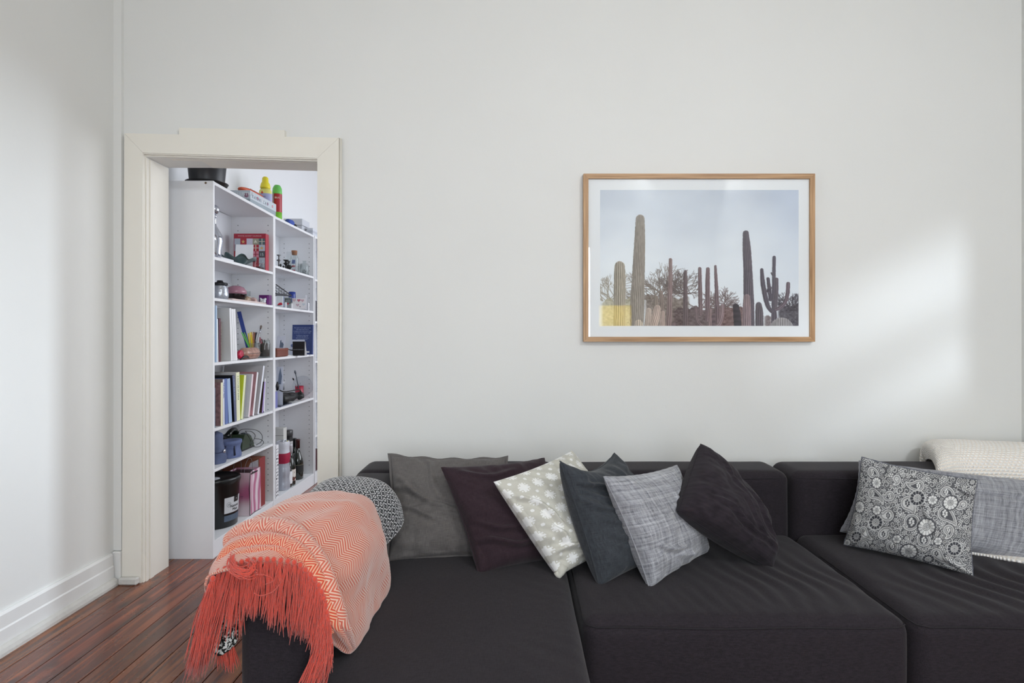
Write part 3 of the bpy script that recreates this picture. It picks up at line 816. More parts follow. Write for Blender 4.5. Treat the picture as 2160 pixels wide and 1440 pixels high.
def paisley_cols(u, v):
    """block print seen flat: paisleys, daisies, dots in navy on off-white"""
    tl, tr, br, bl = np.array((230, 40.)), np.array((1545, 285.)), np.array((1480, 1390.)), np.array((10, 1010.))
    s = u[..., None]; t = v[..., None]
    XY = tl * (1 - s) * (1 - t) + tr * s * (1 - t) + br * s * t + bl * (1 - s) * t
    X = XY[..., 0]; Y = XY[..., 1]
    rng = np.random.RandomState(5)
    val = np.full(X.shape, .12)
    # filler: small rosettes on a jittered lattice, drawn as rings and petals
    step = 66
    for gy in range(-1, 28):
        for gx in range(-1, 26):
            cx = gx * step + (gy % 2) * step / 2 + rng.uniform(-10, 10); cy = gy * step * .82 + rng.uniform(-10, 10)
            R = rng.uniform(30, 42); kind = rng.randint(4); ph = rng.uniform(0, 6.3)
            m = (np.abs(X - cx) < R) & (np.abs(Y - cy) < R)
            if not m.any(): continue
            x = X[m] - cx; y = Y[m] - cy; d = np.hypot(x, y); th = np.arctan2(y, x) + ph; q = val[m]
            if kind == 0:      # concentric arcs
                r_ = (np.sin(d / R * PI * 4.2 + th * .8) > 0).astype(float) * .58 + .06
                q = np.where(d < R, r_, q)
            elif kind == 1:    # small daisy
                pet = d < R * (.62 + .34 * np.cos(th * 6)); q = np.where(pet, .78, q); q = np.where(d < R * .30, .08, q); q = np.where(d < R * .16, .8, q)
            elif kind == 2:    # cluster of dots
                for a in range(6):
                    px_, py_ = R * .6 * math.cos(a * 1.047 + ph), R * .6 * math.sin(a * 1.047 + ph)
                    q = np.where(np.hypot(x - px_, y - py_) < R * .23, .78, q)
                q = np.where(d < R * .24, .78, q)
            else:              # curl
                q = np.where((d < R) & (np.sin(th * 1 + d / R * 9) > .1), .58, q); q = np.where(d < R * .18, .1, q)
            val[m] = q
    def teardrop(cx, cy, R, ang, L, curl, dark=True):
        # chain of discs from head to curled tail
        pts = []
        for k in range(9):
            f = k / 8; a = ang + curl * f * f
            px_ = cx + math.cos(a) * L * f; py_ = cy + math.sin(a) * L * f
            pts.append((px_, py_, R * (1 - f) ** .85 + 5 * f))
        mx = (X > cx - R - L - 20) & (X < cx + R + L + 20) & (Y > cy - R - L - 20) & (Y < cy + R + L + 20)
        if not mx.any(): return
        x = X[mx]; y = Y[mx]; d = np.full(x.shape, 1e9)
        for (a, b, r_) in pts: d = np.minimum(d, np.hypot(x - a, y - b) - r_)
        q = val[mx]; e = -d
        q = np.where(e > -7, .10, q); q = np.where(e > 0, .85, q); q = np.where(e > 8, .42, q); q = np.where((e > 16) & (e < 24), .30, q)
        q = np.where(e > 24, .80, q); inner = e > 30
        q = np.where(inner, .10 if dark else .74, q)
        hx, hy = x - cx, y - cy
        for a in range(6):
            ox = [-.16, .16, -.16, .16, 0, 0][a] * R * 1.25; oy = [-.22, -.12, .12, .2, -.45, .45][a] * R * .9
            dd = np.hypot(hx - ox, hy - oy); q = np.where(inner & (dd < R * .15), .85 if dark else .08, q)
        val[mx] = q
    def daisy(cx, cy, R, n=12, dark_pet=False):
        mx = (np.abs(X - cx) < R * 1.25) & (np.abs(Y - cy) < R * 1.25)
        if not mx.any(): return
        x = X[mx] - cx; y = Y[mx] - cy; d = np.hypot(x, y); th = np.arctan2(y, x); q = val[mx]
        q = np.where(d < R * (1.04 if dark_pet else 1.06), .62 if dark_pet else .10, q)
        pet = d < R * (.86 + .16 * np.abs(np.cos(th * n / 2)) ** .4 - .12)
        gap = np.abs(np.cos(th * n / 2)) < .22
        q = np.where(pet & ~gap & (d > R * .5), .05 if dark_pet else .88, q)
        q = np.where(pet & (d < R * .5), .85, q); q = np.where(d < R * .42, .12, q); q = np.where(d < R * .36, .66, q)
        q = np.where(d < R * .26, .15, q); q = np.where((d < R * .22) & (np.cos(th * 6) > -.4), .75, q); q = np.where(d < R * .07, .1, q)
        val[mx] = q
    for a in [(350, 415, 62, .35, 190, .5, True), (770, 520, 80, .75, 150, .3, False), (820, 735, 92, 1.45, 110, 1.6, True), (1200, 650, 84, .7, 200, .2, True), (490, 880, 66, -1.2, 130, 1.3, False),
              (240, 830, 52, 1.0, 180, -.3, False), (900, 325, 68, 3.0, 160, .5, True), (1100, 1115, 66, 1.0, 190, -.3, False), (560, 440, 60, 2.4, 90, 1.2, True), (350, 190, 60, .1, 120, 1.5, True),
              (1210, 400, 66, .2, 130, 1.4, True), (600, 1030, 70, 2.0, 90, -1.5, True), (960, 950, 78, 3.8, 100, 1.2, True), (540, 660, 68, 2.8, 110, .9, False), (1240, 840, 60, 1.2, 110, .9, True),
              (250, 1010, 56, .4, 110, 1.2, True), (1400, 560, 50, 2.2, 90, .8, True), (150, 690, 60, 1.9, 90, 1.0, True), (1330, 1210, 46, .9, 100, -.5, False), (1370, 1320, 40, .9, 70, .5, True), (650, 250, 46, 1.2, 80, 1.2, True)]:
        teardrop(*a)
    for a in [(180, 570, 68, 12, False), (400, 300, 62, 10, False), (885, 465, 92, 12, True), (390, 740, 90, 12, True), (990, 800, 104, 13, False), (790, 1095, 100, 12, False), (1260, 530, 86, 11, False),
              (1010, 1195, 74, 12, True), (160, 905, 70, 10, True), (1300, 1060, 86, 12, True), (1490, 305, 50, 8, True), (650, 940, 56, 6, False), (1060, 490, 60, 8, False), (1120, 965, 50, 6, False), (400, 600, 58, 7, False), (50, 985, 46, 9, False)]:
        daisy(*a)
    navy = np.array(lin((19, 22, 38))); wht = np.array(lin((224, 224, 222)))
    t = np.clip(val, 0, 1)[..., None]
    return navy * (1 - t) + wht * t
c = [P(1818, 964, 2.33), P(2062, 1012, 2.13), P(2052, 1214, 2.035), P(1780, 1148, 2.335)]
cushion('scatter_cushion', c, .18, print_mat('navy_paisley_print', rough=.7, sheen=.1), 'navy and white paisley cushion in front of the large grey cushion', N=400, bow=.055, seed=31, wr=.005,
        folds=[(.2, -.1, 1.4, .5, .06, -.007), (.8, .85, .8, .2, .05, .010), (-.8, .8, -.8, .2, .05, .008), (.85, -.75, .9, .18, .05, .008)], colf=paisley_cols,
        piping=.0032, pm=mat('black_white_braid', (96, 98, 108), rough=.7, var=1.0, vscale=260), sharp=.42)
# ------------------------------------------------------------------ coral throw, patterned throw, knitted blanket
def chevron_mat(name, ca, cb, stripes=70, zig=6, amp=.045, rough=.9):
    m, nt, b, N, L = nodes_of(name, ca, rough, .1)
    uv = N('UVMap'); sp = N('SeparateXYZ'); L(uv.outputs[0], sp.inputs[0])
    nz = N('TexNoise'); nz.inputs['Scale'].default_value = 3; L(uv.outputs[0], nz.inputs[0])
    zz = math_node(nt, 'PINGPONG', math_node(nt, 'MULTIPLY', sp.outputs[0], zig), .5)
    y = math_node(nt, 'ADD', sp.outputs[1], math_node(nt, 'MULTIPLY', zz, amp))
    y = math_node(nt, 'ADD', y, math_node(nt, 'MULTIPLY', nz.outputs[0], .02))
    st = math_node(nt, 'PINGPONG', math_node(nt, 'MULTIPLY', y, stripes), .5)
    r = N('ValToRGB'); L(math_node(nt, 'MULTIPLY', st, 2.0), r.inputs[0])
    r.color_ramp.elements[0].position = .47; r.color_ramp.elements[0].color = (*lin(ca), 1)
    r.color_ramp.elements[1].position = .60; r.color_ramp.elements[1].color = (*lin(cb), 1)
    # twill threads
    tw = N('TexWave'); tw.inputs['Scale'].default_value = 150; tw.inputs['Distortion'].default_value = .6; L(uv.outputs[0], tw.inputs[0])
    hv = N('HueSaturation'); L(r.outputs[0], hv.inputs['Color']); L(math_node(nt, 'ADD', math_node(nt, 'MULTIPLY', tw.outputs[1], .16), .92), hv.inputs['Value'])
    L(hv.outputs[0], b.inputs['Base Color']); b.inputs['Sheen Weight'].default_value = .5; b.inputs['Sheen Roughness'].default_value = .5
    h = math_node(nt, 'ADD', math_node(nt, 'MULTIPLY', st, .8), math_node(nt, 'MULTIPLY', tw.outputs[1], .25))
    bp = N('Bump'); bp.inputs['Strength'].default_value = .5; bp.inputs['Distance'].default_value = .0015; L(h, bp.inputs['Height']); L(bp.outputs[0], b.inputs['Normal'])
    return m
M_CHEV = chevron_mat('coral_chevron_wool', (204, 98, 78), (224, 188, 168), stripes=100, zig=14, amp=.056)
M_CHEV2 = chevron_mat('coral_chevron_wool_reverse', (206, 76, 54), (226, 178, 146), stripes=100, zig=14, amp=.056)
def wool(name, rgb):
    return mat(name, rgb, rough=.9, sheen=.45, var=.22, vscale=300, bump=.5, bscale=700)
M_FRINGE = wool('coral_fringe_wool', (210, 70, 50))

def resample(X, n):
    return X
# coral throw ------------------------------------------------------
# rows from the back of the arm to the hem; columns from the outer side over the top to the seat
rows = [
 (2.02, [(-.775, .36), (-.775, .52), (-.745, .615), (-.68, .640), (-.60, .645), (-.52, .63), (-.472, .57), (-.462, .50), (-.458, .44)]),
 (1.93, [(-.80, .34), (-.80, .52), (-.770, .625), (-.69, .662), (-.60, .668), (-.51, .655), (-.455, .58), (-.435, .47), (-.417, .355)]),
 (1.82, [(-.82, .33), (-.82, .52), (-.795, .615), (-.71, .664), (-.60, .672), (-.51, .655), (-.445, .58), (-.430, .46), (-.426, .350)]),
 (1.72, [(-.82, .33), (-.82, .52), (-.800, .612), (-.72, .662), (-.61, .672), (-.51, .655), (-.440, .57), (-.432, .46), (-.437, .350)]),
 (1.62, [(-.81, .34), (-.81, .52), (-.795, .612), (-.72, .655), (-.62, .668), (-.52, .65), (-.450, .57), (-.437, .46), (-.434, .350)]),
 (1.53, [(-.79, .36), (-.79, .52), (-.775, .602), (-.71, .640), (-.62, .650), (-.53, .632), (-.468, .57), (-.446, .47), (-.434, .355)]),
 (1.465, [(-.770, .52), (-.768, .55), (-.755, .59), (-.70, .622), (-.62, .634), (-.54, .618), (-.485, .565), (-.462, .49), (-.452, .41)]),
 (1.437, [(-.764, .574), (-.760, .582), (-.745, .596), (-.69, .612), (-.62, .622), (-.55, .606), (-.498, .565), (-.470, .50), (-.462, .43)]),
]
C = np.array([[(x, D, z) for x, z in r] for D, r in rows])
G = catmull(C, 150, 190)
nv, nu = G.shape[:2]
vv, uu = np.meshgrid(np.linspace(0, 1, nv), np.linspace(0, 1, nu), indexing='ij')
NR = grid_normals(G)
if NR[10, nu // 2, 2] < 0: NR = -NR
w = (fbm(uu * 5, vv * 4, 3, 4) - .5) * .022
w += .0055 * np.sin((uu * 9 + vv * 3 + fbm(uu * 3, vv * 3, 9) * 2.2) * 2 * PI * .55) * smooth01(.45, .75, uu)
w += .008 * np.exp(-((vv - .30 - .10 * np.sin(uu * 5)) / .05) ** 2) * smooth01(.15, .4, uu) * (1 - smooth01(.6, .9, uu))
w *= smooth01(0, .06, vv) * .8 + .2
G = G + NR * w[..., None]
throw = thing('throw_blanket', (-.61, 1.7, .36), 'coral and cream zigzag-woven throw with fringe draped over the sofa armrest', 'throw')
UV = np.stack([uu, vv * .62], -1)
grid_mesh('woven_cloth', G, M_CHEV, throw, uv=UV, thick=.006, flip=False)

# rolled folds near the hem
def fold_tube(name, pts, rad, m, parent, n=18, ns=90, seed=1, flat=.72, uvs=(1.0, .55)):
    A = spline_pts(pts, ns); R = np.interp(np.linspace(0, 1, ns), np.linspace(0, 1, len(rad)), rad)
    R = R * (1 + .12 * (fbm(np.linspace(0, 9, ns), np.zeros(ns), seed) - .5))
    T = np.gradient(A, axis=0); T /= np.linalg.norm(T, axis=1, keepdims=True)
    up = np.array([.15, -.35, 1.0]); up /= np.linalg.norm(up)
    S = np.cross(T, up); S /= np.linalg.norm(S, axis=1, keepdims=True); U_ = np.cross(S, T)
    th = np.linspace(0, 2 * PI, n + 1)
    X = A[:, None, :] + (S[:, None, :] * np.cos(th)[None, :, None] + U_[:, None, :] * flat * np.sin(th)[None, :, None]) * R[:, None, None]
    tt, hh = np.meshgrid(np.linspace(0, 1, ns), th / (2 * PI), indexing='ij')
    return grid_mesh(name, X, m, parent, uv=np.stack([tt * uvs[0], hh * .10 + .3], -1), flip=True)
f1 = [P(484, 1160, 1.60), P(489, 1132, 1.62), P(525, 1112, 1.62), P(578, 1108, 1.60), P(622, 1124, 1.56), P(655, 1158, 1.51), P(682, 1204, 1.465), P(705, 1262, 1.44), P(727, 1318, 1.45), P(745, 1364, 1.54)]
fold_tube('rolled_fold', f1, [.014, .022, .027, .028, .026, .024, .022, .020, .016, .008], M_CHEV, throw, seed=2)
f2 = [P(458, 1196, 1.50), P(478, 1164, 1.52), P(512, 1146, 1.535), P(560, 1138, 1.53), P(604, 1146, 1.51), P(638, 1170, 1.475), P(664, 1208, 1.445), P(688, 1262, 1.43), P(711, 1320, 1.43), P(738, 1366, 1.51)]
fold_tube('rolled_fold', f2, [.010, .016, .020, .022, .022, .021, .020, .018, .014, .007], M_CHEV2, throw, seed=4)
f3 = [P(455, 1204, 1.475), P(500, 1172, 1.495), P(550, 1162, 1.495), P(605, 1168, 1.48), P(645, 1192, 1.452), P(672, 1226, 1.435), P(690, 1280, 1.425), P(700, 1335, 1.42)]
fold_tube('hem_band', f3, [.002, .013, .017, .017, .016, .014, .011, .006], M_CHEV2, throw, seed=6, flat=.8)

# fringe: a knot and hanging strands per tassel
def tassel(p, drop, lean, rng, nst=20, wid=.011, parent=throw, m=M_FRINGE, r=.00105, wild=1.0):
    mb = MB()
    p = Vector(p)
    mb.sphere(p, .0068, 8, 6, sz=1.15)
    for k in range(nst):
        a = rng.uniform(0, 2 * PI); q = wid * math.sqrt(rng.random())
        L = drop * rng.uniform(.84, 1.06); n = 8; pts = []
        ph = rng.uniform(0, 6.3); kx = rng.uniform(-.010, .010) * wild; ky = rng.uniform(-.006, .006) * wild
        for i in range(n):
            t = i / (n - 1)
            sp = q * (.25 + .75 * min(1, t * 3)) * (1 + .3 * t)
            x = p.x + math.cos(a) * sp + lean[0] * t + kx * t * t + .0025 * wild * math.sin(ph + t * 5)
            y = p.y + math.sin(a) * sp * .7 + lean[1] * t + ky * t * t + .002 * wild * math.cos(ph + t * 4)
            z = p.z - L * t
            pts.append((x, y, z))
        mb.tube(pts, [r * 1.15] * (n - 1) + [r * .5], 4)
    return mb.build('tassel', m, parent)
rng = random.Random(4)
hem = [P(455, 1207, 1.447), P(476, 1199, 1.445), P(508, 1186, 1.436), P(546, 1180, 1.430), P(584, 1181, 1.430), P(626, 1188, 1.430), P(648, 1206, 1.430), P(667, 1226, 1.422), P(680, 1253, 1.416), P(688, 1285, 1.412), P(691, 1325, 1.408), P(694, 1344, 1.406)]
H = spline_pts([tuple(p) for p in hem], 400)
seg = np.concatenate([[0], np.cumsum(np.linalg.norm(np.diff(H, axis=0), axis=1))])
NT = 25
for k in range(NT):
    s_ = seg[-1] * (k + .5) / NT; i = int(np.searchsorted(seg, s_)); p = H[min(i, 399)]
    f = k / (NT - 1)
    drop = .150 - .02 * math.sin(f * 9)
    lean = (-.004 + .01 * math.sin(k * 1.7), -.010)
    if f < .10: drop = .235; lean = (-.055 + .02 * f, -.01)
    elif f < .18: drop = .17; lean = (-.01, -.012)
    elif f > .62: drop = .135; lean = (-.004, -.02)
    if f > .93: drop = .125; lean = (-.035, -.03)
    tassel(p, drop, lean, rng, nst=24, wid=.013)
# second layer hanging from the fold at the outer corner, and the corner below the front
for (px, py, D, drop, lx) in ((443, 1236, 1.43, .20, -.03), (438, 1252, 1.435, .18, -.025), (449, 1220, 1.43, .22, -.04), (452, 1212, 1.47, .25, -.05), (446, 1228, 1.50, .24, -.045), (462, 1212, 1.455, .24, -.05), (440, 1240, 1.52, .22, -.035), (470, 1300, 1.50, .13, .015), (478, 1325, 1.50, .10, .01),
                              (690, 1346, 1.405, .13, -.045), (684, 1340, 1.402, .14, -.04), (676, 1345, 1.400, .13, -.030), (697, 1352, 1.406, .115, -.03)):
    tassel(P(px, py, D), drop, (lx, -.012), rng, nst=24, wid=.015)
# the looped bunch lying over the knots at the left
mb = MB()
for k in range(22):
    a = rng.uniform(0, 6.3); q = rng.uniform(0, .012)
    o = Vector((math.cos(a) * q, -.006 + math.sin(a) * q * .4, math.sin(a) * q))
    path = [P(494, 1172, 1.425), P(492, 1186, 1.415), P(500, 1200, 1.405), P(517, 1208, 1.40), P(532, 1204, 1.405), P(538, 1194, 1.41), P(530, 1188, 1.42)]
    S = spline_pts([tuple(p + o * (1 + .15 * i)) for i, p in enumerate(path)], 14)
    mb.tube(S.tolist(), .0011, 4)
mb.build('looped_tassel', M_FRINGE, throw)
for path in ([(540, 1212), (556, 1212), (572, 1218), (575, 1226), (560, 1232)], [(535, 1250), (550, 1256), (575, 1248), (590, 1232)]):
    mb = MB(); mb.tube(spline_pts([tuple(P(x, y, 1.385)) for x, y in path], 12).tolist(), .0012, 4); mb.build('loose_yarn', M_FRINGE, throw)

# black and white patterned throw under the coral one ---------------
def diamond_mat(name, ca, cb, k=26):
    m, nt, b, N, L = nodes_of(name, ca, .9, .1)
    uv = N('UVMap'); sp = N('SeparateXYZ'); L(uv.outputs[0], sp.inputs[0])
    U = math_node(nt, 'MULTIPLY', sp.outputs[0], k); V = math_node(nt, 'MULTIPLY', sp.outputs[1], k)
    a = math_node(nt, 'PINGPONG', U, .5); c = math_node(nt, 'PINGPONG', V, .5)
    d = math_node(nt, 'ADD', a, c)                                # 0..1 diamonds
    # nested diamond lines, broken up by the pick of the weave
    ring = math_node(nt, 'PINGPONG', math_node(nt, 'MULTIPLY', d, 2.5), .5)
    pk = math_node(nt, 'MULTIPLY', math_node(nt, 'PINGPONG', math_node(nt, 'MULTIPLY', U, 4.0), .5), math_node(nt, 'PINGPONG', math_node(nt, 'MULTIPLY', V, 4.0), .5))
    s = math_node(nt, 'ADD', ring, math_node(nt, 'MULTIPLY', pk, 1.3))
    r = N('ValToRGB'); L(s, r.inputs[0])
    r.color_ramp.elements[0].position = .38; r.color_ramp.elements[0].color = (*lin(ca), 1)
    r.color_ramp.elements[1].position = .46; r.color_ramp.elements[1].color = (*lin(cb), 1)
    L(r.outputs[0], b.inputs['Base Color']); b.inputs['Sheen Weight'].default_value = .3
    bp = N('Bump'); bp.inputs['Strength'].default_value = .4; bp.inputs['Distance'].default_value = .0015; L(s, bp.inputs['Height']); L(bp.outputs[0], b.inputs['Normal'])
    return m
M_DIA = diamond_mat('black_white_diamond_weave', (22, 24, 32), (212, 212, 214), k=17)
rows = [
 (2.21, [(-.735, .50), (-.735, .56), (-.705, .612), (-.63, .628), (-.56, .625), (-.50, .605), (-.468, .56), (-.455, .52)]),
 (2.16, [(-.75, .46), (-.75, .56), (-.715, .632), (-.64, .662), (-.56, .658), (-.485, .632), (-.440, .575), (-.425, .515)]),
 (2.08, [(-.75, .44), (-.755, .56), (-.72, .635), (-.64, .668), (-.56, .662), (-.485, .632), (-.440, .565), (-.425, .490)]),
 (1.98, [(-.75, .44), (-.75, .56), (-.715, .622), (-.64, .650), (-.56, .650), (-.49, .622), (-.455, .55), (-.450, .47)]),
 (1.88, [(-.74, .44), (-.74, .55), (-.71, .610), (-.64, .632), (-.56, .632), (-.50, .612), (-.47, .55), (-.468, .46)]),
]
C = np.array([[(x, D, z) for x, z in r] for D, r in rows])
G = catmull(C, 70, 100); nv, nu = G.shape[:2]
vv, uu = np.meshgrid(np.linspace(0, 1, nv), np.linspace(0, 1, nu), indexing='ij')
NR = grid_normals(G)
if NR[10, nu // 2, 2] < 0: NR = -NR
G = G + NR * ((fbm(uu * 4, vv * 3, 31, 3) - .5) * .014)[..., None]
throw2 = thing('throw_blanket', (-.6, 2.05, .44), 'black and white diamond-woven throw lying under the coral throw on the armrest', 'throw')
grid_mesh('woven_cloth', G, M_DIA, throw2, uv=np.stack([uu, vv * .62], -1), thick=.008)
M_DIA_EDGE, nt_, b_, N_, L_ = nodes_of('black_white_braided_edge', (90, 90, 90), .9)
tc_ = N_('TexCoord'); vo_ = N_('TexVoronoi'); vo_.inputs['Scale'].default_value = 210; L_(tc_.outputs['Object'], vo_.inputs[0]); rp_ = N_('ValToRGB'); L_(vo_.outputs['Color'], rp_.inputs[0])
rp_.color_ramp.elements[0].position = .48; rp_.color_ramp.elements[0].color = (*lin((24, 28, 28)), 1); rp_.color_ramp.elements[1].position = .55; rp_.color_ramp.elements[1].color = (*lin((206, 206, 202)), 1); L_(rp_.outputs[0], b_.inputs['Base Color'])
# its folded end hangs down at the outer front corner of the armrest
A = spline_pts([tuple(P(x, y, d)) for x, y, d in ((482, 1210, 1.50), (476, 1250, 1.49), (470, 1290, 1.485), (462, 1325, 1.48), (458, 1350, 1.48), (468, 1368, 1.48), (482, 1362, 1.482), (486, 1335, 1.485), (488, 1300, 1.49), (490, 1250, 1.495))], 60)
for off, rr in ((0, .010), (.012, .009), (-.010, .008)):
    mb = MB(); mb.tube((A + np.array([off * .5, off, off * .3])).tolist(), rr, 8)
    o = mb.build('hanging_edge', M_DIA_EDGE, throw2)

# cream knitted blanket on the right ----------------------------------
def knit_mat(name, ca, cb, k=60):
    m, nt, b, N, L = nodes_of(name, ca, .9, .1)
    uv = N('UVMap'); sp = N('SeparateXYZ'); L(uv.outputs[0], sp.inputs[0])
    U = math_node(nt, 'MULTIPLY', sp.outputs[0], k); V = math_node(nt, 'MULTIPLY', sp.outputs[1], k)
    row = math_node(nt, 'MULTIPLY', math_node(nt, 'FLOOR', V), .5)
    a = math_node(nt, 'SINE', math_node(nt, 'MULTIPLY', math_node(nt, 'ADD', U, row), 2 * PI)); c = math_node(nt, 'SINE', math_node(nt, 'MULTIPLY', V, 2 * PI))
    h = math_node(nt, 'MULTIPLY', math_node(nt, 'ADD', a, 1.0), math_node(nt, 'ADD', c, 1.0))
    r = N('ValToRGB'); L(h, r.inputs[0])
    r.color_ramp.elements[0].position = .0; r.color_ramp.elements[0].color = (*lin(ca), 1)
    r.color_ramp.elements[1].position = .8; r.color_ramp.elements[1].color = (*lin(cb), 1)
    L(r.outputs[0], b.inputs['Base Color']); b.inputs['Sheen Weight'].default_value = .3
    bp = N('Bump'); bp.inputs['Strength'].default_value = .55; bp.inputs['Distance'].default_value = .003; L(h, bp.inputs['Height']); L(bp.outputs[0], b.inputs['Normal'])
    return m
M_KNIT = knit_mat('cream_moss_knit', (238, 226, 212), (254, 252, 248), k=62)
cols = [(1.846, -1.7), (1.842, .2), (1.875, .85), (1.92, 1.0), (2.05, .9), (2.2, .65), (2.40, .4)]
prof = [(2.762, .45, .0), (2.765, .58, .3), (2.745, .655, 1.0), (2.66, .675, 1.0), (2.55, .665, 1.0), (2.475, .630, .8), (2.452, .56, .5), (2.45, .47, .3), (2.40, .375, .2), (2.28, .353, .1), (2.12, .352, .1), (1.985, .350, .1)]
kx = [.10, .10, .095, .06, .0, -.05, -.065, -.08, -.10, -.115, -.125, -.13]
def hem_d(k, D, j):
    h = (2.24, 2.235, 2.20, 2.14, 2.03, 1.99, 1.98)[j]
    return D if k < 9 else (2.36 + (h - 2.36) * (k - 8) / 3)
C = np.array([[(min(2.43, x + kx[k] * (1 - j / 6)), hem_d(k, D, j), z + (.03 * q) * s) for j, (x, q) in enumerate(cols)] for k, (D, z, s) in enumerate(prof)])
G = catmull(C, 150, 90); nv, nu = G.shape[:2]
vv, uu = np.meshgrid(np.linspace(0, 1, nv), np.linspace(0, 1, nu), indexing='ij')
G[..., 2] += (fbm(uu * 3, vv * 6, 41, 3) - .5) * .010
knit = thing('knitted_blanket', (2.1, 2.4, .35), 'cream chunky-knit blanket laid over the sofa back behind the large grey cushion', 'blanket')
grid_mesh('knitted_cloth', G, M_KNIT, knit, uv=np.stack([uu * .75, vv * 1.15], -1), thick=.010)

# ------------------------------------------------------------------ the framed print
FY = 2.795
fa, fb = P(1231, 366, FY), P(1719.5, 720.5, FY)
pic = thing('framed_print', ((fa.x + fb.x) / 2, YB, fb.z), 'oak-framed desert cactus photograph hanging on the white wall above the sofa', 'picture')
def oak(name, stretch):
    m, nt, b, N, L = nodes_of(name, (190, 146, 98), .45, .4)
    tc = N('TexCoord'); mp = N('Mapping'); mp.inputs['Scale'].default_value = stretch; L(tc.outputs['Object'], mp.inputs[0])
    n = N('TexNoise'); n.inputs['Scale'].default_value = 1; n.inputs['Detail'].default_value = 6; L(mp.outputs[0], n.inputs[0])
    r = N('ValToRGB'); L(n.outputs[0], r.inputs[0])
    r.color_ramp.elements[0].position = .35; r.color_ramp.elements[0].color = (*lin((158, 120, 84)), 1)
    r.color_ramp.elements[1].position = .65; r.color_ramp.elements[1].color = (*lin((196, 158, 118)), 1)
    L(r.outputs[0], b.inputs['Base Color']); return m
M_OAKH, M_OAKV = oak('oak_horizontal', (4, 90, 120)), oak('oak_vertical', (120, 90, 4))
t = .0235
x0, x1, z0, z1 = fa.x, fb.x, fb.z, fa.z
def rail(pts, name, m):
    mb = poly_prism(pts, FY, YB - .002); return mb.build(name, m, pic)
e = .0004
rail([(x0, z1), (x0 + t, z1 - t), (x1 - t, z1 - t), (x1, z1)], 'frame_rail', M_OAKH)
rail([(x0, z0), (x1, z0), (x1 - t, z0 + t), (x0 + t, z0 + t)], 'frame_rail', M_OAKH)
rail([(x0, z0 + e), (x0 + t, z0 + t + e), (x0 + t, z1 - t - e), (x0, z1 - e)], 'frame_rail', M_OAKV)
rail([(x1, z0 + e), (x1, z1 - e), (x1 - t, z1 - t - e), (x1 - t, z0 + t + e)], 'frame_rail', M_OAKV)
MB().box((x0 + t - .004, FY + .012, z0 + t - .004), (x1 - t + .004, FY + .015, z1 - t + .004)).build('mat_board', mat('mat_board_white', (247, 247, 249), rough=.8), pic)
MB().box((x0 + t, FY + .0075, z0 + t), (x1 - t, FY + .0095, z1 - t)).build('glass_pane', glass('picture_glass', (252, 253, 253)), pic)

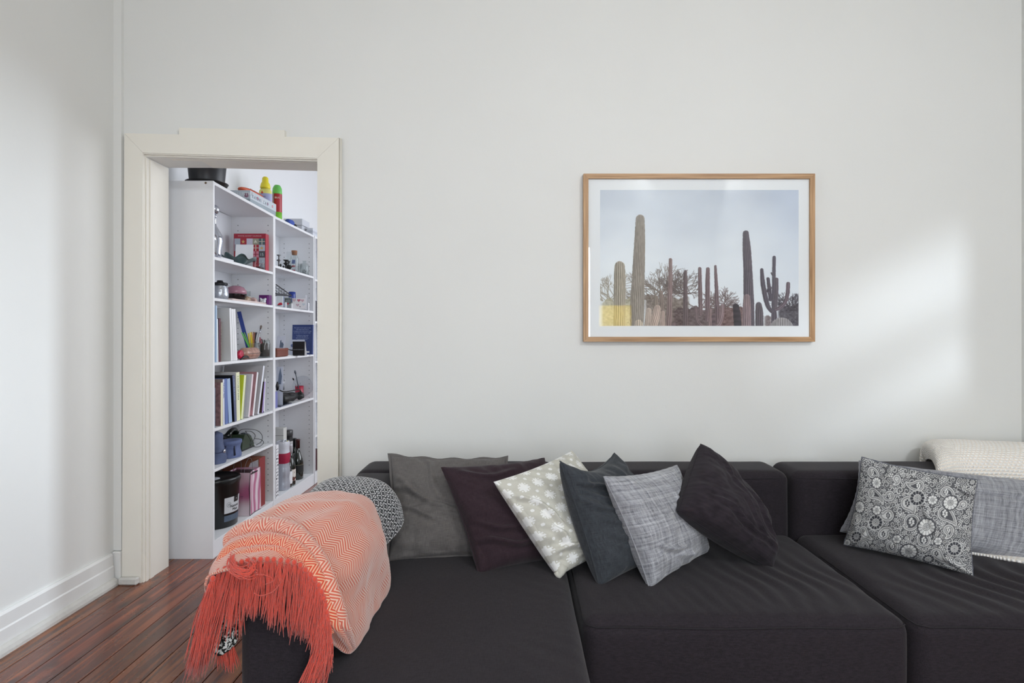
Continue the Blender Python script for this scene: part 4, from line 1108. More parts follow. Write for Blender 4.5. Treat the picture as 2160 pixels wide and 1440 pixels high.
def paint_cacti():
    W, H = 1433, 982; ws, hs = 700, 480
    X, Y = np.meshgrid(np.linspace(0, W, ws), np.linspace(0, H, hs))
    X = X + 227; Y = Y + 208
    img = np.zeros((hs, ws, 3))
    f = (Y - 208) / 982
    n = fbm(X / 420, Y / 260, 3, 4)
    a = np.array((196, 201, 211.)); b = np.array((221, 224, 229.)); cc = np.array((205, 211, 221.))
    img[:] = a * (1 - smooth01(0, .55, f))[..., None] + b * smooth01(0, .55, f)[..., None]
    img += ((n - .5) * 34)[..., None] * np.array((1, .95, .8)) * (1 - f * .7)[..., None]
    corner = smooth01(1250, 1700, X)[..., None] * (1 - f)[..., None]; img -= corner * np.array((14, 11, 4))
    rs = np.random.RandomState(3)
    def seg(x0, y0, x1, y1, r, c, al=1.0):
        bx = (X > min(x0, x1) - r - 3) & (X < max(x0, x1) + r + 3) & (Y > min(y0, y1) - r - 3) & (Y < max(y0, y1) + r + 3)
        if not bx.any(): return
        x = X[bx]; y = Y[bx]; dx, dy = x1 - x0, y1 - y0; t = np.clip(((x - x0) * dx + (y - y0) * dy) / (dx * dx + dy * dy + 1e-9), 0, 1)
        d = np.hypot(x - x0 - t * dx, y - y0 - t * dy); m = np.clip((r - d) / 1.6 + .5, 0, 1)[:, None] * al
        img[bx] = img[bx] * (1 - m) + np.array(c, float) * m
    def bush(cx, cy, R, c, n=26, up=1.0, depth=4):
        def br(x, y, a, L, d, r):
            if d == 0 or L < 3: return
            x2 = x + math.cos(a) * L; y2 = y - math.sin(a) * L
            seg(x, y, x2, y2, max(r, 1.1), c, .75)
            for _ in range(2 + (rs.rand() < .6)):
                br(x2, y2, a + rs.uniform(-.75, .75), L * rs.uniform(.6, .85), d - 1, r * .65)
        for k in range(n):
            br(cx + rs.uniform(-R * .35, R * .35), cy, rs.uniform(.15, PI - .15), R * rs.uniform(.22, .42), depth, 3.2)
    def mass(x0, x1, ytop, ybot, c, rough=40, seed=1, al=.9):
        top = ytop + (fbm(X / rough, X * 0, seed, 4) - .5) * rough * 1.6
        m = smooth01(0, 10, Y - top) * (X > x0) * (X < x1) * (Y < ybot) * smooth01(x0, x0 + 30, X) * (1 - smooth01(x1 - 30, x1, X))
        m = (m * al)[..., None]
        tex = (fbm(X / 13, Y / 11, seed + 5, 4) - .5)[..., None] * 85
        img[:] = img * (1 - m) + (np.array(c, float) + tex) * m
    def warm(c, x):          # colours blend towards a greyish tan at the left
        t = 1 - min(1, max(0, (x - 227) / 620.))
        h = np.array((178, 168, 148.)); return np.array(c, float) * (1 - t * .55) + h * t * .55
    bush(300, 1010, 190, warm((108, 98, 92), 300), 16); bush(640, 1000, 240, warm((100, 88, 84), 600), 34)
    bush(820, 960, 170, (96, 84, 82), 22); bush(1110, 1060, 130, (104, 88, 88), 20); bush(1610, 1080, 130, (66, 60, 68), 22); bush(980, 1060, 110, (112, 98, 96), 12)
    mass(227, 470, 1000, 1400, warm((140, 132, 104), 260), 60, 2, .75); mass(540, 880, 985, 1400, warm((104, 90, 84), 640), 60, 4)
    mass(740, 1200, 1060, 1400, (92, 76, 76), 50, 6); mass(1060, 1280, 1050, 1400, (112, 88, 86), 14, 7, .95); mass(1400, 1480, 1110, 1400, (110, 96, 98), 30, 8); mass(1500, 1700, 1030, 1400, (64, 58, 66), 40, 9)
    def cactus(pts, ribs, c, light=.5, jag=1.0, dark=.5):
        """pts: (x, y, r) centre line, a ribbed column"""
        P_ = spline_pts([(p[0], p[1], p[2]) for p in pts], 60)
        x0 = (P_[:, 0] - P_[:, 2]).min() - 4; x1 = (P_[:, 0] + P_[:, 2]).max() + 4; y0 = (P_[:, 1] - P_[:, 2]).min() - 4; y1 = (P_[:, 1] + P_[:, 2]).max() + 4
        bx = (X > x0) & (X < x1) & (Y > y0) & (Y < y1)
        if not bx.any(): return
        x = X[bx]; y = Y[bx]; best = np.full(x.shape, 1e9); sd = np.zeros(x.shape); idx = np.zeros(x.shape)
        for i in range(len(P_) - 1):
            ax, ay, ar = P_[i]; bx_, by_, br_ = P_[i + 1]; dx, dy = bx_ - ax, by_ - ay; l2 = dx * dx + dy * dy + 1e-9
            t = np.clip(((x - ax) * dx + (y - ay) * dy) / l2, 0, 1); d = np.hypot(x - ax - t * dx, y - ay - t * dy); r_ = ar + (br_ - ar) * t
            k = d - r_; m = k < best
            best = np.where(m, k, best); s = ((x - ax) * dy - (y - ay) * dx) / math.sqrt(l2) / r_; sd = np.where(m, s, sd); idx = np.where(m, i + t, idx)
        cov = np.clip((-best + (vnoise(x / 5, y / 5, 3) - .5) * 3 * jag) / 2 + .5, 0, 1)[:, None]
        s = np.clip(sd, -1, 1); phi = np.arcsin(s) / (PI / 2)
        if ribs: rb = .5 + .5 * np.cos(phi * ribs * PI + .5 * np.sin(y / 30))
        else: rb = .5 + .3 * np.sin(y / 6)
        sh = .70 + .36 * rb + .16 * s * light + .12 * (vnoise(x / 8, y / 24, 8) - .5) - .12 * (1 - np.sqrt(1 - s * s + 1e-6))
        sh = sh + .10 * np.exp(best / 5)
        col = np.array(c, float)[None] * sh[:, None]
        img[bx] = img[bx] * (1 - cov) + col * cov
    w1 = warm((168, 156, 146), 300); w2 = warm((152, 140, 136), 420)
    cactus([(368, 760, 37), (368, 860, 42), (366, 1200, 44)], 8, w1)
    cactus([(516, 418, 32), (512, 600, 40), (502, 850, 46), (494, 1060, 52), (492, 1210, 48)], 11, w2, .3)
    cactus([(735, 712, 12), (733, 860, 16), (722, 1200, 22)], 4, (146, 124, 122)); cactus([(628, 985, 16), (628, 1100, 18)], 4, warm((140, 124, 116), 628)); cactus([(666, 950, 15), (674, 1110, 16)], 4, warm((138, 120, 114), 666))
    cactus([(843, 798, 11), (842, 900, 15), (843, 1200, 20)], 4, (112, 96, 98), .6)
    cactus([(946, 776, 12), (948, 900, 15), (953, 1100, 15)], 3, (132, 112, 114)); cactus([(1005, 780, 14), (1003, 900, 17), (1004, 1140, 18)], 4, (130, 110, 114)); cactus([(1059, 760, 9), (1066, 900, 13), (1076, 1150, 18)], 3, (126, 106, 110))
    cactus([(1108, 1046, 13), (1106, 1110, 15), (1090, 1170, 14), (1070, 1190, 12)], 3, (150, 128, 130)); cactus([(917, 1056, 12), (922, 1130, 12), (936, 1170, 12), (970, 1200, 12)], 3, (128, 110, 112)); cactus([(1024, 1075, 11), (1018, 1200, 14)], 3, (150, 128, 128)); cactus([(1046, 1116, 13), (1046, 1200, 14)], 0, (116, 98, 102))
    cactus([(578, 1080, 20), (572, 1200, 30)], 6, (198, 180, 168), .4); cactus([(640, 1066, 26), (630, 1120, 32), (610, 1190, 30)], 7, (200, 178, 166), .4); cactus([(680, 1096, 16), (674, 1190, 22)], 5, (186, 164, 154), .4); cactus([(504, 1176, 30), (504, 1230, 36)], 6, (204, 188, 172), .4); cactus([(758, 1172, 14), (758, 1200, 14)], 0, (118, 100, 102))
    cactus([(1279, 522, 22), (1286, 640, 30), (1294, 800, 33), (1300, 1000, 38), (1304, 1210, 40)], 8, (98, 88, 98), .5)
    cactus([(1208, 1050, 22), (1216, 1120, 27), (1222, 1210, 28)], 0, (62, 54, 62)); cactus([(1286, 985, 24), (1286, 1060, 30), (1286, 1210, 32)], 6, (150, 128, 132)); cactus([(1372, 1040, 22), (1376, 1100, 29), (1378, 1210, 30)], 6, (100, 90, 98))
    cactus([(1484, 696, 13), (1482, 800, 13), (1480, 1000, 14), (1488, 1200, 26)], 4, (94, 86, 98)); cactus([(1394, 786, 12), (1402, 880, 17), (1420, 980, 18), (1440, 1050, 16), (1466, 1085, 14)], 4, (92, 84, 96)); cactus([(1440, 850, 12), (1448, 920, 14), (1458, 1000, 13)], 3, (88, 80, 92)); cactus([(1500, 856, 15), (1498, 960, 16), (1490, 1060, 15)], 4, (104, 94, 104)); cactus([(1585, 886, 14), (1580, 960, 15), (1562, 1020, 14), (1528, 1056, 14), (1500, 1070, 12)], 3, (114, 98, 108)); cactus([(1450, 918, 16), (1442, 940, 13)], 0, (84, 76, 88)); cactus([(1466, 810, 8), (1478, 830, 8)], 0, (96, 88, 98))
    cactus([(1538, 1216, 86), (1538, 1260, 86)], 16, (160, 154, 156), .2)
    # pale yellowish blend over the lower left
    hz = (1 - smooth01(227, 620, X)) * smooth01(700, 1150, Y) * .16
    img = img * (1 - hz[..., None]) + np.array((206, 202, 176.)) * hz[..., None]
    c = np.clip(img * 1.085 + 2, 0, 255) / 255
    return np.where(c <= .04045, c / 12.92, ((c + .055) / 1.055) ** 2.4)
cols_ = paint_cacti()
pa, pb = P(1266, 400.5, FY + .011), P(1684.5, 687, FY + .011)
gx = np.linspace(pa.x, pb.x, cols_.shape[1]); gz = np.linspace(pa.z, pb.z, cols_.shape[0])
GX, GZ = np.meshgrid(gx, gz)
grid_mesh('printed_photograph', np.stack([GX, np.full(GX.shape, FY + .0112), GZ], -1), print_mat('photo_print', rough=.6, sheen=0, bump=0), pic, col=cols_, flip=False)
# ------------------------------------------------------------------ the bookcases beyond the doorway
M_MEL = mat('white_melamine', (232, 233, 236), rough=.42, var=.012, vscale=40)
M_MELB = mat('white_hardboard', (224, 226, 231), rough=.6)
M_HOLE = mat('shelf_pin_hole', (70, 72, 78), rough=.8)
FX, BD = -1.613, .280                   # front plane, depth
def bookcase(y0, y1, shelves, label, screw=False, hts=(1.994, 1.994)):
    r = thing('bookcase', (FX - BD / 2, (y0 + y1) / 2, 0), label, 'bookcase', 'tall white bookcases in the next room')
    t = .016
    H0, H1 = hts; BH = max(hts)
    MB().bbox((FX - BD, y0, 0), (FX, y0 + t, H0), r=.0008).build('side_panel', M_MEL, r)
    MB().bbox((FX - BD, y1 - t, 0), (FX, y1, H1), r=.0008).build('side_panel', M_MEL, r)
    sl = Matrix.Shear('XY', 4, (0, 0)); sl[2][1] = (H1 - H0) / (y1 - y0); sl[2][3] = -sl[2][1] * y0
    MB().bbox((FX - BD, y0 + t, H0 - .018), (FX - .001, y1 - t, H0 - .001), r=.0008, M=sl).build('top_panel', M_MEL, r)
    MB().bbox((FX - BD + .003, y0 + t, .075), (FX - .001, y1 - t, .093), r=.0008).build('bottom_shelf', M_MEL, r)
    MB().box((FX - .016, y0 + t, 0), (FX - .003, y1 - t, .075)).build('plinth', M_MEL, r)
    MB().box((FX - BD, y0 + t, .075), (FX - BD + .003, y1 - t, min(hts) - .018)).build('back_panel', M_MELB, r)
    for z in shelves:
        MB().bbox((FX - BD + .004, y0 + t + .001, z - .008), (FX - .002, y1 - t - .001, z + .008), r=.0008).build('shelf', M_MEL, r)
    h = MB()
    for yy, sg in ((y0 + t, 1), (y1 - t, -1)):
        for xx in (FX - .035, FX - BD + .045):
            for k in range(50):
                z = .16 + k * .036
                if z < BH - .06: h.box((xx - .0024, yy - (.0006 if sg > 0 else .0012), z - .0024), (xx + .0024, yy + (.0012 if sg > 0 else .0006), z + .0024))
    tag(h.build('pin_holes', M_HOLE, r), kind='stuff')
    if screw: MB().lathe([(.006, 0), (.0055, .001)], (P(434, 382.5, y0).x, y0 - .0009, 2.004), 10, M=Matrix.Rotation(-PI / 2, 3, 'X')).build('screw_hole', mat('bare_chipboard', (120, 98, 72), rough=.9), r)
    return r
Y0, Y1, Y2, Y3 = 3.108, 3.895, 4.668, 5.45
S1 = [1.606, 1.385, 1.038, .685, .466]
S2 = [1.656, 1.380, 1.036, .690]
bookcase(Y0, Y1, S1, 'nearest white bookcase, its plain end panel facing the doorway', screw=True, hts=(2.016, 1.998))
bookcase(Y1 + .001, Y2, S2, 'second white bookcase, directly behind the nearest one')
bookcase(Y2 + .012, Y3, [1.64, 1.30, .98, .66, .38], 'third white bookcase, a sliver of it seen past the second one')
T = .008                                # half a shelf
B0 = .093
def yy(px, d=0.0):                      # depth where a pixel column meets the plane d behind the bookcase front
    return (-(FX - d)) * F / (CX - px)
def zz(py, y): return CZ - (py - CY) * y / F

# ---- books ----------------------------------------------------------
M_PAGE = mat('page_block', (226, 222, 210), rough=.85, var=.06, vscale=120, stretch=(1, 30, 1))
def cover_tex(name, a, b, k=30):
    return mat(name, a, rough=.5, var=.5, vscale=k)
def book(px0, px1, ztop_px, shelf_z, d, width, cover, label, front=None, tilt=0.0, title=None, tcol=(40, 40, 50), group=None, tsize=None, name='book', pb=None, plate=None):
    """spine faces the room (+x); px0..px1: spine bottom in the photograph; tilt in px of the top"""
    y0, y1 = yy(px0, d), yy(px1, d); x1 = FX - d; x0 = max(x1 - width, FX - BD + .006)
    z0 = shelf_z + T + .0005; z1 = zz(ztop_px, y0)
    ang = -math.atan2(yy(px0 + tilt, d) - y0, z1 - z0)
    M = Matrix.Translation((0, y0, z0)) @ Matrix.Rotation(ang, 4, 'X')
    if ang > 0: M = Matrix.Translation((0, 0, 0)) @ M
    th = y1 - y0; h = (z1 - z0) / math.cos(ang); c = min(.0022, th * .2)
    low = min((M @ Vector((0, yv, 0))).z for yv in (0, th))
    M = Matrix.Translation((0, 0, z0 - low)) @ M
    mb = MB(); mb.bbox((x0, 0, 0), (x1, c, h), r=.0006, M=M); mb.bbox((x0, th - c, 0), (x1, th, h), r=.0006, M=M, mi=0)
    mb.bbox((x1 - c, c * .5, 0), (x1 + .0006, th - c * .5, h), r=.0006, mi=1, M=M)
    fm = front or cover
    root = mb.build(name, [fm, cover])
    tag(root, label, 'book', group)
    MB().box((x0 + .003, c, .003), (x1 - c, th - c, h - .003), M=M).build('pages', M_PAGE, root)
    if title:
        sz = tsize or min(th * .62, .014)
        tm = M @ frame_M((x1 + .0012, th * .5 - sz * .33, h * .93), (0, 0, -1), (0, 1, 0))
        t = MB(); text_into(t, title, sz, tm); t.build('spine_title', mat('ink_%d_%d_%d' % tcol, tcol, rough=.6), root)
    if plate:
        a, b, c_, cc = plate
        MB().box((x0 + width * a, -.0006, h * b), (x0 + width * a + .03, .0002, h * c_), M=M).build('cover_label', mat('ink_%d_%d_%d' % cc, cc, rough=.6), root)
    return root
def bm(n, rgb, **k): return mat(n, rgb, rough=k.pop('rough', .42), **k)
W_ = bm('book_white', (232, 232, 235)); G_ = bm('book_pale_grey', (186, 186, 190))
L3 = S1[2]; g = 'books and binders on the middle shelf of the nearest bookcase'
book(455.5, 458, 644, L3, .012, .22, bm('book_pale_blue', (176, 200, 226)), 'thin pale blue folder, first on the left of the middle shelf', group=g)
book(458.6, 460.8, 672, L3, .012, .22, bm('book_white2', (226, 228, 232)), 'thin white booklet beside the pale blue folder on the middle shelf', group=g, tilt=-1)
book(461.4, 465.5, 671, L3, .012, .20, bm('book_maroon', (92, 34, 54)), 'thin maroon book on the middle shelf', front=bm('book_dark', (34, 28, 34)), group=g, title='. . .', tcol=(200, 200, 205))
book(466, 468.2, 678, L3, .02, .20, mat('book_leopard', (120, 112, 104), rough=.5, var=1.0, vscale=90), 'thin black and white patterned book on the middle shelf', group=g, name='book')
book(487.2, 491.2, 650, L3, .010, .24, W_, 'white binder, left of the three on the middle shelf', front=bm('binder_side', (204, 204, 205)), tilt=-3.5, group=g, name='binder')
book(492.2, 495.6, 651.5, L3, .010, .24, W_, 'white binder, middle one of three on the middle shelf', front=bm('binder_side', (204, 204, 205)), tilt=-4, group=g, name='binder')
book(496.2, 500.8, 652, L3, .010, .24, W_, 'white binder, right of the three on the middle shelf', front=bm('binder_side', (204, 204, 205)), tilt=-4.3, group=g, name='binder')

L4 = S1[3]; g = 'books on the second shelf from the floor but one of the nearest bookcase'
g = 'books in the crowded row of the nearest bookcase'
FLORAL = mat('book_floral', (128, 96, 98), rough=.5, var=.9, vscale=60)
book(451, 454.2, 818, L4, .012, .17, bm('book_grey_blue', (120, 140, 160)), 'thin grey-blue book at the left end of the crowded row', front=mat('book_cloud', (168, 178, 190), rough=.5, var=.4, vscale=30), group=g)
book(465.5, 470, 807, L4, .012, .19, bm('book_cream', (232, 230, 196)), 'cream-spined book with a dark floral cover in the crowded row', front=FLORAL, group=g)
book(470.6, 474, 800, L4, .014, .20, bm('book_white_blue', (222, 226, 240)), 'white-spined book with blue lettering in the crowded row', front=mat('book_brown_photo', (120, 104, 100), rough=.5, var=.8, vscale=24), title='THE UNLIT TRAIL', tcol=(60, 70, 130), group=g, tilt=-1.0)
book(474.8, 481.5, 799, L4, .016, .19, bm('book_denim', (96, 116, 172)), 'blue-violet book in the crowded row', front=bm('book_denim_dark', (50, 66, 110)), group=g, tilt=-2.4, plate=None)
book(482.5, 489.8, 799, L4, .016, .17, bm('book_sky', (160, 182, 214)), 'pale sky-blue book in the crowded row', front=bm('book_denim_dark', (50, 66, 110)), group=g, tilt=-4.5, title='. . . . . . . . .', tcol=(90, 120, 180))
book(494.6, 499, 791.5, L4, .012, .24, bm('book_slate_spine', (88, 96, 128)), 'large black book with slate-blue spine in the crowded row', front=bm('book_black_glossy', (18, 19, 24), rough=.3), group=g, tilt=-4.5, title='ALONG THE COAST', tcol=(160, 180, 220))
book(499.6, 507, 785.5, L4, .010, .24, bm('book_lemon', (232, 233, 196)), 'cream-spined tall book beside the lime green one', front=bm('book_pale_grey', (186, 186, 190)), group=g, tilt=-2, title='A CULTURE OF SIMPLE', tcol=(80, 110, 80))
book(508, 512.5, 793, L4, .014, .22, bm('book_cream_lime', (228, 232, 190)), 'lime green book leaning in the crowded row', front=bm('book_lime', (196, 210, 48)), group=g, tilt=7, title='. . . . . . . . . . . .', tcol=(130, 130, 90))
book(513.5, 514.5, 794, L4, .02, .2, bm('book_grey_thin', (160, 162, 166)), 'thin grey booklet behind the lime green book', group=g, tilt=7)
book(523.5, 526.5, 791, L4, .012, .22, bm('book_pinkish', (232, 214, 220)), 'white softcover book leaning in the crowded row', front=mat('book_white_photo', (206, 206, 210), rough=.5, var=.15, vscale=9), group=g, tilt=8.5, plate=(.35, .04, .12, (236, 236, 236)))
book(532.4, 535.8, 787, L4, .012, .23, bm('book_white', (232, 232, 235)), 'white and red book leaning in the crowded row', front=mat('book_red_white', (176, 130, 136), rough=.5, var=.6, vscale=14), group=g, tilt=9.5)
book(543.0, 546.2, 774, L4, .010, .25, bm('book_white_big', (226, 230, 240)), 'tallest white book, leaning near the right of the crowded row', front=bm('book_pale_grey', (186, 186, 190)), group=g, tilt=12.5)
book(552.4, 555.2, 806.5, L4, .02, .17, bm('book_lilac', (170, 150, 206)), 'black and brown photo-covered book at the right end of the crowded row', front=mat('book_night', (58, 40, 36), rough=.45, var=1.2, vscale=18), group=g, tilt=5, plate=(.6, .08, .26, (230, 228, 224)))
book(556.2, 558.4, 799, L4, .03, .16, bm('book_white2', (226, 228, 232)), 'thin white booklet behind the photo-covered book', group=g, tilt=2.5)
ob = MB().prism([(0, 0), (.012, 0), (.012, .010)], .012, frame_M((FX - .03, yy(561), L4 + T + .0005), (0, 1, 0), (0, 0, 1))).build('book_wedge', M_HOLE)
tag(ob, 'small dark wedge on the shelf at the right end of the crowded book row', 'wedge')

# ---- helpers for small things -----------------------------------------
def at(px, d, y=None):
    x = FX - d; return (x, (-x) * F / (CX - px) if y is None else y)
def lathe_thing(name, prof, px, d, z, m, label, cat, n=28, group=None, sx=1, sy=1, y=None):
    x, y = at(px, d, y)
    o = MB().lathe(prof, (x, y, z), n, sx, sy).build(name, m); return tag(o, label, cat, group)
def stand_card(name, px, py0, py1, y, zb, ang, m, label, cat, th=.0012, lean=.0, x0=None, w=None):
    """upright card seen from the camera: pixel columns px=(l, r) at depth y"""
    l = (px[0] - CX) * y / F; r = (px[1] - CX) * y / F; zt = zz(py0, y)
    M = frame_M((l, y, zb), (1, math.tan(ang), 0), (0, lean, 1))
    mb = MB(); mb.bbox((0, 0, -th), ((r - l) / math.cos(ang), zt - zb, 0), r=.0003, M=M)
    o = mb.build(name, m); tag(o, label, cat); return o, M, (r - l) / math.cos(ang), zt - zb
def sub(mb, name, m, parent): return mb.build(name, m, parent)

G_CLEAR = glass('clear_glass', (248, 250, 250)); G_GREEN = glass('smoky_green_glass', (120, 160, 160), ior=1.7)
M_BLACK = mat('black_plastic', (20, 20, 22), rough=.35); M_DK = mat('dark_iron', (34, 32, 30), rough=.5, metal=.5)
M_CHROME = mat('mirror_silver', (196, 198, 208), rough=.12, metal=1)
M_CORK = mat('cork', (150, 104, 76), rough=.9, var=.3, vscale=200); M_CARD = mat('white_card', (234, 234, 238), rough=.6)

# ---- on top of the nearest bookcase -------------------------------------
TOP = 2.0135
r = thing('plant_pot', (-1.718, 3.245, TOP), 'black plastic plant pot on its saucer on top of the nearest bookcase', 'pot')
MB().lathe([(.070, 0), (.098, .004), (.106, .022), (.109, .024), (.106, .025), (.095, .008), (.0, .006)], (-1.718, 3.245, TOP), 40).build('saucer', M_BLACK, r)
MB().lathe([(.0, .008), (.084, .008), (.088, .02), (.103, .19), (.109, .192), (.109, .212), (.102, .212), (.099, .19), (.0, .185)], (-1.718, 3.245, TOP), 40, caps=False).build('pot_body', mat('dark_grey_pot', (42, 43, 47), rough=.4), r)
# boxed game
TOP = 2.0052
xa, xb, ya, yb_, zb = -1.775, -1.640, 3.60, 3.985, TOP
r = thing('game_box', ((xa + xb) / 2, (ya + yb_) / 2, zb), 'flat silver-grey cardboard game box lying on top of the nearest bookcase', 'box')
MSV = mat('game_box_silver', (150, 162, 170), rough=.4, var=.15, vscale=20)
MB().bbox((xa, ya, zb + .0005), (xb, yb_, zb + .070), r=.0012).build('box_tray', MSV, r)
MB().bbox((xa - .002, ya - .002, zb + .030), (xb + .002, yb_ + .002, zb + .083), r=.0015).build('box_lid', mat('game_box_lid', (196, 204, 212), rough=.4), r)
t = MB(); text_into(t, 'XANNI CAT', .030, frame_M((xb + .0026, ya + .02, zb + .042), (0, 1, 0), (0, 0, 1)), spacing=1.6); t.build('side_lettering', mat('print_greyblue', (120, 130, 142), rough=.5), r)
for k, c_ in enumerate(((200, 120, 140), (226, 226, 232), (150, 100, 130), (214, 150, 160))):
    t = MB(); cy = ya + .10 + k * .075; t.lathe([(0, 0), (.010, 0), (.010, .0005), (0, .0005)], (xb + .0022, cy, zb + .055), 12, M=Matrix.Rotation(PI / 2, 3, 'Y')); t.build('printed_motif', mat('motif_%d' % k, c_, rough=.5), r)
t = MB(); text_into(t, 'LUSTRE', .030, frame_M((xa + .055, ya - .0026, zb + .050), (1, 0, 0), (0, 0, 1))); t.build('end_lettering', mat('print_white', (228, 232, 236), rough=.5), r)
t = MB(); t.lathe([(0, 0), (.014, 0), (.014, .0005), (0, .0005)], (xb - .022, ya - .0022, zb + .052), 14, M=Matrix.Rotation(PI / 2, 3, 'X')); t.build('printed_motif', mat('motif_mauve', (150, 110, 130), rough=.5), r)
# orange pouch on the box
o = MB(); o.sphere((-1.722, 3.80, TOP + .107), .046, 24, 12, sx=.98, sy=3.6, sz=.50); o = o.build('orange_case', mat('orange_shell', (206, 92, 58), rough=.45)); tag(o, 'orange oval case lying on the silver-grey game box', 'case')
t = MB(); t.tube([(-1.676, 3.68 + k * .02, TOP + .113) for k in range(12)], .0012, 5); t.build('zip', mat('violet_grey_zip', (150, 120, 140), rough=.5), o)
# yellow bottle
TOP = 1.9945
x, y = -1.742, 4.055
r = thing('detergent_bottle', (x, y, TOP), 'translucent yellow squeeze bottle with yellow cap on top of the bookcase', 'bottle')
MB().lathe([(.036, 0), (.044, .006), (.045, .06), (.040, .11), (.045, .15), (.046, .175), (.040, .205), (.030, .218), (.0, .219)], (x, y, TOP), 28, sy=.7).build('bottle_body', mat('pale_yellow_plastic', (232, 228, 130), rough=.3), r)
MB().lathe([(.033, .219), (.034, .228), (.029, .252), (.022, .262), (.020, .292), (.012, .300), (0, .301)], (x, y, TOP), 24).build('cap', mat('bright_yellow_cap', (236, 220, 52), rough=.4), r)
ml = MB(); ml.lathe([(.0462, .125), (.0466, .150), (.0472, .176), (.0466, .18)], (x, y, TOP), 28, sy=.7, caps=False, a0=-PI * .95, a1=PI * .05); ml.build('label_band', mat('label_lilac', (170, 176, 214), rough=.5), r)
t = MB(); t.prism([(-.009, 0), (.009, 0), (0, .020)], .001, frame_M((x - .008, y - .0335, TOP + .178), (1, 0, 0), (0, 0, 1))); t.build('red_triangle_mark', mat('mark_red', (212, 80, 50), rough=.5), r)
t = MB(); text_into(t, 'LEMON', .012, frame_M((x - .024, y - .0345, TOP + .152), (1, 0, 0), (0, 0, 1))); t.build('label_text', mat('ink_blue', (70, 80, 150), rough=.5), r)
# spray can
x, y = -1.704, 4.165
r = thing('spray_can', (x, y, TOP), 'green and red aerosol spray can standing beside the yellow bottle', 'spray can')
MB().lathe([(.030, 0), (.0325, .004), (.0325, .075)], (x, y, TOP), 26).build('lower_band', mat('lime_can', (120, 190, 60), rough=.35), r)
MB().lathe([(.0325, .075), (.0325, .205)], (x, y, TOP), 26, caps=False).build('can_body', mat('crimson_can', (164, 28, 44), rough=.3), r)
MB().lathe([(.0325, .205), (.033, .215), (.031, .245), (.024, .262), (.018, .270), (.006, .268), (.0, .262)], (x, y, TOP), 26).build('cap', mat('green_cap', (110, 196, 96), rough=.4), r)
t = MB(); text_into(t, 'BUG', .0175, frame_M((x - .004, y - .0345, TOP + .170), (1, .22, 0), (0, 0, 1))); text_into(t, 'STOP', .013, frame_M((x - .022, y - .0335, TOP + .115), (0, 0, 1), (-1, 0, 0))); t.build('can_lettering', mat('ink_white', (236, 236, 236), rough=.5), r)
t = MB(); t.box((x - .017, y - .0335, TOP + .075), (x - .011, y - .029, TOP + .205)); t.build('grey_stripe', mat('stripe_grey', (150, 150, 155), rough=.4), r)
# on the second bookcase
r = thing('cardboard_box', (-1.76, 4.72, TOP), 'light grey cardboard box with folded lid on top of the second bookcase', 'box')
MB().bbox((-1.838, 4.622, TOP + .0005), (-1.695, 4.78, TOP + .072), r=.001).build('box_body', mat('pale_card_grey', (190, 192, 200), rough=.6), r)
MB().bbox((-1.840, 4.620, TOP + .074), (-1.692, 4.782, TOP + .124), r=.001).build('box_lid', mat('pale_card_grey2', (200, 202, 210), rough=.6), r)
o = MB(); o.lathe([(0, 0), (.018, .003), (.022, .02), (.023, .06), (.018, .078), (0, .08)], (-1.658, 4.225, TOP + .024), 16, M=Matrix.Rotation(-PI / 2, 3, 'X') @ Matrix.Rotation(.12, 3, 'Y')); o = o.build('fabric_roll', mat('royal_blue_cloth', (62, 84, 164), rough=.8, bump=.4, bscale=60)); tag(o, 'rolled royal blue cloth on top of the second bookcase', 'cloth')
o = MB(); o.bbox((-1.655, 4.318, TOP + .0005), (-1.630, 4.345, TOP + .024), r=.003); o = o.build('block', M_BLACK); tag(o, 'small black block beside the blue cloth roll', 'block')
for k in range(3):
    o = MB().bbox((-1.684 + .003 * k, 4.66 + .012 * k, TOP + .0006 + .021 * k), (-1.622 - .004 * k, 5.20 + .012 * k, TOP + .0206 + .021 * k), r=.001).build('picture_tray', mat('tray_grey_%d' % k, [(206, 210, 220), (190, 194, 204), (214, 217, 225)][k], rough=.5))
    tag(o, ['bottom pale grey tray of the stack on the far bookcase', 'middle grey tray of the stack on the far bookcase', 'top pale tray of the stack on the far bookcase'][k], 'tray', 'stacked trays on the far bookcase')

# ---- nearest bookcase, top compartment ------------------------------------
Z = S1[0] + T
r = thing('decanter', (*at(457, .07), Z), 'silvered glass decanter with ball stopper at the left of the top shelf', 'decanter')
x, y = at(452, .065)
MB().lathe([(.030, 0), (.036, .006), (.037, .05), (.047, .10), (.044, .13), (.024, .165), (.011, .19), (.010, .225), (.014, .23)], (x, y, Z), 30).build('decanter_body', mat('silvered_glass', (186, 190, 202), rough=.08, metal=.85), r)
m = MB(); m.sphere((x, y, Z + .24), .013, 16, 10); m.sphere((x, y, Z + .278), .027, 20, 14); m.build('stopper', mat('silvered_glass', (0, 0, 0)), r)
o = MB().bbox((FX - .20, yy(457, .04), Z + .001), (FX - .012, yy(478, .04) + .03, Z + .012), r=.003); r = o.build('platter', mat('white_ceramic', (226, 226, 232), rough=.25)); tag(r, 'flat white tray lying at the left of the top shelf', 'tray')
MB().bbox((FX - .19, yy(457, .04) + .01, Z + .0125), (FX - .03, yy(470, .04), Z + .0165), r=.001).build('dark_inlay', mat('ink_dark', (40, 42, 50)), r)
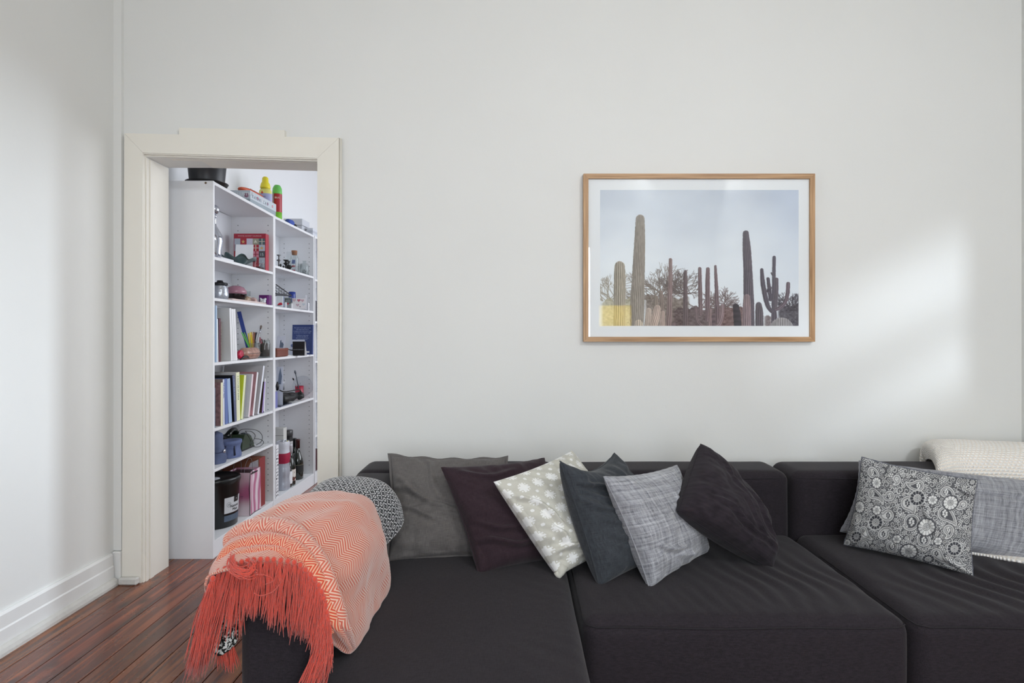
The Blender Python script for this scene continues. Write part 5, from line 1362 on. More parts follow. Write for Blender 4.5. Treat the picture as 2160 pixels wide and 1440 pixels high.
# advent calendar
y = 3.80; xl, xr, zt = P(493, 0, y).x, P(560.5, 0, y).x, zz(492.5, y)
r = thing('advent_calendar', ((xl + xr) / 2, y, Z), 'red boxed advent calendar with a grid of small pictures on the top shelf', 'calendar')
MB().bbox((xl, y, Z + .0005), (xr, y + .048, zt), r=.0012).build('calendar_box', mat('calendar_red', (168, 36, 56), rough=.35), r)
t = MB(); text_into(t, 'WINTER ADVENT CALENDAR', .0105, frame_M(((xl + xr) / 2, y - .0006, zt - .019), (1, 0, 0), (0, 0, 1)), align='CENTER', spacing=1.12); t.build('heading', mat('heading_pink', (226, 180, 186), rough=.6), r)
tiles = [(176, 184, 196), (170, 40, 56), (206, 200, 216), (160, 158, 140), (84, 104, 108)]
tl2 = [(150, 150, 160), (190, 60, 70), (210, 214, 220), (168, 30, 48), (186, 196, 208)]
tl3 = [(170, 60, 70), (200, 200, 210), (120, 130, 140), (206, 130, 150), (76, 82, 88)]
cw = (xr - xl - .008) / 5
for rr_, rowc in enumerate((tiles, tl2, tl3, tiles[::-1], tl2[::-1])):
    for cc in range(5):
        xx = xl + .004 + cc * cw; zt2 = zt - .032 - rr_ * .0415
        if zt2 - .04 < Z: continue
        cd_ = MB().box((xx, y - .0008, zt2 - .040), (xx + cw - .0008, y + .0001, zt2)).build('calendar_door', mat('door_%d_%d_%d' % rowc[cc], rowc[cc], rough=.5), r)
        if (cc, rr_) in ((4, 0), (3, 1), (3, 2)):
            q = MB(); mc = (216, 210, 196) if rr_ < 2 else (150, 20, 40)
            q.box((xx + cw * .44, y - .0014, zt2 - .040), (xx + cw * .56, y - .0008, zt2)); q.box((xx, y - .0014, zt2 - .022), (xx + cw - .0008, y - .0008, zt2 - .018)); q.build('ribbon_mark', mat('ribbon_%d' % mc[0], mc, rough=.5), cd_)
t = MB(); text_into(t, '15', .026, frame_M((xl + .004 + 4.14 * cw, y - .0010, zt - .032 - .083 - .030), (1, 0, 0), (0, 0, 1))); t.build('door_number', mat('number_grey', (200, 204, 206)), r)
for (cc, rr_, sh) in ((1, 0, 5), (3, 0, 3), (4, 1, 5)):
    q = MB(); cxx = xl + .004 + (cc + .45) * cw; czz = zt - .032 - rr_ * .0415 - .021
    n_ = sh * 2; pts = [((.013 if k % 2 == 0 else .006) * math.sin(2 * PI * k / n_), (.013 if k % 2 == 0 else .006) * math.cos(2 * PI * k / n_)) for k in range(n_)]
    q.prism(pts, .0005, frame_M((cxx, y - .0013, czz), (1, 0, 0), (0, 0, 1)) @ Matrix.Scale(-1, 4, (0, 0, 1)) if False else frame_M((cxx, y - .0008, czz), (1, 0, 0), (0, 0, 1)))
    q.build('star_mark', mat('star_%d' % sh, (214, 170, 110) if sh == 5 and rr_ == 0 else (222, 222, 206) if sh == 3 else (50, 50, 60)), r)
stand_card('blank_card', (495, 531), 514, 0, 3.70, Z + .0005, .10, M_CARD, 'blank white card standing in front of the red calendar', 'card', lean=.12)
# wavy green bowl
x, y = at(505, .075)
m = MB(); n = 60; prof = [(0, .002), (.030, .004), (.055, .022), (.085, .040), (.112, .048)]
vs = []; fs = []
for k in range(n):
    th = 2 * PI * k / n
    for i, (rr_, hz) in enumerate(prof):
        f_ = i / 4; w_ = math.sin(th * 7) * f_ ** 1.5
        vs.append((x + rr_ * (1 + .10 * w_) * math.cos(th) * .72, y + rr_ * (1 + .10 * w_) * math.sin(th) * 1.35, Z + hz + .012 * w_ + .0015))
for k in range(n):
    for i in range(4): fs.append((k * 5 + i, ((k + 1) % n) * 5 + i, ((k + 1) % n) * 5 + i + 1, k * 5 + i + 1))
m.add(vs, fs, 0, True); o = m.build('wavy_bowl', mat('dark_teal_glass', (30, 66, 68), rough=.08, spec=.9, coat=.6))
s_ = o.modifiers.new('t', 'SOLIDIFY'); s_.thickness = .003; tag(o, 'wavy dark green glass bowl at the front of the top shelf', 'bowl')
x, y = -1.650, 3.752
r = thing('glass_jar', (x, y, Z), 'small clear glass jar with coins and trinkets in front of the calendar', 'jar')
MB().lathe([(.030, 0), (.034, .004), (.035, .04), (.030, .050), (.030, .060), (.032, .062)], (x, y, Z), 24).build('jar_body', G_CLEAR, r)
m = MB(); rr_ = random.Random(2)
for k in range(9): m.lathe([(0, 0), (.009, 0), (.009, .002), (0, .002)], (x + rr_.uniform(-.016, .016), y + rr_.uniform(-.016, .016), Z + .003 + .002 * k), 10, M=Matrix.Rotation(rr_.uniform(-.5, .5), 3, 'X'))
m.build('trinkets', mat('trinket_mix', (110, 60, 60), rough=.4, metal=.4, var=.6, vscale=90), r)

# ---- nearest bookcase, second compartment ------------------------------------
Z = S1[1] + T
x, y = at(464, .075)
r = thing('frosted_jar', (x, y, Z), 'frosted silver jar with clip lid at the left of the second shelf', 'jar')
MB().lathe([(.036, 0), (.043, .006), (.046, .03), (.043, .065), (.036, .078), (.036, .084)], (x, y, Z), 30).build('jar_body', mat('mercury_glass', (168, 172, 180), rough=.22, metal=.6, var=.25, vscale=90, bump=.5, bscale=80), r)
MB().lathe([(.040, .084), (.042, .088), (.040, .098), (.018, .102), (.014, .112), (0, .113)], (x, y, Z), 26).build('lid', mat('pewter_dark', (48, 48, 52), rough=.35, metal=.7), r)
MB().tube([(x + .036, y, Z + .08), (x + .052, y, Z + .088), (x + .050, y + .01, Z + .094)], .0022, 6).build('clip', M_CHROME, r)
x, y = at(498, .085)
r = thing('round_vase', (x, y, Z), 'squat rounded vase, dusky pink above and glossy black below', 'vase')
MB().lathe([(.020, 0), (.030, .003), (.052, .025), (.060, .046), (.0605, .050)], (x, y, Z), 36).build('black_glazed_base', mat('gloss_black_glaze', (22, 14, 18), rough=.12), r)
MB().lathe([(.0605, .050), (.058, .070), (.044, .090), (.022, .100), (0, .101)], (x, y, Z), 36).build('pink_dome', mat('dusky_pink_glaze', (156, 112, 128), rough=.2), r)
x, y = at(518, .15)
r = lathe_thing('drinking_glass', [(.022, 0), (.028, .004), (.030, .088), (.0285, .088), (.026, .006), (0, .005)], 518, .15, Z, G_CLEAR, 'clear drinking glass behind the pink and black vase', 'glass')
x, y = at(520, .045)
o = MB(); o.sphere((x, y, Z + .020), .030, 20, 12, sx=.8, sy=1.1, sz=.72); o = o.build('cowrie_shell', mat('spotted_shell', (150, 128, 108), rough=.25, var=1.1, vscale=130)); tag(o, 'brown spotted cowrie shell beside the round vase', 'shell')
MB().tube([(x + .022, y - .02, Z + .034), (x + .024, y, Z + .036), (x + .02, y + .02, Z + .032)], .002, 5).build('shell_mouth', mat('shell_lip', (220, 206, 190), rough=.4), o)
x, y = at(535, .06)
o = MB(); n_ = 40; pts = [(x + .004 * math.cos(k * .5) * k * .14, y + .030 - k * .0014, Z + .016 + .004 * math.sin(k * .5) * k * .12) for k in range(n_)]
o.tube(pts, [.003 + .011 * math.sin(PI * k / n_) for k in range(n_)], 10); o = o.build('spiral_shell', mat('pink_shell', (190, 160, 156), rough=.4, var=.2, vscale=80)); tag(o, 'small pinkish spiral shell to the right of the cowrie', 'shell')
o = MB().bbox((FX - .075, yy(488, .02), Z + .0004), (FX - .012, yy(560, .02), Z + .012), r=.003).build('stone_slab', mat('pinkish_marble', (212, 194, 190), rough=.35, var=.12, vscale=14)); tag(o, 'long pinkish marble slab lying along the front of the second shelf', 'slab')
xl, xr = P(546, 0, 3.80).x, P(567, 0, 3.80).x
r = thing('small_box', ((xl + xr) / 2, 3.8, Z), 'small purple box standing at the right end of the second shelf', 'box')
MB().bbox((xl, 3.80, Z + .0004), (xr, 3.845, zz(622, 3.80)), r=.001).build('box_body', mat('deep_purple', (92, 22, 100), rough=.4), r)
MB().box((xr - .010, 3.7990, Z + .003), (xr - .0035, 3.8005, zz(624, 3.8))).build('box_stripe', mat('violet_stripe', (140, 60, 150), rough=.4), r)
x, y = -1.634, 3.768
o = MB(); rr_ = random.Random(9)
for k in range(9):
    a_ = rr_.uniform(0, 6.28); dr = Vector((math.cos(a_) * .6, math.sin(a_), rr_.uniform(.3, 1.2))).normalized()
    Mq = dr.to_track_quat('Z', 'Y').to_matrix()
    o.lathe([(.007, 0), (.007, .022), (0, .030)], (x, y, Z + .018), 6, M=Mq, smooth=False)
o.lathe([(.018, 0), (.020, .010), (.012, .022), (0, .024)], (x, y, Z + .012), 8, smooth=False)
o = o.build('crystal_cluster', mat('pale_crystal', (206, 212, 216), rough=.2)); tag(o, 'pale crystal cluster in front of the purple box', 'crystal')

# ---- nearest bookcase, third compartment: pens and tins ------------------------
Z = S1[2] + T
x, y = -1.652, 3.838
r = thing('pen_jar', (x, y, Z), 'clear glass jar crammed with pens and pencils at the right of the middle shelf', 'jar')
MB().lathe([(.030, 0), (.034, .005), (.034, .095), (.030, .104), (.031, .116), (.0295, .116), (.028, .104), (.032, .094), (.031, .007), (0, .006)], (x, y, Z), 30).build('jar_glass', G_CLEAR, r)
m = MB(); m.lathe([(.028, .008), (.030, .010), (.029, .085), (.02, .095), (0, .096)], (x, y, Z), 20); m.build('jar_contents', mat('mixed_small_tools', (62, 52, 50), rough=.6, var=1.1, vscale=70), r)
r2 = thing('pen_pot', (-1.697, 3.765, Z), 'square glass pot of coloured markers, brushes and pencils on the middle shelf', 'pot')
x2, y2 = -1.697, 3.765
MB().lathe([(.040, 0), (.044, .004), (.048, .098), (.0465, .098), (.042, .006), (0, .005)], (x2, y2, Z), 4).build('pot_glass', G_CLEAR, r2)
rr_ = random.Random(12)
def stick(px, py, d, base, m, rad, label, cat='pen', name='pen', tip=None, group='pens and brushes in the two glass pots', n=8):
    bx, by = base; X1 = FX - d; Y1_ = (-X1) * F / (CX - px); top = Vector((X1, Y1_, zz(py, Y1_)))
    bot = Vector((bx + rr_.uniform(-.012, .012), by + rr_.uniform(-.015, .015), Z + .012))
    q = MB().tube([bot, bot.lerp(top, .88), top], [rad, rad, rad * .8], n); o = q.build(name, m); tag(o, label, cat, group)
    if tip:
        a_ = bot.lerp(top, 1.0); dr = (top - bot).normalized(); tip_m, L_, tr_ = tip
        MB().tube([a_, a_ + dr * L_ * .6, a_ + dr * L_], [tr_, tr_ * 1.25, tr_ * .5], n).build('tip', tip_m, o)
    return o
pc = lambda n, c: mat('pen_' + n, c, rough=.4)
for (px, py, d, c_, nm, rad) in ((510, 701, .09, (96, 186, 90), 'green', .004), (515, 701, .11, (104, 160, 84), 'olive green', .004), (524, 703, .09, (214, 186, 40), 'mustard yellow', .0045), (528, 701, .08, (226, 204, 50), 'bright yellow', .0045),
                                 (531, 700, .10, (196, 150, 50), 'ochre', .0042), (535.5, 700, .09, (132, 76, 46), 'brown', .0045), (538.5, 701, .11, (96, 46, 42), 'dark red-brown', .0045), (541.5, 701, .09, (30, 26, 28), 'black', .0055)):
    stick(px, py, d, (x2, y2), pc(nm.replace(' ', '_').replace('-', '_'), c_), rad, nm + ' felt marker standing in the square glass pot', name='felt_marker')
stick(543, 701, .085, (x2, y2), pc('steel', (176, 178, 182)), .0028, 'long silver-handled paint brush standing in the square glass pot', 'brush', 'paint_brush')
q = bpy.data.objects[-1] if False else None
bx, by = x2, y2
o = MB(); p0 = Vector((x2 + .01, y2 + .01, Z + .02)); X1 = FX - .08; Y1_ = (-X1) * F / (CX - 551); p1 = Vector((X1, Y1_, zz(686, Y1_)))
o.tube([p0, p0.lerp(p1, .72)], .0035, 8); o = o.build('paint_brush', pc('white_brush', (214, 214, 216))); tag(o, 'white-handled paint brush leaning out of the square glass pot', 'brush', 'pens and brushes in the two glass pots')
MB().tube([p0.lerp(p1, .72), p0.lerp(p1, .88)], .0042, 8).build('ferrule', M_CHROME, o); MB().tube([p0.lerp(p1, .88), p0.lerp(p1, .96), p1], [.005, .0065, .003], 8).build('bristles', mat('bristle_taupe', (120, 108, 98), rough=.9), o)
for (px, py, c_, nm) in ((548, 711, (150, 60, 80), 'rose'), (551, 709, (90, 40, 44), 'maroon'), (556.5, 703, (60, 56, 60), 'charcoal'), (560, 702, (40, 38, 44), 'black-capped'), (562.5, 709, (24, 26, 34), 'navy'), (545.5, 713, (196, 150, 150), 'pink'), (565.5, 709, (36, 36, 46), 'dark grey')):
    stick(px, py, .09 + rr_.uniform(-.02, .02), (x, y), pc(nm.replace('-', '_'), c_), .004, nm + ' pencil standing in the round glass jar', 'pencil', 'pencil')
# blue ruler
p0 = Vector((x2 - .01, y2 - .02, Z + .02)); y1_ = yy(504, .14); p1 = Vector((FX - .14, y1_, zz(657, y1_)))
M = frame_M(p0, (p1 - p0).cross(Vector((.25, -1, 0))), (p1 - p0)); L_ = (p1 - p0).length
o = MB().bbox((-.012, 0, -.001), (.012, L_, .001), r=.0004, M=M).build('ruler', mat('blue_plastic_ruler', (40, 62, 138), rough=.3)); tag(o, 'long blue plastic ruler leaning out of the square glass pot', 'ruler')
# tin case with leaf pattern
x, y = -1.652, 3.645
r = thing('glasses_case', (x, y, Z), 'oblong rounded tin with rust-brown leaf pattern lying on the middle shelf', 'tin')
def capsule(mb, c, L, rad, sz, n=26, top=True):
    prof = []
    for k in range(13):
        a_ = PI * k / 12; prof.append((rad * math.sin(a_) + 1e-5, -math.cos(a_) * rad + (-(L / 2 - rad) if k < 6.5 else (L / 2 - rad))))
    Mq = Matrix.Rotation(PI / 2, 3, 'X'); th = (0, PI) if top else (PI, 2 * PI)
    mb.lathe(prof, c, n, 1, sz, M=Mq, a0=th[0], a1=th[1], caps=False)
pat = mat('rust_leaf_tin', (162, 124, 110), rough=.25, var=.7, vscale=48)
m = MB(); capsule(m, (x, y - .03, Z + .036), .205, .036, 1.0, top=True); m.build('tin_half', pat, r)
m = MB(); capsule(m, (x, y - .03, Z + .036), .205, .036, 1.0, top=False); m.build('tin_half', pat, r)
MB().tube([(x + .0365, y - .03 + (k - 10) * .0095, Z + .036) for k in range(21)], .0012, 5).build('hinge_line', mat('tin_seam', (90, 80, 76), metal=.6, rough=.4), r)
x, y = at(507, .022)
r = thing('tape_dispenser', (x, y, Z), 'small crimson red tape dispenser with black base beside the rust-patterned tin', 'dispenser')
MB().lathe([(.014, -.008), (.027, -.008), (.027, .008), (.014, .008)], (x, y, Z + .032), 20, M=Matrix.Rotation(PI / 2, 3, 'Y')).build('red_shell', mat('crimson_plastic', (176, 22, 60), rough=.3), r)
m = MB(); m.tube([(x + .01, y - .02, Z + .004), (x + .012, y + .02, Z + .018), (x + .012, y + .06, Z + .020), (x + .010, y + .09, Z + .008)], [.004, .006, .006, .003], 8); m.build('black_arm', M_BLACK, r)

# ---- nearest bookcase, fifth compartment: pouches and telephone --------------
Z = S1[4] + T
M_DEN = mat('washed_denim', (82, 92, 122), rough=.85, var=.45, vscale=16, bump=.5, bscale=40)
x, y = at(457, .070)
r = thing('denim_pouch', (x, y, Z), 'tall slumped blue denim bag at the left of the second shelf from the floor', 'bag')
g_ = []
for k in range(16):
    f_ = k / 15; rr2 = (.046 + .006 * math.sin(f_ * 7) - .018 * f_ ** 3) * math.sqrt(max(.02, 1 - max(0, f_ - .86) ** 2 / .0196))
    g_.append([(x + rr2 * (1 + .07 * math.sin(3 * t_ + k * .5)) * math.cos(t_) * .95, y + rr2 * (1 + .07 * math.sin(4 * t_ - k * .4)) * math.sin(t_), Z + .001 + .178 * f_) for t_ in np.linspace(0, 2 * PI, 31)])
grid_mesh('bag_body', np.array(g_), M_DEN, r)
MB().tube([(x + .048 * math.cos(t_) * 1.0, y + .052 * math.sin(t_), Z + .075 + .01 * math.sin(t_ * 2)) for t_ in np.linspace(-1.8, 1.6, 16)], .003, 6).build('drawstring', mat('denim_cord', (58, 66, 96), rough=.8), r)
MB().lathe([(.009, -.004), (.012, 0), (.009, .004)], (x + .050, y - .012, Z + .07), 10, M=Matrix.Rotation(PI / 2, 3, 'Y')).build('buckle', M_CHROME, r)
x, y = at(486, .075)
r = thing('denim_pouch', (x, y, Z), 'low round blue denim pouch with rolled rim', 'bag')
g_ = []
for k in range(14):
    f_ = k / 13; rr2 = .062 + .003 * math.sin(f_ * 9)
    if f_ > .8: rr2 += .004
    g_.append([(x + rr2 * (1 + .02 * math.sin(3 * t_ + k * .4)) * math.cos(t_) * .9, y + rr2 * (1 + .015 * math.sin(4 * t_ - k * .3)) * math.sin(t_) * 1.05, Z + .001 + .098 * f_) for t_ in np.linspace(0, 2 * PI, 31)])
g_.append([(x + .045 * math.cos(t_), y + .05 * math.sin(t_), Z + .100) for t_ in np.linspace(0, 2 * PI, 31)]); g_.append([(x + .001 * math.cos(t_), y + .001 * math.sin(t_), Z + .092) for t_ in np.linspace(0, 2 * PI, 31)])
grid_mesh('pouch_body', np.array(g_), mat('denim_light', (90, 102, 140), rough=.85, var=.5, vscale=16, bump=.5, bscale=40), r)
MB().tube([(x + .05, y - .05, Z + .02), (x + .052, y - .06, Z + .06), (x + .050, y - .055, Z + .075)], [.006, .005, .003], 8).build('tassel_tip', mat('dark_denim', (34, 38, 60), rough=.8), r)
# army green telephone with cord
x, y = FX - .150, 3.69
M_ARMY = mat('army_green_enamel', (46, 60, 42), rough=.35)
r = thing('telephone', (x, y, Z), 'old dark green telephone with its black cord beside the denim pouches', 'telephone')
ya, yb_ = y - .085, y + .085
m = MB(); Mq = frame_M((x + .07, ya, Z + .001), (0, 1, 0), (0, 0, 1))
m.prism([(0, 0), (.165, 0), (.165, .025), (.135, .062), (.100, .092), (.040, .098), (.008, .060)], .145, frame_M((x - .075, ya, Z + .001), (0, 1, 0), (0, 0, 1)), 0)
m.build('telephone_body', M_ARMY, r)
MB().bbox((x - .08, ya - .004, Z + .0005), (x + .075, yb_, Z + .008), r=.003).build('base_plate', M_BLACK, r)
m = MB(); m.tube([(x + .02, ya - .085, Z + .100), (x + .02, ya - .05, Z + .130), (x + .01, ya + .0, Z + .136), (x + .0, ya + .05, Z + .128), (x - .005, ya + .07, Z + .106)], [.024, .015, .013, .015, .023], 14); m.build('handset', mat('bakelite_black', (16, 22, 18), rough=.18), r)
m = MB(); m.lathe([(.034, 0), (.036, .004), (.030, .010), (0, .011)], (x + .035, ya + .122, Z + .074), 22, M=Matrix.Rotation(-.75, 3, 'X')); dial = m.build('dial', mat('dial_silver', (150, 156, 164), rough=.2, metal=.7), r)
m = MB()
for k in range(8): m.lathe([(.004, 0), (.004, .002), (0, .0025)], (x + .035 + .024 * math.cos(k * .785), ya + .122 + .018 * math.sin(k * .785), Z + .084 - .016 * math.sin(k * .785)), 8)
tag(m.build('finger_holes', M_BLACK, dial), kind='stuff')
def cord(pts, rad=.0019): 
    m = MB(); m.tube(spline_pts(pts, 50).tolist(), rad, 6); return m.build('cord', M_BLACK, r)
def Q(px, py, d): 
    X_ = FX - d; Y_ = (-X_) * F / (CX - px); return (X_, Y_, zz(py, Y_))
cord([Q(503, 910, .06), Q(512, 905, .05), Q(530, 905, .05), Q(545, 909, .05), Q(553, 919, .05), Q(551, 931, .05), Q(541, 938, .05)])
cord([Q(517, 909, .045), Q(530, 910, .04), Q(538, 917, .04), Q(536, 926, .045), Q(529, 938, .05), Q(527, 942, .06)])
cord([Q(518, 909, .04), Q(524, 920, .03), Q(529, 930, .03), Q(528, 940, .03), Q(545, 942, .03), Q(556, 934, .04), Q(551, 927, .04), Q(538, 925, .04)])

# ---- nearest bookcase, bottom: bucket and bags ------------------------------
Z = B0
y = 3.395; x = FX - .134
r = thing('bucket', (x, y, Z), 'large black lidded plastic bucket with a pale label on the bottom shelf', 'bucket')
M_BK = mat('bucket_black', (20, 22, 23), rough=.28)
MB().lathe([(.0, .001), (.112, .001), (.115, .004), (.1265, .245), (.130, .248), (.130, .256), (.126, .258)], (x, y, Z), 56, caps=False).build('bucket_body', M_BK, r)
MB().lathe([(.1305, .252), (.1325, .256), (.1325, .272), (.129, .280), (.121, .281), (.119, .275), (.0, .275)], (x, y, Z), 56, caps=False).build('lid', M_BK, r)
MB().lathe([(.0, .2756), (.042, .2756), (.042, .2762), (.0, .2762)], (x - .01, y - .045, Z), 26, sx=1.3).build('lid_sticker', mat('sticker_grey', (178, 182, 190), rough=.5, var=.15, vscale=70), r)
def curved(mb, a0, a1, z0, z1, off=.0008, mi=0, n=16):
    prof = [(.115 + .0115 * (zq - .004) / .241 + off, zq) for zq in (z0, z1)]
    mb.lathe(prof, (x, y, Z), n, a0=a0, a1=a1, caps=False, mi=mi); return mb
aL, aR = -.73, .36
fl_ = curved(MB(), aL, aR, .082, .172).build('front_label', mat('label_grey', (196, 198, 202), rough=.5), r)
curved(MB(), aL, aR, .036, .070).build('lower_label', mat('label_slate', (84, 98, 116), rough=.5, var=.2, vscale=60), r)
curved(MB(), aL + .50, aL + .84, .138, .173, off=.0014).build('logo_square', M_BLACK, fl_)
def curved_text(s, size, a_c, z_, m, nm, off=.0022):
    cu = MB(); text_into(cu, s, size, Matrix.Identity(4), depth=.0002, align='CENTER')
    q = MB(); vs = []
    for (u, v, w_) in cu.v:
        rad_ = .115 + .0115 * (z_ + v) / .241 + off + w_; a_ = a_c + u / .122
        vs.append((x + rad_ * math.cos(a_), y + rad_ * math.sin(a_), Z + z_ + v))
    q.add(vs, cu.f); return q.build(nm, m, fl_)
curved_text('Natural', .0215, aL + .56, .112, mat('label_ink', (24, 26, 30)), 'label_text')
curved_text('Mass', .0215, aL + .60, .092, mat('label_ink', (24, 26, 30)), 'label_text')
curved_text('10', .016, aL + .22, .126, mat('label_grey_ink', (110, 114, 120)), 'label_number')
curved_text('o', .016, aL + .67, .152, mat('label_grey', (0, 0, 0)), 'logo_mark')
m = MB()
for k in range(24):
    a_ = 2 * PI * k / 24; b_ = 2 * PI * (k + 1) / 24
    pts = [(aL + .22 + rr2 * math.cos(q) / .122, .131 + rr2 * math.sin(q)) for (rr2, q) in ((.0125, a_), (.0140, a_), (.0140, b_), (.0125, b_))]
    m.add([(x + (.1232) * math.cos(u), y + .1232 * math.sin(u), Z + v) for u, v in pts], [(0, 1, 2, 3)])
m.build('label_ring', mat('label_grey_ink', (0, 0, 0)), fl_)
# gift bags
def bag(name, x0, x1, y0, y1, h, ms, label, handles=True, hc=(150, 150, 152)):
    r = thing(name, ((x0 + x1) / 2, (y0 + y1) / 2, Z), label, 'bag')
    m = MB(); t_ = .0008
    m.add([(x0, y0, Z + .0005), (x1, y0, Z + .0005), (x1, y1, Z + .0005), (x0, y1, Z + .0005), (x0 + .004, y0 + .006, Z + h), (x1 - .002, y0 + .004, Z + h), (x1 - .002, y1 - .004, Z + h * 1.02), (x0 + .004, y1 - .004, Z + h), (x1 - .018, (y0 + y1) / 2, Z + h * .55), (x1 - .010, (y0 + y1) / 2, Z + .0005), (x1 - .022, (y0 + y1) / 2, Z + h * .99)],
          [(0, 1, 5, 4), (2, 3, 7, 6), (3, 0, 4, 7), (1, 9, 8), (9, 2, 8), (1, 8, 5), (8, 2, 6), (5, 8, 10), (8, 6, 10), (0, 3, 2, 9, 1)])
    m.build('bag_paper', ms, r)
    return r
M_PINK = nodes_of('pink_striped_paper', (206, 160, 178), .5)[0]
nt = M_PINK.node_tree; tc = nt.nodes.new('ShaderNodeTexCoord'); mp = nt.nodes.new('ShaderNodeMapping'); mp.inputs['Rotation'].default_value = (.12, 0, 0)
wv = nt.nodes.new('ShaderNodeTexWave'); wv.bands_direction = 'Y'; wv.inputs['Scale'].default_value = 7; wv.inputs['Distortion'].default_value = 3.0; wv.inputs['Detail'].default_value = 1
rp = nt.nodes.new('ShaderNodeValToRGB'); nt.links.new(tc.outputs['Object'], mp.inputs[0]); nt.links.new(mp.outputs[0], wv.inputs[0]); nt.links.new(wv.outputs[1], rp.inputs[0])
rp.color_ramp.elements[0].color = (*lin((176, 96, 132)), 1); rp.color_ramp.elements[1].color = (*lin((222, 206, 214)), 1); nt.links.new(rp.outputs[0], nt.nodes['Principled BSDF'].inputs['Base Color'])
ya, yb_ = 3.55, 3.70
r = bag('gift_bag', FX - .16, FX - .004, ya, yb_, .262, M_PINK, 'pink and white striped paper gift bag on the bottom shelf')
MB().tube([(FX - .006, ya, Z + .002), (FX - .005, ya + .001, Z + .09), (FX - .010, ya + .001, Z + .16), (FX - .006, ya + .006, Z + .262)], .0022, 6).build('black_edge', M_BLACK, r)
MB().tube([(FX - .006, yb_, Z + .002), (FX - .010, yb_ + .001, Z + .12), (FX - .006, yb_ - .004, Z + .264)], .0018, 6).build('black_edge', M_BLACK, r)
MB().tube([(FX - .004, ya, Z + .003), (FX - .012, (ya + yb_) / 2, Z + .003), (FX - .004, yb_, Z + .003)], .0016, 6).build('black_edge', M_BLACK, r)
MB().box((FX - .152, ya + .008, Z + .245), (FX - .012, yb_ - .008, Z + .252)).build('bag_lining', M_BLACK, r)
t = MB(); text_into(t, 'SECRET', .028, frame_M((FX - .140, ya + .002, Z + .100), (1, 0, .02), (0, 0, 1))); t.build('bag_lettering', mat('lettering_mauve', (120, 80, 104)), r)
for k, dx in enumerate((.045, .115)):
    MB().tube(spline_pts([(FX - dx, ya + .006, Z + .25), (FX - dx + .004, ya + .02, Z + .31), (FX - dx + .014, ya + .05, Z + .345), (FX - dx + .022, ya + .07, Z + .31), (FX - dx + .02, ya + .075, Z + .25)], 20).tolist(), .0011, 5).build('cord_handle', mat('cord_grey', (110, 112, 116), rough=.7), r)
r = thing('brown_bag', (FX - .12, 3.76, Z), 'brown paper carrier bag with red side behind the striped gift bag', 'bag')
ya, yb_ = 3.712, 3.800
MB().bbox((FX - .255, ya, Z + .0005), (FX - .022, yb_, Z + .315), r=.001).build('bag_paper', mat('brown_kraft', (128, 78, 56), rough=.7, var=.1, vscale=30), r)
MB().box((FX - .0215, ya + .004, Z + .002), (FX - .020, yb_ - .002, Z + .315)).build('red_side', mat('dull_red', (134, 48, 50), rough=.6), r)
MB().prism([(0, 0), (.062, 0), (.062, .052), (.012, .030)], .001, frame_M((FX - .088, ya - .0002, Z + .258), (1, 0, 0), (0, 0, 1))).build('white_flap', mat('flap_white', (196, 192, 200), rough=.6, var=.2, vscale=60), r)
# ---- second bookcase, top compartment: glass ---------------------------------
Z = S2[0] + T
x, y = at(610, .10)
r = thing('oil_lamp', (x, y, Z), 'clear glass oil lamp chimney on a dark metal burner on the top shelf', 'lamp')
MB().lathe([(.026, 0), (.030, .004), (.018, .012), (.010, .022), (.020, .040), (.028, .048), (.012, .060)], (x, y - .01, Z), 20).build('burner', M_DK, r)
MB().lathe([(.018, .060), (.030, .085), (.030, .10), (.018, .125), (.015, .160), (.014, .160)], (x, y - .01, Z), 24, caps=False).build('chimney', G_CLEAR, r)
x, y = at(603, .035)
m = MB(); m.lathe([(.020, 0), (.022, .003), (.006, .010), (.005, .030), (.014, .040), (.020, .044), (.008, .050), (.006, .060), (.018, .066), (.020, .070), (0, .070)], (x, y, Z), 18); o = m.build('candle_holder', M_DK); tag(o, 'dark metal candle holder at the front of the top glass shelf', 'candle holder')
x, y = at(588, .04)
m = MB(); m.lathe([(.018, 0), (.020, .003), (.005, .010), (.005, .045), (.017, .052), (.004, .060), (.004, .080), (.016, .090), (0, .091)], (x, y, Z), 18); o = m.build('candle_holder', mat('antique_pewter', (96, 94, 96), rough=.3, metal=.8)); tag(o, 'turned pewter candle holder beside the bookcase divider', 'candle holder')
for k, px in enumerate((592, 598)):
    x, y = at(px, .025 + .02 * k)
    m = MB(); m.lathe([(.010, 0), (.011, .002), (.004, .010), (.007, .018), (.003, .026), (0, .030)], (x, y, Z), 12); m.tube([(x - .008, y, Z + .020), (x, y, Z + .024), (x + .008, y, Z + .018)], .002, 6)
    o = m.build('figurine', M_DK); tag(o, ['tiny dark metal figurine left on the top glass shelf', 'tiny dark metal figurine right of its twin on the top glass shelf'][k], 'figurine', 'tiny metal figurines')
m = MB(); x, y = at(609, .15); m.lathe([(.012, 0), (.004, .01), (.004, .085), (.016, .108), (.010, .106), (0, .10)], (x, y, Z), 16); o = m.build('candle_holder', M_DK); tag(o, 'slender dark metal flower-shaped holder at the back of the top glass shelf', 'candle holder')
x, y = at(621, .07)
r = thing('corked_bottle', (x, y, Z), 'tall clear glass bottle with a wide cork stopper', 'bottle')
MB().lathe([(.030, 0), (.033, .004), (.033, .110), (.026, .132), (.020, .142), (.022, .162), (.020, .162), (.018, .142), (.031, .108), (.031, .006), (0, .005)], (x, y, Z), 28).build('bottle_glass', G_CLEAR, r)
MB().lathe([(.018, .140), (.021, .163), (.021, .173), (0, .174)], (x, y, Z), 20).build('cork', M_CORK, r)
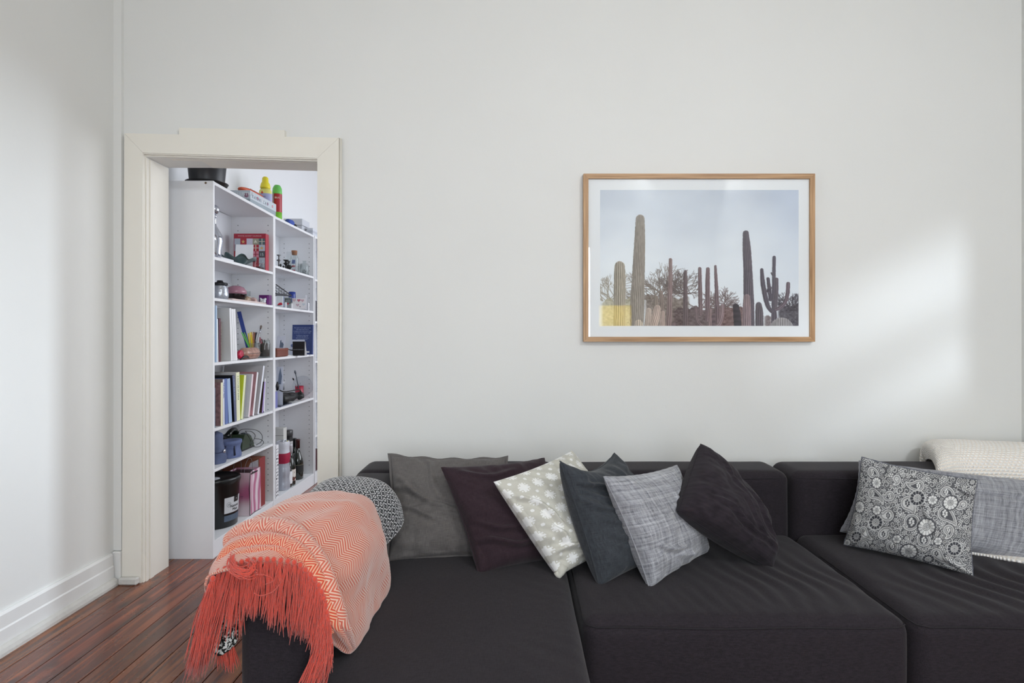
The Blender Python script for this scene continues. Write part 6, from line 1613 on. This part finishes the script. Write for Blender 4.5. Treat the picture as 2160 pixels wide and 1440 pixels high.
for k, (c_, z_, w_) in enumerate((((86, 104, 160), .075, .030), ((176, 58, 70), .050, .012), ((190, 70, 90), .014, .016))):
    MB().box((x - .024, y + .008, Z + z_), (x + .002, y + .011, Z + z_ + w_)).build('paper_inside', mat('note_%d' % k, c_), r)
x, y = at(642, .05)
r = thing('glass_bottle', (x, y, Z), 'clear square-shouldered glass jar holding a black wire star', 'jar')
MB().lathe([(.030, 0), (.034, .004), (.034, .078), (.028, .092), (.013, .098), (.012, .112), (.015, .116), (.013, .116), (.011, .1), (.032, .076), (.032, .006), (0, .005)], (x, y, Z), 24).build('jar_glass', G_CLEAR, r)
m = MB(); st = [(x + .022 * math.sin(k * 4 * PI / 5), y - .004, Z + .030 + .022 * math.cos(k * 4 * PI / 5)) for k in range(5)]
for k in range(5): m.tube([st[k], st[(k + 1) % 5]], .0014, 5)
m.build('wire_star', M_BLACK, r)
x, y = at(632.5, .06)
o = lathe_thing('glass_tumbler', [(.016, 0), (.018, .003), (.018, .085), (.016, .085), (.016, .005), (0, .004)], 632.5, .061, Z, G_CLEAR, 'narrow clear glass between the corked bottle and the star jar', 'glass', n=20, y=4.52)

# ---- second bookcase, second compartment ---------------------------------------
Z = S2[1] + T
x, y = at(616, .12)
r = thing('blue_bottle', (x, y, Z), 'cobalt blue glass bottle standing behind the cards', 'bottle')
MB().lathe([(.020, 0), (.027, .004), (.027, .105), (.026, .140), (.022, .143), (0, .143)], (x, y, Z), 24).build('bottle_body', mat('cobalt_glass', (36, 58, 140), rough=.12), r)
MB().lathe([(.0275, .088), (.0275, .092)], (x, y, Z), 24, caps=False).build('ring', mat('cobalt_dark', (22, 30, 80), rough=.2), r)
# paper organiser: black wire magazine wedge
r = thing('wire_wedge', (FX - .12, 4.03, Z), 'black metal mesh desk wedge resting above the small cards', 'desk tray')
def W(px, py, d): X_ = FX - d; Y_ = (-X_) * F / (CX - px); return Vector((X_, Y_, zz(py, Y_)))
a_, b_, c_ = W(582.5, 600, .05), W(615, 623, .05), W(582.5, 619, .05)
dx = Vector((-.13, 0, 0))
m = MB()
for k in range(7):
    f_ = k / 6; m.tube([a_.lerp(b_, f_), c_.lerp(b_, f_)], .0013, 5); m.tube([a_.lerp(b_, f_), a_.lerp(b_, f_) + dx], .0013, 5)
for k in range(5):
    f_ = k / 4; m.tube([a_ + dx * f_, b_ + dx * f_], .0022 if k in (0, 4) else .0014, 6)
m.build('wire_mesh', M_BLACK, r)
MB().tube([a_, b_], .0032, 6).build('top_rail', M_BLACK, r)
q = MB(); q.add([c_ + Vector((0, 0, -.004)), b_ + Vector((0, 0, -.006)), b_ + dx + Vector((0, 0, -.006)), c_ + dx + Vector((0, 0, -.004)), c_ + Vector((0, 0, .006)), b_ + Vector((0, 0, .0)), b_ + dx, c_ + dx + Vector((0, 0, .006))], [(0, 3, 2, 1), (4, 5, 6, 7), (0, 1, 5, 4), (1, 2, 6, 5), (2, 3, 7, 6), (3, 0, 4, 7)])
q.build('base_plate', mat('charcoal_metal', (34, 36, 44), rough=.4), r)
for yv in (4.02, 4.17): MB().tube([(FX - .16, yv, Z), (FX - .16, yv, c_.z + (.0 if yv < 4.1 else -.005))], .002, 6).build('support_leg', M_BLACK, r)
# painted mug-box
x, y = at(589, .045)
o, M, w_, h_ = stand_card('printed_card', (583, 596), 624, 0, 3.98, Z + .0005, .12, mat('pale_blue_card', (214, 222, 228), rough=.5), 'pale card printed with a small red bird beside the divider', 'card', th=.012)
m = MB(); m.prism([(.12 * w_, .16 * h_), (.42 * w_, .36 * h_), (.75 * w_, .40 * h_), (.95 * w_, .28 * h_), (.9 * w_, .18 * h_)], .0006, M); m.build('red_mark', mat('mark_crimson', (196, 44, 66)), o)
m = MB(); m.prism([(.12 * w_, .16 * h_), (.9 * w_, .18 * h_), (.6 * w_, .12 * h_), (.2 * w_, .10 * h_)], .0006, M); m.build('black_mark', M_BLACK, o)
stand_card('folded_card', (596, 598.5), 624.5, 0, 4.03, Z + .0005, .2, mat('slate_blue_card', (104, 116, 160), rough=.5), 'slate blue card edge-on beside the bird card', 'card', th=.010)
o, M, w_, h_ = stand_card('photo_card', (600, 613), 627, 0, 4.16, Z + .0005, .15, mat('sage_grey_card', (150, 158, 162), rough=.5), 'grey card framed with dark lettering behind the small white tubes', 'card', th=.006)
m = MB()
for (a0, b0, a1, b1) in ((.08, .84, .95, .90), (.08, .42, .95, .48), (.08, .42, .16, .9), (.87, .42, .95, .9)): m.box((a0 * w_, b0 * h_, 0), (a1 * w_, b1 * h_, .0006), M=M)
text_into(m, 'MISTER', h_ * .20, M @ Matrix.Translation((.18 * w_, .70 * h_, .0003))); text_into(m, 'HOUSE', h_ * .20, M @ Matrix.Translation((.18 * w_, .52 * h_, .0003)))
m.build('card_print', mat('print_dark_green', (40, 56, 48)), o)
m = MB(); m.prism([(.42 * w_, .40 * h_), (.55 * w_, .28 * h_), (.68 * w_, .40 * h_), (.55 * w_, .52 * h_)], .0008, M); m.build('red_mark', mat('mark_crimson', (0, 0, 0)), o)
for k, (px, top, d, lab) in enumerate(((602.5, 637, .03, 'left'), (615, 640, .03, 'middle'), (650, 638, .03, 'right'))):
    x, y = at(px, d); h_ = zz(top, y) - Z
    m = MB().lathe([(.0075, 0), (.0085, .001), (.0085, h_ * .9), (.0075, h_), (0, h_)], (x, y, Z), 14); o = m.build('white_tube', M_CARD); tag(o, ['stubby white cylinder standing left among the cards', 'short white stick standing just left of the heart card', 'white stick standing right of the heart card'][k], 'tube', 'small white sticks on the card shelf')
x, y = at(609, .06)
o = MB(); o.bbox((x - .02, y - .012, Z + .0005), (x + .022, y + .03, Z + .050), r=.006); o = o.build('green_tin', mat('bottle_green_tin', (40, 58, 46), rough=.4)); tag(o, 'small dark green tin behind the white sticks', 'tin')
o, M, w_, h_ = stand_card('heart_card', (615.5, 643), 628.5, 0, 4.28, Z + .0005, .12, mat('heart_card_white', (240, 238, 242), rough=.5), 'white greeting card printed with pink hearts', 'card', th=.0015, lean=.10)
for k, (u, v, c_, s_) in enumerate(((.17, .82, (214, 190, 198), .13), (.50, .80, (196, 110, 128), .13), (.77, .78, (214, 174, 186), .12), (.42, .36, (206, 180, 192), .12), (.86, .42, (206, 216, 226), .12), (.60, .20, (120, 110, 120), .05))):
    m = MB(); pts = []
    for q in range(20):
        t_ = 2 * PI * q / 20; pts.append((u * w_ + s_ * w_ * .062 * 16 * math.sin(t_) ** 3 / 1.0 * .9 * 1.0 / 1.0 * .0 + s_ * w_ * math.sin(t_) ** 3, v * h_ + s_ * w_ * (13 * math.cos(t_) - 5 * math.cos(2 * t_) - 2 * math.cos(3 * t_) - math.cos(4 * t_)) / 16))
    m.prism(pts[::-1], .0006, M); m.build('printed_heart', mat('heart_%d' % k, c_, rough=.5), o)
stand_card('folded_note', (643.5, 646.5), 622, 0, 4.38, Z + .0005, .3, mat('note_white', (222, 224, 232), rough=.5), 'narrow white folded note behind the heart card', 'note', th=.02, lean=.05)

# ---- second bookcase, third compartment ------------------------------------------
Z = S2[2] + T
y = 4.56; o, M, w_, h_ = stand_card('hardcover_book', (615.5, 658.5), 684.5, 0, y, Z + .0005, .0, mat('navy_cover', (52, 68, 122), rough=.5), 'navy blue hardcover book showing its back cover with pale text', 'book', th=.022, lean=.06)
m = MB()
for k, s_ in enumerate(('The dark is never quite as dark', 'with stars sewn into it,', 'to anyone who looks up for long,', 'as we learn on a summer night.')): text_into(m, s_, .0105, M @ Matrix.Translation((w_ / 2, h_ * (.88 - .055 * k), .0003)), align='CENTER')
for k, s_ in enumerate(('A small book of night walks', 'and of the quiet lights we', 'follow home along the shore,', 'told in nine short parts')): text_into(m, s_, .0085, M @ Matrix.Translation((w_ / 2, h_ * (.63 - .045 * k), .0003)), align='CENTER')
m.build('cover_text', mat('cover_text_pale', (170, 184, 214)), o)
m = MB(); rr_ = random.Random(6)
for k in range(46):
    u, v = rr_.random(), rr_.random() * .72; s_ = rr_.uniform(.0006, .0018); m.box((u * w_ * .9, v * h_, 0), (u * w_ * .9 + s_, v * h_ + s_, .0005), M=M)
tag(m.build('printed_stars', mat('cover_text_pale', (0, 0, 0)), o), kind='stuff')
MB().box((.72 * w_, .055 * h_, 0), (.86 * w_, .115 * h_, .0006), M=M).build('barcode_patch', M_CARD, o)
o, M, w_, h_ = stand_card('photo_card', (611, 642), 716, 0, 4.40, Z + .0005, .0, mat('pale_lilac_card', (206, 212, 228), rough=.5), 'pale postcard with a blue flower behind the black box', 'card', th=.0015, lean=.08)
m = MB(); m.lathe([(0, 0), (.012, 0), (.012, .0006), (0, .0006)], M @ Vector((.16 * w_, .62 * h_, .0)), 12, M=M.to_3x3()); m.build('flower_print', mat('flower_blue', (110, 126, 170)), o)
r = thing('black_box', (P(629, 0, 4.30).x, 4.3, Z), 'small black presentation box with grey lettering leaning on the navy book', 'box')
xl, xr = P(617, 0, 4.28).x, P(642, 0, 4.28).x; zt = zz(720, 4.28)
MB().bbox((xl, 4.28, Z + .0005), (xr, 4.315, zt), r=.001).build('box_body', M_BLACK, r)
t = MB(); text_into(t, 'ADAMS BINGLEY', .0102, frame_M(((xl + xr) / 2, 4.2794, Z + .042), (1, 0, 0), (0, 0, 1)), align='CENTER'); t.build('box_lettering', mat('lettering_silver', (160, 164, 168)), r)
MB().prism([(0, 0), (.016, 0), (.004, zt - Z)], .0015, frame_M((xr + .001, 4.285, Z + .0005), (1, .2, 0), (0, 0, 1))).build('white_stand', M_CARD, r)
# tan leather case
x, y = at(594, .035)
r = thing('leather_case', (x, y, Z), 'chestnut brown leather case at the left of the navy book shelf', 'case')
ya, yb_ = yy(583.5, .02), yy(607, .02)
MB().bbox((FX - .115, ya, Z + .0005), (FX - .015, yb_, Z + .055), r=.006).build('case_body', mat('chestnut_leather', (112, 58, 44), rough=.5, var=.15, vscale=20, bump=.3, bscale=120), r)
MB().bbox((FX - .117, ya - .001, Z + .040), (FX - .013, yb_ + .001, Z + .060), r=.005).build('flap', mat('chestnut_leather_light', (124, 66, 50), rough=.45), r)
o, M, w_, h_ = stand_card('photo_card', (582.5, 600), 707.5, 0, 4.02, Z + .0605, .0, mat('dog_card', (206, 210, 224), rough=.5), 'white postcard showing a grey dog, standing behind the brown case', 'card', th=.0012, lean=.25)
m = MB(); m.prism([(.38 * w_, .05 * h_), (.82 * w_, .05 * h_), (.86 * w_, .32 * h_), (.72 * w_, .48 * h_), (.58 * w_, .46 * h_), (.52 * w_, .68 * h_), (.42 * w_, .62 * h_)], .0006, M); q = m.build('printed_dog', mat('dog_grey', (96, 108, 128)), o)
o = MB(); o.box((FX - .12, yy(604, .02), Z + .0005), (FX - .02, yy(628, .03), Z + .0035)); o = o.build('loose_papers', M_CARD); tag(o, 'loose white papers lying in front of the black box', 'paper')
MB().box((FX - .10, yy(606, .02), Z + .0036), (FX - .03, yy(622, .03), Z + .006), M=None).build('paper_sheet', mat('paper_cream', (222, 222, 216)), o)
o = MB(); o.tube([W(607, 736, .05), W(613, 738, .04), W(622, 739, .04), W(627, 737, .04)], [.002, .004, .006, .005], 8); o = o.build('sunglasses', M_BLACK); tag(o, 'dark folded sunglasses lying on the loose papers', 'sunglasses')
MB().sphere(W(624, 737, .035), .009, 12, 8, sx=.6, sy=1.3, sz=.8).build('lens', mat('lens_grey', (110, 116, 122), rough=.1), o)

# ---- second bookcase, fourth compartment: tools and binoculars ------------------------
Z = S2[3] + T
o, M, w_, h_ = stand_card('illustrated_card', (582.5, 596.5), 773, 0, 4.10, Z + .0005, .0, mat('card_bluish', (212, 218, 232), rough=.5), 'tall white card with a grey leaf drawing beside the divider', 'card', th=.0012, lean=.02)
m = MB(); m.prism([(.25 * w_, .55 * h_), (.7 * w_, .55 * h_), (.85 * w_, .75 * h_), (.6 * w_, .97 * h_), (.35 * w_, .8 * h_)], .0006, M); m.build('leaf_print', mat('leaf_grey', (112, 126, 150)), o)
r = thing('binoculars', (*at(612, .09), Z), 'black binoculars lying on the lower shelf of the second bookcase', 'binoculars')
for k, (px, d) in enumerate(((603, .03), (618, .05))):
    x, y = at(px, d + .02)
    m = MB(); Mq = Matrix.Rotation(-PI / 2, 3, 'X') @ Matrix.Rotation(.25, 3, 'Y')
    m.lathe([(.030, -.05), (.033, -.045), (.033, .0), (.027, .02), (.024, .05), (.026, .08), (.020, .085), (0, .080)], (x - .01, y + .02, Z + .034), 22, M=Mq); m.build('barrel', mat('rubber_black', (24, 24, 25), rough=.5, bump=.2, bscale=150), r)
x, y = at(611, .05); MB().lathe([(.012, -.03), (.014, 0), (.012, .05), (0, .055)], (x, y + .02, Z + .050), 14, M=Matrix.Rotation(-PI / 2, 3, 'X')).build('hinge', M_BLACK, r)
x, y = at(634, .045); MB().lathe([(.026, -.02), (.030, -.015), (.030, .02), (.022, .024), (0, .020)], (x - .006, y, Z + .032), 22, M=Matrix.Rotation(PI / 2 - .5, 3, 'Y')).build('lens_barrel', mat('rubber_black', (0, 0, 0)), r)
m = MB(); m.tube(spline_pts([tuple(W(590, 823, .03)), tuple(W(600, 826, .02)), tuple(W(615, 824, .02)), tuple(W(632, 822, .03)), tuple(W(636, 832, .03))], 20).tolist(), .004, 6); m.build('strap', mat('strap_black', (30, 28, 26), rough=.8), r)
m = MB(); m.bbox((FX - .16, yy(587, .05), Z + .0005), (FX - .07, yy(622, .07), Z + .062), r=.008); o = m.build('camera_pouch', mat('pouch_black', (32, 29, 28), rough=.8, bump=.3, bscale=60)); tag(o, 'soft black pouch behind the binoculars', 'pouch')
x, y = -1.708, 4.600
r = thing('brush_cup', (x, y, Z), 'crimson cup holding brushes behind the binoculars', 'cup')
MB().lathe([(.028, 0), (.030, .002), (.032, .098), (.030, .098), (.028, .004), (0, .003)], (x, y, Z), 24).build('cup_body', mat('crimson_cup', (164, 36, 62), rough=.35), r)
def brush(p0, p1, rad, hm, tm, label, cat='brush', nm='make_up_brush'):
    p0 = Vector(p0); p1 = Vector(p1); o = MB().tube([p0, p0.lerp(p1, .84)], rad, 8).build(nm, hm); tag(o, label, cat, 'brushes in the crimson cup')
    MB().tube([p0.lerp(p1, .84), p0.lerp(p1, .93), p1], [rad * 1.4, rad * 2.0, rad * .9], 8).build('bristles', tm, o)
M_BR = mat('brush_dark_bristle', (30, 28, 30), rough=.9); M_HW = mat('brush_silver', (190, 192, 198), rough=.3, metal=.5)
b0 = Vector((x, y, Z + .06))
brush(b0, W(637, 786, .12), .003, M_HW, M_BR, 'tall brush with dark tip rising from the crimson cup')
brush(b0 + Vector((0, -.01, 0)), W(617.5, 797, .12), .003, M_HW, M_BR, 'short brush leaning left out of the crimson cup')
brush(b0 + Vector((.008, -.02, 0)), W(622, 781, .10), .0042, mat('brush_grey_handle', (92, 98, 106), rough=.5), mat('brush_grey_handle', (0, 0, 0)), 'long grey handle leaning out behind the binoculars')
for k, (px, py) in enumerate(((593, 803), (596.5, 800), (600, 799))):
    brush(W(597 + k, 822, .12), W(px, py, .11), .0022, M_HW, M_HW, ['left thin silver tool standing in the black pouch', 'middle thin silver tool standing in the black pouch', 'right thin silver tool standing in the black pouch'][k], 'tool', 'metal_tool')
x, y = -1.722, 4.636
o = MB().lathe([(.0, 0), (.080, 0), (.082, .001), (.080, .002), (0, .002)], (x + .03, y + .0, Z + .094), 40, M=Matrix.Rotation(PI / 2 - .08, 3, 'X')).build('clear_disc', glass('clear_plastic_disc', (250, 251, 252), ior=1.4)); tag(o, 'round clear plastic lid standing on edge behind the red cup', 'lid')
o = MB().tube([(x + .03 + .080 * math.cos(t_), y - .08 * .080 * math.sin(t_) * 1.0, Z + .095 + .079 * math.sin(t_)) for t_ in np.linspace(0, 2 * PI, 41)[:-1]], .0012, 5, closed=True).build('lid_rim', mat('clear_rim', (206, 212, 220), rough=.2), o)
o = MB().bbox((FX - .10, yy(583, .0), Z + .0005), (FX - .02, yy(584.5, .0) + .06, Z + .11), r=.004).build('notebook', mat('periwinkle', (112, 116, 176), rough=.5)); tag(o, 'upright periwinkle notebook beside the divider', 'notebook')
o = MB().lathe([(.008, 0), (.012, .03), (.003, .06), (0, .062)], (FX - .06, yy(585, .06), Z + .1105), 12).build('dark_figure', M_BLACK); tag(o, 'small pointed black ornament on the periwinkle notebook', 'ornament')
r = MB().bbox((FX - .17, yy(585, .004) + .07, Z + .0006), (FX - .006, yy(617, .004), Z + .0085), r=.003).build('tablet', mat('dark_screen', (40, 44, 58), rough=.12)); tag(r, 'silver-edged tablet lying flat below the binoculars', 'tablet')
r.location.z += 0
MB().bbox((FX - .171, yy(585, .004) + .069, Z + .0004), (FX - .005, yy(617, .004) + .001, Z + .005), r=.002).build('metal_edge', mat('alu', (176, 184, 206), rough=.3, metal=.6), r)

# ---- second bookcase, bottom: bottles, cooler bag, boxes -------------------------------
Z = B0
M_WINE = mat('dark_wine_glass', (14, 22, 14), rough=.07, coat=.5, spec=.7)
def wine(px, d, h, rad, cap, label, cap_m, lab=None, y=None, tall=False):
    x, y = at(px, d, y); r = thing('wine_bottle', (x, y, Z), label, 'bottle', 'wine bottles on the bottom shelf of the second bookcase')
    MB().lathe([(rad * .8, 0), (rad, .006), (rad, h * .42), (rad * .92, h * .50), (rad * .60, h * .62), (rad * .38, h * .72), (rad * .36, h * .80)], (x, y, Z), 30).build('bottle_glass', M_WINE, r)
    MB().lathe([(rad * .40, h * .78), (rad * .40, h * .96), (rad * .43, h * .965), (rad * .43, h), (0, h)], (x, y, Z), 20).build('capsule', cap_m, r)
    if lab:
        lm, z0, z1 = lab; MB().lathe([(rad + .0006, z0 * h), (rad + .0006, z1 * h)], (x, y, Z), 26, caps=False, a0=-2.9, a1=.6).build('bottle_label', lm, r)
    return r, x, y
LW = nodes_of('landscape_label', (214, 206, 196), .6)[0]
ntl = LW.node_tree; tcl = ntl.nodes.new('ShaderNodeTexCoord'); nzl = ntl.nodes.new('ShaderNodeTexNoise'); nzl.inputs['Scale'].default_value = 30; rl = ntl.nodes.new('ShaderNodeValToRGB')
ntl.links.new(tcl.outputs['Object'], nzl.inputs[0]); ntl.links.new(nzl.outputs[0], rl.inputs[0]); ntl.links.new(rl.outputs[0], ntl.nodes['Principled BSDF'].inputs['Base Color'])
rl.color_ramp.elements[0].position = .42; rl.color_ramp.elements[0].color = (*lin((96, 48, 40)), 1); rl.color_ramp.elements[1].position = .50; rl.color_ramp.elements[1].color = (*lin((220, 212, 204)), 1)
r, x, y = wine(612.5, .045, .300, .037, 1, 'wine bottle with a white label showing a reddish picture, nearest of the bottles', mat('white_capsule', (206, 206, 212), rough=.4), (LW, .12, .40))
r, x, y = wine(628, .060, .305, .041, 1, 'broad-shouldered dark wine bottle with black label, farthest right', mat('capsule_oxblood', (62, 24, 24), rough=.35), (mat('black_label', (34, 36, 36), rough=.5), .18, .36))
MB().lathe([(.0422, .112), (.0422, .114)], (x, y, Z), 26, caps=False, a0=-2.9, a1=.6).build('label_line', mat('label_line_gold', (150, 146, 126)), r)
t = MB(); text_into(t, 'RESERVA', .010, frame_M((x - .026, y - .0385, Z + .086), (1, -.0, 0), (0, 0, 1))); t.build('label_text', mat('label_text_grey', (130, 130, 126)), r)
wine(621.5, .13, .29, .037, 1, 'dark wine bottle standing behind between the two front bottles', M_BLACK, (mat('grey_label', (150, 152, 150), rough=.5), .3, .62))
wine(606, .045, .235, .034, 1, 'dark bottle half hidden by the silver cooler bag', M_BLACK, (M_CARD, .12, .5))
x, y = at(607, .15)
r = thing('canister', (x, y, Z), 'tall black cylindrical canister behind the wine bottles', 'canister')
MB().lathe([(.034, 0), (.036, .003), (.036, .325)], (x, y, Z), 26).build('canister_body', M_BLACK, r); MB().lathe([(.037, .325), (.038, .328), (.038, .365), (.035, .369), (0, .369)], (x, y, Z), 26).build('lid', mat('smoked_lid', (58, 58, 60), rough=.25), r)
MB().lathe([(.0365, .20), (.0365, .285)], (x, y, Z), 26, caps=False, a0=-2.9, a1=.4).build('pale_label', mat('label_pale', (206, 204, 206), rough=.5), r)
# tall white carton
r = thing('carton', (FX - .17, 4.30, Z), 'tall off-white carton at the back behind the cooler bag', 'box')
xl, xr = P(588, 0, 4.27).x, P(598, 0, 4.27).x; zt = zz(903, 4.27)
MB().bbox((xl - .10, 4.27, Z + .0005), (xr, 4.33, zt), r=.001).build('carton_body', mat('carton_cream', (206, 206, 202), rough=.6), r)
MB().box((xl - .10, 4.2692, zz(919, 4.27)), (xr, 4.27, zz(918, 4.27))).build('carton_seam', mat('carton_line', (140, 138, 134)), r)
# boxed item with black pictograms, standing at the very front left
y0_, y1_ = yy(580.2, .003) + .02, yy(588, .003); zt = zz(937, y1_)
r = thing('pictogram_box', (FX - .09, (y0_ + y1_) / 2, Z), 'tall white box covered in black pictograms beside the divider', 'box')
MB().bbox((FX - .125, y0_, Z + .0005), (FX - .004, y1_, zt), r=.001).build('box_body', M_CARD, r)
m = MB(); rr_ = random.Random(3); hh = zt - Z; 
for k in range(15):
    for q in range(2):
        zc = Z + .012 + k * (hh - .02) / 15; yc = y0_ + .003 + q * (y1_ - y0_) * .48; w_ = (y1_ - y0_) * rr_.uniform(.18, .36); h_ = rr_.uniform(.004, .012)
        if rr_.random() < .6: m.box((FX - .0040, yc, zc), (FX - .0034, yc + w_, zc + h_))
        else:
            for e_ in range(2): m.box((FX - .0040, yc, zc + e_ * .006), (FX - .0034, yc + w_, zc + e_ * .006 + .002))
tag(m.build('pictograms', mat('print_black', (26, 26, 30)), r), kind='stuff')
m = MB()
for k in range(15):
    for q in range(5):
        xx = FX - .118 + q * .022; zc = Z + .012 + k * (hh - .02) / 15; m.box((xx, y0_ - .0006, zc), (xx + rr_.uniform(.006, .014), y0_, zc + rr_.uniform(.003, .011)))
tag(m.build('pictograms', mat('print_black', (0, 0, 0)), r), kind='stuff')
# cooler bag
x, y = at(597.5, .055, 4.175)
r = thing('cooler_bag', (x, y, Z), 'silver-white insulated wine bag with a crimson band beside the pictogram box', 'bag')
M_FOIL = mat('silver_foil', (178, 182, 192), rough=.35, metal=.35, bump=.6, bscale=30)
def barrel(z0, z1, n=8, off=0):
    g_ = []
    for k in range(n):
        f_ = k / (n - 1); z_ = z0 + (z1 - z0) * f_; rr2 = .048 + off + .003 * math.sin(z_ * 60)
        if z_ > .30: rr2 *= 1 - ((z_ - .30) / .07) ** 2 * .35
        g_.append([(x + rr2 * math.copysign(abs(math.cos(t_)) ** .7, math.cos(t_)) * .9, y + rr2 * math.copysign(abs(math.sin(t_)) ** .7, math.sin(t_)), Z + z_) for t_ in np.linspace(0, 2 * PI, 37)])
    return np.array(g_)
grid_mesh('bag_lower', barrel(.001, .19, 12), M_FOIL, r); grid_mesh('crimson_band', barrel(.19, .262, 5, .0015), mat('crimson_cloth', (158, 20, 60), rough=.7), r); grid_mesh('bag_upper', barrel(.262, .345, 8), mat('pale_foil', (204, 206, 214), rough=.4, bump=.8, bscale=22), r)
m = MB(); m.tube(spline_pts([(x + .02, y - .045, Z + .33), (x + .015, y - .02, Z + .352), (x + .01, y + .02, Z + .350), (x + .01, y + .046, Z + .325)], 20).tolist(), .004, 8); m.build('handle', mat('white_cord', (226, 228, 234), rough=.6), r)
m = MB(); m.lathe([(.03, .34), (.0, .348)], (x, y, Z), 20, caps=False); m.build('bag_top', M_FOIL, r)
for k in range(5):
    m = MB(); m.sphere((x + .036 - .004 * k, y - .01 + .012 * k, Z + .345 - .003 * k), .005, 8, 6); m.build('yellow_berry', mat('berry_yellow', (214, 206, 110), rough=.5), r)

# ---- third bookcase: what the gap shows ------------------------------------------------
xg = FX - .02
r = book(666.2, 668.6, 634, 1.30, -.0, .2, bm('magazine_file_black', (34, 28, 40)), 'dark magazine file showing in the gap beyond the second bookcase', name='magazine_file')
o = MB().bbox((FX - .18, Y2 + .04, B0 + .0005), (FX - .01, Y2 + .14, B0 + .17), r=.003).build('storage_box', mat('dark_maroon_box', (60, 22, 34), rough=.5)); tag(o, 'dark maroon box low down in the third bookcase', 'box')
